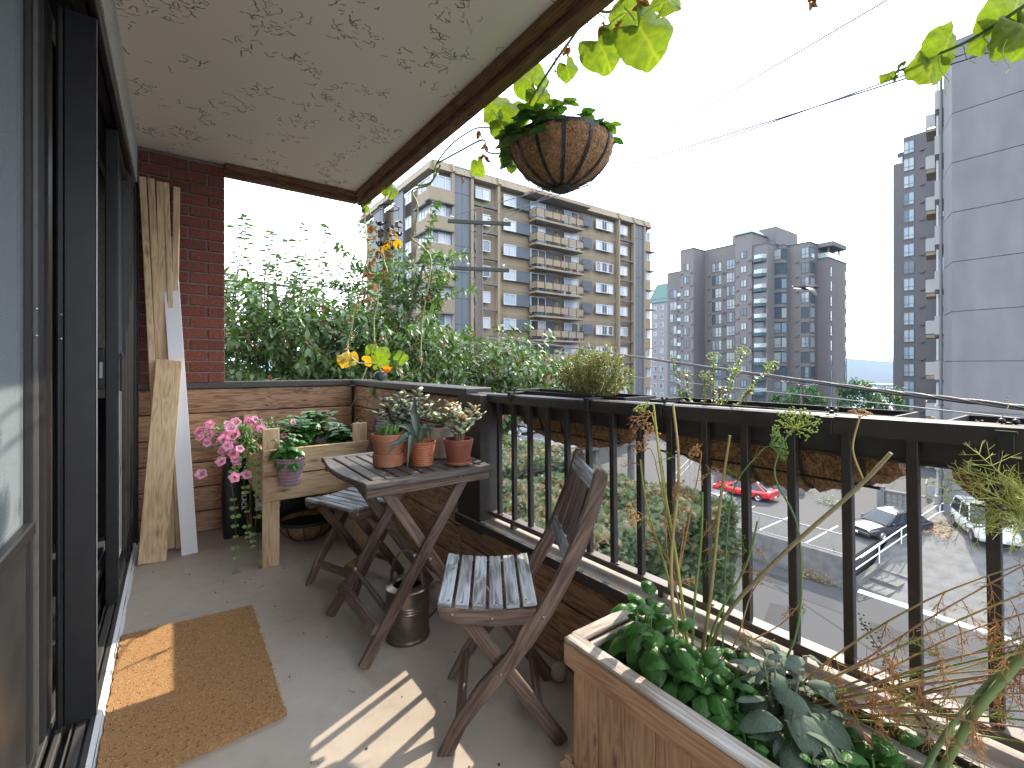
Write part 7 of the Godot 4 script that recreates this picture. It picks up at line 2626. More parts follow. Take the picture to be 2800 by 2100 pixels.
func build_right_towers() -> void:
	rng.seed = 350
	var W := -Vector3.RIGHT
	var Z := Vector3(0, 0, 1)
	var dark := mat(Color(0.05, 0.065, 0.085), 0.05)
	var sky_ := mat(Color(0.16, 0.21, 0.26), 0.05)
	var cur := mat(Color(0.23, 0.25, 0.26), 0.1)
	var t := thing("apartment_tower", "tall dark grey tower with one column of windows, behind the concrete tower", "building", Vector3(92, -12, -20))
	var b := MB.new()
	b.bx(Vector3(7, 24.3, 1.95), Vector3(14, 48.8, 8.0))
	b.bx(Vector3(7, 22.4, -2.7), Vector3(14, 45.0, 1.3))
	b.bx(Vector3(7.3, 46.4, -2.4), Vector3(13.4, 0.7, 1.2))
	b.bx(Vector3(7, 25.4, 5.2), Vector3(16, 50.8, 6.0))
	part("wall", b, M.darktaupe, t)
	b = MB.new()
	b.bx(Vector3(7, 45.4, -3.2), Vector3(14, 0.9, 0.05))
	b.bx(Vector3(0.1, 45.4, -2.7), Vector3(0.05, 0.9, 1.0))
	part("glass_guard", b, M.pane, t)
	var vents := MB.new()
	for k in 18:
		var y := 47.0 - 2.655 * k
		window(t, Vector3(0, y, -1.4), Z, W, 1.32, 1.95, M.greenframe, [dark, sky_, cur, sky_], 2, 0.6)
		window(t, Vector3(-1.0, y - 0.3, 2.9), Z, W, 1.3, 2.2, M.greenframe, [dark, sky_], 2, 0.0)
		vents.bx(Vector3(-0.1, y - 1.0, 0.2), Vector3(0.3, 0.25, 0.5))
	part("vent_hoods", vents, M.darktaupe, t).set_meta("kind", "stuff")
	# concrete tower at the right edge
	t = thing("concrete_tower", "near pale grey concrete tower with horizontal joints at the right edge", "building", Vector3(38.3, -13.58, -6.87))
	t.scale = Vector3.ONE * 1.12
	var poly := PackedVector2Array([Vector2(0, 0), Vector2(2.1, -0.73), Vector2(22, -4.4), Vector2(22, 20), Vector2(0, 20)])
	var inn := PackedVector2Array([Vector2(0.08, 0.06), Vector2(2.1, -0.60), Vector2(21, -4.0), Vector2(21, 19), Vector2(0.08, 19)])
	var up := Vector3(1, 0, 0)
	b = MB.new()
	b.prism(inn, Vector3(0, 15.2, 0), up, Z, 30.4)
	part("core", b, mat(Color(0.16, 0.13, 0.11), 0.9), t)
	var y0 := 0.0
	for k in 12:
		var y1: float = minf(30.8, 2.62 + 2.694 * k)
		b = MB.new()
		b.prism(poly, Vector3(0, (y0 + y1) / 2, 0), up, Z, y1 - y0 - 0.035)
		part("wall_panel", b, M.greywall, t)
		y0 = y1
	b = MB.new()
	b.tube(PackedVector3Array([Vector3(2.2, 0, -0.86), Vector3(2.2, 30.8, -0.86)]), 0.07, 0.07, 6)
	part("drain_pipe", b, M.greywall, t)
	var d := Vector3(0.983, 0, -0.185).normalized()
	var n := Vector3(-0.185, 0, -0.983).normalized()
	for k in 11:
		var y := 1.6 + 2.694 * k
		var q := Vector3(2.6, y, -0.92)
		b = MB.new()
		b.bx(q + d * 1.7 + n * 0.05 + Vector3(0, 0.5, 0), Vector3(3.2, 1.1, 0.5), Basis(d, Vector3.UP, d.cross(Vector3.UP)))
		part("bay_wall", b, M.balconywhite, t)
		window(t, q + d * 1.5 + n * 0.15 + Vector3(0, 1.75, 0), d, n, 2.0, 1.3, M.frame, [sky_, dark], 2)
		b = MB.new()
		b.bx(q + d * 4.2 + n * 0.35 + Vector3(0, 0.0, 0), Vector3(1.8, 0.18, 0.8), Basis(d, Vector3.UP, d.cross(Vector3.UP)))
		var bl := part("balcony", b, M.beige, t)
		b = MB.new()
		b.bx(q + d * 4.2 + n * 0.75 + Vector3(0, 0.6, 0), Vector3(1.8, 0.85, 0.05), Basis(d, Vector3.UP, d.cross(Vector3.UP)))
		b.bx(q + d * 3.3 + n * 0.35 + Vector3(0, 0.6, 0), Vector3(0.05, 0.85, 0.8), Basis(d, Vector3.UP, d.cross(Vector3.UP)))
		part("guard_panel", b, M.balconywhite, bl)
		b = MB.new()
		b.bx(q + d * 4.2 + n * 0.75 + Vector3(0, 1.08, 0), Vector3(1.9, 0.05, 0.06), Basis(d, Vector3.UP, d.cross(Vector3.UP)))
		part("guard_rail", b, M.balcony_rail, bl)


func car(called: String, label: String, at: Vector3, turn: float, size: Vector3, col: Color, tall := false) -> void:  # size: length, height, width; the nose points to local +x
	var t := thing(called, label, "car", at, turn, "parked cars")
	var l := size.x
	var h := size.y
	var hw := size.z / 2
	var belt := h * (0.60 if not tall else 0.58)
	# lower body: cross sections along the length [x, sill height, deck height, half width]
	var secs := [[-0.5, 0.30, 0.50, 0.80], [-0.485, 0.22, belt / h * 0.98, 0.90], [-0.36, 0.17, belt / h * 1.02, 0.98], [-0.2, 0.16, belt / h, 1.0], [0.1, 0.16, belt / h * 0.97, 1.0], [0.25, 0.17, belt / h * 0.93, 0.98], [0.42, 0.18, belt / h * (0.84 if not tall else 0.93), 0.93], [0.485, 0.24, belt / h * (0.72 if not tall else 0.86), 0.86], [0.5, 0.30, 0.46, 0.78]]
	var ps := PackedVector3Array()
	for s in secs:
		var x: float = s[0] * l
		var y0: float = s[1] * h
		var y1: float = s[2] * h
		var w: float = s[3] * hw
		for q in [[-0.86, 0.0], [-1.0, 0.12], [-1.0, 0.55], [-0.97, 0.86], [-0.86, 0.98], [-0.4, 1.0], [0.0, 1.01], [0.4, 1.0], [0.86, 0.98], [0.97, 0.86], [1.0, 0.55], [1.0, 0.12], [0.86, 0.0], [0.0, -0.02], [-0.86, 0.0]]:
			ps.append(Vector3(x, lerpf(y0, y1, q[1]), w * q[0]))
	var b := MB.new()
	b.col = col
	b.grid(ps, 15, secs.size())
	for e in [0, secs.size() - 1]:
		for i in range(1, 13):
			var nr := Vector3(-1 if e == 0 else 1, 0, 0)
			b.tri(ps[e * 15], ps[e * 15 + i], ps[e * 15 + i + 1], nr, nr, nr)
	part("body", b, M.carpaint, t)
	# roof and glasshouse
	var rx := [-0.44, -0.27, 0.02, 0.24] if not tall else [-0.49, -0.44, 0.06, 0.24]
	var g := MB.new()
	ps = PackedVector3Array()
	for s in [[rx[0], belt + 0.0, 0.86], [lerpf(rx[0], rx[1], 0.85), h * 0.955, 0.72], [rx[1], h * 0.98, 0.70], [(rx[1] + rx[2]) / 2, h, 0.70], [rx[2], h * 0.985, 0.70], [lerpf(rx[2], rx[3], 0.12), h * 0.955, 0.72], [rx[3], belt - 0.02, 0.86]]:
		for q in [-1.0, -0.9, -0.5, 0.0, 0.5, 0.9, 1.0]:
			ps.append(Vector3(s[0] * l, s[1] - (0.03 if absf(q) == 1.0 else 0.0), q * s[2] * hw))
	g.grid(ps, 7, 7, Vector3.UP)
	part("glasshouse", g, M.carglass, t)
	var rf := MB.new()
	rf.col = col
	var rp := PackedVector3Array()
	for j in [1, 2, 3, 4, 5]:
		for i in 7:
			rp.append(ps[j * 7 + i] + Vector3(0, 0.012, 0))
	rf.grid(rp, 7, 5, Vector3.UP)
	part("roof", rf, M.carpaint, t)
	for s: float in [-1.0, 1.0]:  # side glass with its pillars
		b = MB.new()
		var up := [Vector3(rx[0] * l * 0.94, belt - 0.01, s * 0.93 * hw), Vector3(rx[1] * l, h * 0.955, s * 0.715 * hw), Vector3(rx[2] * l, h * 0.955, s * 0.715 * hw), Vector3(rx[3] * l * 0.94, belt - 0.03, s * 0.93 * hw)]
		var nr := Vector3(0, 0.4, s).normalized()
		b.quad(up[0], up[1], up[2], up[3], nr)
		part("side_window", b, M.carglass, t)
		b = MB.new()
		b.col = col
		b.bar(up[0], up[1], 0.10, 0.03, nr.cross(up[1] - up[0]).normalized())
		b.bar(up[3], up[2], 0.06, 0.03, nr.cross(up[1] - up[0]).normalized())
		b.bar((up[0] + up[3]) / 2, (up[1] + up[2]) / 2, 0.07, 0.03, Vector3(1, 0, 0))
		b.bar(up[1], up[2], 0.05, 0.03, Vector3(0, 1, 0))
		part("pillars", b, M.carpaint, t)
		for x in [-0.31 * l, 0.32 * l]:
			var r := 0.31 if not tall else 0.36
			b = MB.new()
			var bs := Basis(Vector3(1, 0, 0), PI / 2 * s)
			b.lathe(PackedVector2Array([Vector2(r * 0.6, 0.0), Vector2(r * 0.9, 0.0), Vector2(r, -0.03), Vector2(r, -0.2)]), Vector3(x, r, s * (hw + 0.005)), 20, false, bs)
			var w := part("wheel", b, M.tyre, t)
			b = MB.new()
			b.lathe(PackedVector2Array([Vector2(0, 0.0), Vector2(r * 0.2, 0.0), Vector2(r * 0.5, -0.03), Vector2(r * 0.62, 0.0)]), Vector3(x, r, s * (hw + 0.003)), 16, false, bs)
			part("rim", b, M.steel, w)
		b = MB.new()
		b.col = Color(0.75, 0.75, 0.72)
		b.bx(Vector3(0.482 * l, belt * 0.66, s * hw * 0.62), Vector3(0.12, 0.14, 0.36), Basis.IDENTITY, 0.03)
		part("headlight", b, M.carpaint, t)
		b = MB.new()
		b.col = Color(0.4, 0.02, 0.02)
		b.bx(Vector3(-0.492 * l, belt * 0.78, s * hw * 0.66), Vector3(0.06, 0.13, 0.34), Basis.IDENTITY, 0.02)
		part("tail_light", b, M.carpaint, t)
		b = MB.new()
		b.col = col * 0.9
		b.bx(Vector3(0.17 * l, belt + 0.05, s * (hw + 0.06)), Vector3(0.12, 0.11, 0.16), Basis.IDENTITY, 0.03)
		part("mirror", b, M.carpaint, t)
	b = MB.new()
	b.bx(Vector3(0.49 * l, belt * 0.55, 0), Vector3(0.09, 0.18, hw * 0.9), Basis.IDENTITY, 0.01)
	part("grille", b, M.black, t)
	b = MB.new()
	b.col = Color(0.3, 0.3, 0.3) if tall else col * 0.8
	for s: float in [-1.0, 1.0]:
		b.bx(Vector3(s * 0.495 * l, h * 0.25, 0), Vector3(0.16, 0.2, hw * 1.75), Basis.IDENTITY, 0.04)
	part("bumpers", b, M.carpaint, t)
	b = MB.new()
	b.col = Color(0.7, 0.7, 0.72)
	b.bx(Vector3(0.495 * l + 0.085, h * 0.26, 0), Vector3(0.01, 0.12, 0.32))
	b.bx(Vector3(-0.495 * l - 0.085, h * 0.26, 0), Vector3(0.01, 0.12, 0.32))
	part("number_plates", b, M.plain, t)


func build_car_park() -> void:
	rng.seed = 370
	car("parked_car", "bright red sedan parked in the raised lot by the white wall", Vector3(35.5, -8.85, -18.1), PI / 2 + 0.06, Vector3(4.3, 1.38, 1.75), Color(0.50, 0.018, 0.022))
	car("parked_car", "dark grey sedan parked behind the chain link fence below the red car", Vector3(29.9, -8.85, -18.0), PI / 2, Vector3(4.4, 1.42, 1.75), Color(0.10, 0.105, 0.115))
	car("parked_car", "old black sedan with chrome wheels parked beside the white stair rail", Vector3(34.4, -8.85, -8.95), PI - 0.42, Vector3(4.7, 1.4, 1.8), Color(0.02, 0.021, 0.024))
	car("parked_suv", "white four wheel drive facing the balcony on the lower pavement", Vector3(36.5, -8.36, -5.25), PI + 0.42, Vector3(4.6, 1.75, 1.85), Color(0.62, 0.63, 0.64), true)
	car("parked_car", "white hatchback parked behind the pale wall's corner", Vector3(42.2, -8.85, -23.4), PI / 2, Vector3(4.2, 1.45, 1.75), Color(0.6, 0.6, 0.62))
	car("parked_car", "dark maroon car parked beyond the pale wall", Vector3(45.6, -8.85, -22.6), PI / 2, Vector3(4.3, 1.45, 1.75), Color(0.10, 0.012, 0.02))
	car("parked_car", "silver sedan parked on the upper deck in front of the beige tower", Vector3(24.6, -4.78, -32.0), 0.2, Vector3(4.3, 1.4, 1.75), Color(0.3, 0.31, 0.33))
	car("parked_car", "second red car parked on the upper deck's right end", Vector3(30.0, -4.78, -28.5), 0.1, Vector3(4.2, 1.4, 1.75), Color(0.42, 0.02, 0.02))
	# worn stall lines and darker asphalt patches
	for i in 7:
		var lb := MB.new()
		lb.bx(Vector3(31.2, -8.846, -24.0 + i * 2.55), Vector3(4.6, 0.008, 0.1))
		one("stall_line", lb, M.frame, "worn white stall line on the parking lot asphalt", "road marking", "worn stall lines", "structure")
	var pb := MB.new()
	for q in [[22.0, -9.5, 3.0, 1.4, 0.3], [24.5, -5.0, 1.6, 4.2, 0.1], [18.5, -3.6, 2.2, 2.6, 0.5], [25.8, -12.5, 1.1, 3.0, 0.2], [20.5, -6.8, 0.14, 9.0, 0.9], [23.6, -8.2, 0.12, 7.0, -0.5]]:
		pb.bx(Vector3(q[0], -10.246, q[1]), Vector3(q[2], 0.008, q[3]), Basis(Vector3.UP, q[4]))
	one("asphalt_patch", pb, mat(Color(0.026, 0.026, 0.027), 0.9), "darker repair patches and tar lines on the driveway", "asphalt patch", "", "structure")
	# retaining wall and fence
	var b := MB.new()
	b.prism(PackedVector2Array([Vector2(-40, -10.4), Vector2(-8.9, -10.4), Vector2(-8.9, -8.7), Vector2(-40, -8.7)]), Vector3(27.95, 0, 0), Vector3(0, 0, 1), Vector3.UP, 0.3, 0.015)
	one("retaining_wall", b, M.concrete, "stained concrete retaining wall between driveway and parking lot", "wall")
	for q in [[-15.0, 0.45, -9.35], [-11.6, 1.2, -9.6]]:
		b = MB.new()
		b.bx(Vector3(27.785, q[2], q[0]), Vector3(0.012, float(q[1]) * 0.75, float(q[1])))
		one("paint_patch", b, M.greywall, "%s pale paint patch covering graffiti on the retaining wall" % ("small" if q[1] < 1 else "large"), "paint patch", "paint patches on the wall")
	var t := thing("chain_link_fence", "galvanised chain link fence on top of the retaining wall", "fence", Vector3(27.95, -8.7, -24.5))
	var fm := mat(Color(0.28, 0.285, 0.29), 0.45, 0.3)
	var n := 13
	for i in n:
		b = MB.new()
		b.tube(PackedVector3Array([Vector3(0, -0.05, -15.5 + i * 2.585), Vector3(0, 1.15, -15.5 + i * 2.585)]), 0.03, 0.03, 6)
		part("post", b, fm, t)
	for y in [0.12, 1.13]:
		b = MB.new()
		b.tube(PackedVector3Array([Vector3(0, y, -15.5), Vector3(0, y, 15.5)]), 0.024, 0.024, 6)
		part("rail", b, fm, t)
	b = MB.new()
	for i in 230:  # the woven wires
		var z := -6.0 + i * 0.095
		for s: float in [-1.0, 1.0]:
			var z1 := z + s * 1.0
			if maxf(z, z1) < 15.4:
				b.bar(Vector3(0, 0.12, z), Vector3(0, 1.12, z1), 0.006, 0.006, Vector3(1, 0, 0))
	part("mesh_wires", b, fm, t).set_meta("kind", "stuff")
	# second pipe rail beyond the fence
	b = MB.new()
	b.tube(PackedVector3Array([Vector3(29.2, -8.0, -40), Vector3(29.2, -8.0, -9.4)]), 0.04, 0.04, 6)
	for i in 8:
		b.tube(PackedVector3Array([Vector3(29.2, -8.9, -38 + i * 4), Vector3(29.2, -8.0, -38 + i * 4)]), 0.035, 0.035, 6)
	one("pipe_rail", b, fm, "low grey pipe rail running along behind the chain link fence", "rail")
	# pale walls with pierced block screens
	t = thing("pale_wall", "pale wall with a pierced block screen behind the red car", "wall", Vector3(39.4, -8.85, -20.3))
	b = MB.new()
	b.bx(Vector3(-2.0, 0.75, -0.1), Vector3(4.2, 1.5, 0.2))
	b.bx(Vector3(0.1, 0.35, 2.4), Vector3(0.2, 0.7, 4.8))
	part("wall", b, M.greywall, t)
	block_screen(t, Vector3(0.1, 0.7, 0.2), Vector3(0, 0, 1), 15, 2)
	t = thing("pale_wall", "low wall of pierced ornamental blocks at the lot's right side", "wall", Vector3(39.0, -8.85, -10.4))
	b = MB.new()
	b.bx(Vector3(0, 0.28, 1.0), Vector3(0.24, 0.56, 2.3))
	b.bx(Vector3(0, 0.9, -0.15), Vector3(0.26, 1.8, 0.4))
	part("wall", b, M.greywall, t)
	block_screen(t, Vector3(0, 0.56, 0.1), Vector3(0, 0, 1), 6, 3)
	b = MB.new()
	b.bx(Vector3(0, 1.56, 1.0), Vector3(0.3, 0.1, 2.3))
	part("coping", b, M.greywall, t)
	# stair beside the lot, with white rails
	t = thing("outdoor_stair", "concrete stair with white pipe rails climbing between pavement and lot", "stair", Vector3(28.3, -10.25, -8.75))
	var d := Vector3(10.6, 0, 1.4)
	b = MB.new()
	b.prism(PackedVector2Array([Vector2(0, 0), Vector2(10.7, 0), Vector2(10.7, 1.75), Vector2(9.6, 1.75), Vector2(0, 0.35)]), Vector3.ZERO, d.normalized(), Vector3.UP, 0.3, 0.01)
	part("side_wall", b, M.concrete, t)
	for i in 9:
		b = MB.new()
		b.bx(d * (0.05 + i * 0.105) + Vector3(0.0, 0.08 + i * 0.09, 0.75), Vector3(1.15, 0.16 + i * 0.18, 1.2), Basis(Vector3.UP, -0.13), 0.01)
		part("step", b, M.concrete, t)
	for y in [0.55, 1.05]:
		b = MB.new()
		b.tube(PackedVector3Array([Vector3(0, y + 0.35, 0), d * 0.9 + Vector3(0, y + 1.75, 0), d + Vector3(0, y + 1.75, 0)]), 0.032, 0.032, 8)
		part("hand_rail", b, M.white, t)
	for i in 5:
		var f := i / 4.0
		b = MB.new()
		b.tube(PackedVector3Array([d * f * 0.95 + Vector3(0, 0.3 + 1.35 * f, 0), d * f * 0.95 + Vector3(0, 1.42 + 1.35 * f, 0)]), 0.03, 0.03, 8)
		part("rail_post", b, M.white, t)
	# fallen leaves gathered by the stair
	b = MB.new()
	for i in 260:
		b.col = Color(0.42, 0.25, 0.10) * fr(0.5, 1.4)
		b.leaf(toward(Vector3(fr(34.5, 38.0), -8.4 + fr(0, 0.08), -7.0 + fr(-0.6, 0.6)), rdir() * Vector3(1, 0.3, 1)), fr(0.08, 0.16), 0.09, 0.5, 0.3, 0.0, 1.0, 2, 1)
	one("fallen_leaves", b, M.dryleaf, "drift of brown fallen leaves beside the stair", "leaves", "", "stuff")
	# ivy and weeds at the foot of the retaining wall
	for q in [[Vector3(27.6, -10.25, -14.6), 0.9, "green weed clump at the foot of the retaining wall"], [Vector3(27.6, -10.25, -10.3), 0.6, "dry brown weed clump by the large paint patch"], [Vector3(38.2, -8.85, -13.2), 0.8, "low green shrub at the end of the pale wall"]]:
		var o := thing("weed_clump", q[2], "shrub", q[0])
		b = MB.new()
		for i in 260:
			b.col = Color(fr(0.06, 0.12), fr(0.13, 0.2), 0.04) if (q[2] as String).contains("green") else Color(0.26, 0.18, 0.08) * fr(0.6, 1.2)
			var p := Vector3(fr(-0.35, 0.1), absf(rng.randfn(0, 0.35)) * float(q[1]), rng.randfn(0, 0.55))
			b.leaf(toward(p, rdir() + Vector3(0, 0.5, 0)), fr(0.08, 0.18), 0.06, 0.4, 0.2, 0.0, 1.1, 2, 1)
		part("foliage", b, M.leaf, o)
	# the parking deck below the beige tower
	t = thing("parking_deck", "concrete parking deck on columns in front of the beige tower", "parking deck", Vector3(26.6, -4.8, -24.6))
	b = MB.new()
	b.bx(Vector3(0, -0.25, -7.0), Vector3(9.6, 0.5, 14.0), Basis.IDENTITY, 0.02)
	part("slab", b, M.concrete, t)
	for x in [-4.2, 0.0, 4.2]:
		for z in [-0.6, -6.0, -12.0]:
			b = MB.new()
			b.bx(Vector3(x, -2.4, z), Vector3(0.4, 3.9, 0.4))
			part("column", b, M.concrete, t)
	b = MB.new()
	b.bx(Vector3(0, -2.4, -13.5), Vector3(9.4, 3.9, 0.3))
	part("back_wall", b, M.concrete, t)
	for y in [0.5, 1.0]:
		b = MB.new()
		b.tube(PackedVector3Array([Vector3(-4.7, y, -13.5), Vector3(-4.7, y, -0.1), Vector3(4.7, y, -0.1), Vector3(4.7, y, -13.5)]), 0.025, 0.025, 6)
		part("rail", b, fm, t)
	for i in 7:
		b = MB.new()
		b.tube(PackedVector3Array([Vector3(-4.7 + i * 1.567, 0, -0.1), Vector3(-4.7 + i * 1.567, 1.02, -0.1)]), 0.022, 0.022, 6)
		part("rail_post", b, fm, t)
	for i in 5:
		b = MB.new()
		b.tube(PackedVector3Array([Vector3(-4.7, 0, -2.6 - i * 2.5), Vector3(-4.7, 1.02, -2.6 - i * 2.5)]), 0.022, 0.022, 6)
		part("rail_post", b, fm, t)
	b = MB.new()
	for y in [-6.6, -6.1]:
		b.tube(PackedVector3Array([Vector3(26.0, y, -18.0), Vector3(35.0, y, -22.0)]), 0.025, 0.025, 6)
	for i in 5:
		var p := Vector3(26.0, 0, -18.0).lerp(Vector3(35, 0, -22), i / 4.0)
		b.tube(PackedVector3Array([p + Vector3(0, -8.9, 0), p + Vector3(0, -6.1, 0)]), 0.025, 0.025, 6)
	one("ramp_rail", b, fm, "grey pipe rail of the ramp below the parking deck", "rail")


func block_screen(t: Node3D, at: Vector3, ex: Vector3, nx: int, ny: int) -> void:
	if not cache.has("block"):
		var b := MB.new()
		var s := 0.30
		for q: float in [-1.0, 1.0]:
			b.bx(Vector3(q * (s / 2 - 0.015), 0, 0), Vector3(0.03, s, 0.1))
			b.bx(Vector3(0, q * (s / 2 - 0.015), 0.001), Vector3(s - 0.06, 0.03, 0.098))
			b.bx(Vector3(0, 0, 0.002 * q), Vector3(s * 1.2, 0.03, 0.07), Basis(Vector3(0, 0, 1), q * PI / 4))
		b.lathe(PackedVector2Array([Vector2(0.075, -0.03), Vector2(0.1, -0.03), Vector2(0.1, 0.03), Vector2(0.075, 0.03), Vector2(0.075, -0.03)]), Vector3.ZERO, 12, false, Basis(Vector3.RIGHT, PI / 2))
		cache["block"] = b.mesh()
	for i in nx:
		for j in ny:
			var o := part_mesh("screen_block", cache["block"], M.greywall, t)
			o.transform = Transform3D(Basis(ex, Vector3.UP, ex.cross(Vector3.UP)), at + ex * (0.15 + i * 0.302) + Vector3(0, 0.15 + j * 0.302, 0))


func spray_mesh() -> ArrayMesh:  # a flat fan of cedar
	var b := MB.new()
	for k in 7:
		var a := (k - 3) * 0.33
		var l := 1.0 - 0.11 * absf(k - 3.0)
		var d := Vector3(sin(a), 0.12 * cos(k * 2.0), cos(a))
		b.leaf(toward(Vector3(0, 0, 0.0), d), l, 0.12, 0.5, 0.1, 0.0, 0.8, 3, 1)
		for s: float in [-1.0, 1.0]:
			b.leaf(toward(d * l * 0.45, d.rotated(Vector3.UP, s * 0.7)), l * 0.45, 0.09, 0.4, 0.1, 0.0, 1.0, 2, 1)
	return b.mesh()


func build_hedges() -> void:
	var sm := spray_mesh()
	var nz := noise(0.35, 381, 3)
	for h in [["clipped cedar hedge directly below the railing with brown tipped sprays", Vector3(2.2, 0, -10.9), Vector3(11.55, -2.35, -6.1), 46000, 384], ["farther clipped cedar hedge with a dark shaded front behind the first hedge", Vector3(4.0, 0, -19.4), Vector3(13.2, -2.35, -12.9), 22000, 385]]:
		rng.seed = h[4]
		var a: Vector3 = h[1]
		var e: Vector3 = h[2]
		var t := thing("cedar_hedge", h[0], "hedge", Vector3((a.x + e.x) / 2, -10.25, (a.z + e.z) / 2))
		var o := t.position
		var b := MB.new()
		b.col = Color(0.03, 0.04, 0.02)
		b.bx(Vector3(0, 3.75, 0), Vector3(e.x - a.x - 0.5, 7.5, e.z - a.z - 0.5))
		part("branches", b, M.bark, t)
		var xs := []
		var cs := []
		var n: int = h[3]
		for i in n:
			var q := rng.randf()
			var p: Vector3
			var out: Vector3
			if q < 0.62:
				p = Vector3(fr(a.x, e.x), e.y, fr(a.z, e.z))
				out = Vector3(fr(-0.6, 0.6), 1, fr(-0.6, 0.6))
			elif q < 0.9:
				p = Vector3(fr(a.x, e.x), e.y - pow(rng.randf(), 1.3) * 4.2, e.z)
				out = Vector3(fr(-0.5, 0.5), 0.5, 1)
			else:
				p = Vector3(e.x, e.y - pow(rng.randf(), 1.3) * 4.0, fr(a.z, e.z))
				out = Vector3(1, 0.5, fr(-0.5, 0.5))
			var w := nz.get_noise_3d(p.x * 2.2, p.y * 2.2, p.z * 2.2)
			p += out.normalized() * (w * 0.34 + fr(-0.12, 0.04))
			xs.append(toward(p - o, out + rdir() * 0.8, Vector3(0, 1, 0.3), fr(-0.8, 0.8)).scaled_local(Vector3.ONE * fr(0.10, 0.17)))
			var br := nz.get_noise_2d(p.x * 4.0 + 30, p.z * 4.0) + fr(-0.25, 0.25)
			if br > 0.10 and q < 0.62:
				cs.append(Color(0.25, 0.18, 0.105) * fr(0.7, 1.2))
			else:
				cs.append(Color(fr(0.075, 0.125), fr(0.105, 0.16), fr(0.055, 0.085)))
		many("foliage", sm, M.leaf, xs, t, cs)


func build_tree() -> void:
	rng.seed = 400
	var t := thing("plum_tree", "large leafy tree with upright shoots beyond the far parapet", "tree", Vector3(2.6, -10.25, -7.4))
	var o := t.position
	var b := MB.new()
	b.tube(smooth_path([Vector3.ZERO, Vector3(0.1, 4, 0), Vector3(-0.1, 8.0, 0.1)], 4), 0.16, 0.12, 10)
	var lm := leaf_unit(0.46, 4)
	var xs := []
	var cs := []
	var tips := []
	# main limbs end where the crown spreads
	var limbs := [Vector3(-1.6, 11.9, 0.6), Vector3(-0.7, 12.3, -0.9), Vector3(0.1, 12.7, 0.3), Vector3(0.6, 12.3, 0.9), Vector3(1.6, 11.4, 1.2), Vector3(2.2, 11.1, 2.3), Vector3(-2.2, 11.3, -0.4), Vector3(0.4, 12.9, 1.1), Vector3(-0.5, 11.6, 1.5), Vector3(1.3, 11.0, 2.1), Vector3(0.9, 10.9, 1.2), Vector3(-1.2, 10.9, 1.2)]
	for q in limbs:
		var p: Vector3 = q
		var mid := Vector3(p.x * 0.4 + fr(-0.2, 0.2), lerpf(8.0, p.y, 0.5), p.z * 0.4)
		var pth := smooth_path([Vector3(-0.1, 7.8, 0.1), mid, p], 6)
		b.tube(pth, 0.07, 0.018, 7)
		for k in 34:
			var s := pth[rng.randi_range(4, pth.size() - 1)]
			var d := Vector3(fr(-1, 1), fr(0.1, 1.1), fr(-1, 1)).normalized()
			tips.append([s, d, fr(0.5, 1.15)])
	for k in 80:  # upright water shoots
		tips.append([Vector3(fr(-2.3, 0.7), fr(11.3, 12.4), fr(-0.8, 1.3)), Vector3(fr(-0.22, 0.22), 1, fr(-0.22, 0.22)).normalized(), fr(0.6, 1.15)])
	for k in 60:  # the low boughs reaching right, over the parapet
		tips.append([Vector3(fr(0.7, 2.3), fr(10.7, 11.45), fr(1.2, 2.6)), Vector3(fr(0.2, 1), fr(-0.1, 0.5), fr(0.0, 0.9)).normalized(), fr(0.4, 0.8)])
	for k in 620:
		var xx := fr(-2.8, 1.6)
		tips.append([Vector3(xx, fr(10.6, 12.0 - 0.35 * maxf(0.0, xx)), fr(-0.8, 1.9)), Vector3(fr(-1, 1), fr(-0.2, 0.8), fr(-0.6, 1)).normalized(), fr(0.4, 0.9)])
	for q in tips:
		var p: Vector3 = q[0]
		var d: Vector3 = q[1]
		var l: float = q[2]
		var e := p + d * l + Vector3(0, -0.10 * l if d.y < 0.7 else 0.0, 0)
		var pth := smooth_path([p, p + d * l * 0.5 + rdir() * 0.04, e], 5)
		b.tube(pth, 0.008, 0.0025, 4)
		var n := int(l * 50)
		for i in n:
			var f := (i + 0.5) / n
			var g := pth[mini(pth.size() - 1, int(f * pth.size()))].lerp(pth[mini(pth.size() - 1, int(f * pth.size()) + 1)], fposmod(f * pth.size(), 1.0))
			var side := d.cross(Vector3.UP).normalized().rotated(d, i * 2.4)
			var out := (side + d * 0.55 + Vector3(0, -0.35, 0)).normalized()
			xs.append(toward(g, out, Vector3.UP, fr(-0.5, 0.5)).scaled_local(Vector3.ONE * fr(0.075, 0.135)))
			if rng.randf() < 0.022 and p.y < 12.0:
				cs.append(Color(0.28, 0.07, 0.035))
			else:
				var k := fr(0.75, 1.25)
				cs.append(Color(0.095, 0.155, 0.05) * k)
	part("trunk", b, M.bark, t)
	many("crown", lm, M.leaf, xs, t, cs)


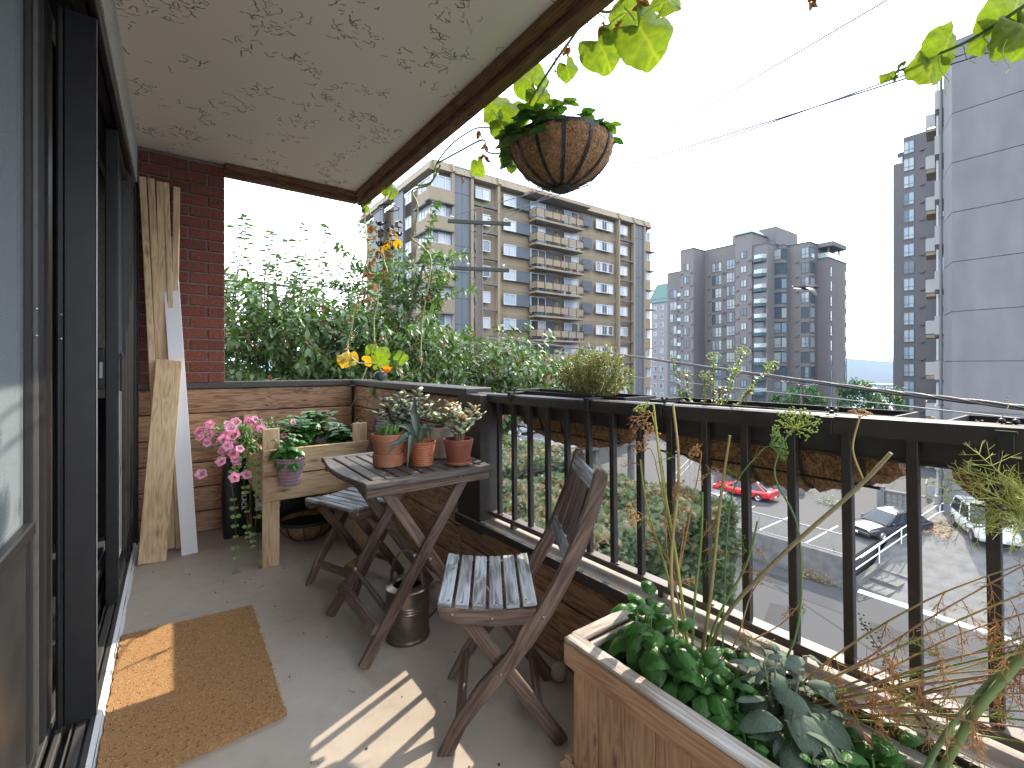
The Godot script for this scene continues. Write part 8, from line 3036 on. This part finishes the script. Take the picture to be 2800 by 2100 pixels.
func build_poles() -> void:
	rng.seed = 420
	var t := thing("utility_pole", "weathered wooden utility pole with two crossarms in front of the beige tower", "utility pole", Vector3(11.24, -10.25, -17.8))
	var b := MB.new()
	b.tube(PackedVector3Array([Vector3.ZERO, Vector3(0, 9, 0), Vector3(0, 18.45, 0)]), 0.2, 0.155, 12)
	part("pole", b, M.pole, t)
	var ax := Vector3(0.80, -0.05, 0.60).normalized()
	var ends := []
	for q in [[17.85, 1.42, Vector3.ZERO], [15.75, 1.35, Vector3.ZERO]]:
		b = MB.new()
		var c := Vector3(-0.08, q[0], 0.12)
		b.bar(c - ax * float(q[1]), c + ax * float(q[1]), 0.16, 0.12, Vector3.UP, 0.008)
		part("crossarm", b, mat(Color(0.03, 0.033, 0.027), 0.9), t)
		b = MB.new()
		for s: float in [-1.0, 1.0]:
			b.bar(c + ax * s * 0.75 - Vector3(0, 0.05, 0), Vector3(0, q[0] - 0.75, 0.13), 0.04, 0.015, Vector3(0, 0, 1))
		part("brace", b, fmetal(), t)
		for e in ([-1.25, 0.42, 1.2] if q[0] > 17 else [-1.2, -0.5, 1.1]):
			b = MB.new()
			var p := c + ax * float(e) + Vector3(0, 0.06, 0)
			b.lathe(PackedVector2Array([Vector2(0.015, 0), Vector2(0.015, 0.09), Vector2(0.05, 0.09), Vector2(0.075, 0.13), Vector2(0.06, 0.16), Vector2(0.045, 0.165), Vector2(0.05, 0.19), Vector2(0.035, 0.21), Vector2(0, 0.215)]), p, 14)
			part("insulator", b, mat(Color(0.36, 0.36, 0.36), 0.25), t)
			ends.append(t.position + p + Vector3(0, 0.2, 0))
	# wires from the upper insulators
	var wires := [["upper overhead wire crossing the sky high at the right", ends[2] + Vector3(0, 0.0, 0), Vector3(11.2, 8.35, -2.0), 4.0], ["middle overhead wire crossing the sky behind the basket", ends[1], Vector3(11.2, 6.58, -1.0), 4.0], ["lowest overhead wire crossing the sky behind the basket", ends[0], Vector3(10.2, 5.95, -0.8), 4.0]]
	for w in wires:
		var p0: Vector3 = w[1]
		var p1: Vector3 = w[2]
		var s := thing("overhead_wire", w[0], "wire", p0, 0, "wires on the utility pole")
		var pts := PackedVector3Array()
		for i in 13:
			var f := i / 9.0
			pts.append(p0.lerp(p1, f) - p0 + Vector3(0, -0.10 * sin(PI * clampf(f, 0, 1)), 0))
		b = MB.new()
		b.tube(pts, 0.015, 0.013, 6)
		part("strand", b, M.cable, s)
	# thick twisted cable and its thin messenger
	var s := thing("power_cable", "thick black twisted cable sloping past the railing", "cable", Vector3(11.2, 2.45, -16.6))
	var base := [Vector3(11.2, 2.45, -17.6), Vector3(8.7, 1.75, -10.0), Vector3(6.23, 1.02, -2.87), Vector3(4.9, 0.85, -0.5), Vector3(3.6, 0.72, 1.8)]
	var run := smooth_path(base, 26)
	for k in 3:
		b = MB.new()
		var pts := PackedVector3Array()
		for i in run.size():
			var a := i * 0.55 + TAU * k / 3
			pts.append(run[i] - s.position + Vector3(0, sin(a), cos(a) * 0.6) * 0.011)
		b.tube(pts, 0.013, 0.013, 6)
		part("strand", b, M.cable if k else mat(Color(0.05, 0.03, 0.025), 0.5), s)
	s = thing("power_cable", "thin pale cable sloping past the railing under the thick one", "cable", Vector3(12.3, 1.25, -15.7))
	b = MB.new()
	var thin := PackedVector3Array()
	for p in smooth_path([Vector3(12.3, 1.25, -15.7), Vector3(8.6, 0.9, -7.0), Vector3(5.83, 0.72, -0.93), Vector3(4.6, 0.66, 1.5)], 10):
		thin.append(p - s.position)
	b.tube(thin, 0.008, 0.006, 5)
	part("strand", b, mat(Color(0.12, 0.12, 0.125), 0.5), s)
	# farther double pole on the left
	t = thing("utility_pole", "far double pole with crossarm rising out of the leafy tree at the left", "utility pole", Vector3(4.4, -10.25, -34.5))
	for x in [-0.35, 1.15]:
		b = MB.new()
		b.tube(PackedVector3Array([Vector3(x, 0, 0), Vector3(x, 17.0, 0)]), 0.18, 0.13, 8)
		part("pole", b, M.pole, t)
	for q in [[16.8, -2.0, 2.4], [14.8, -1.8, 0.8]]:
		b = MB.new()
		b.bx(Vector3((q[1] + q[2]) / 2, q[0], 0.15), Vector3(q[2] - q[1], 0.14, 0.11))
		part("crossarm", b, mat(Color(0.03, 0.033, 0.027), 0.9), t)
	# street pole right of the far taupe tower's foot, with its tangle of lines
	t = thing("utility_pole", "low street pole with a coil of wires in front of the taupe tower", "utility pole", Vector3(49.0, -10.25, -19.5))
	b = MB.new()
	b.tube(PackedVector3Array([Vector3.ZERO, Vector3(0, 9.6, 0)]), 0.16, 0.12, 8)
	part("pole", b, M.pole, t)
	b = MB.new()
	for i in 9:
		b.tube(smooth_path([Vector3(0, 9.3 + i * 0.05, 0), Vector3(fr(-1, 1), 9.8 + fr(0, 0.3), fr(-2, 2)), Vector3(fr(-2, 2), 9.5 + fr(0, 0.6), fr(-4, 4))], 5), 0.02, 0.02, 4)
	b.bx(Vector3(0, 8.7, 0), Vector3(0.1, 0.1, 1.8))
	part("lines", b, M.cable, t)


func fmetal() -> StandardMaterial3D:
	if not M.has("galv"):
		M.galv = mat(Color(0.14, 0.15, 0.165), 0.5, 0.4)
	return M.galv
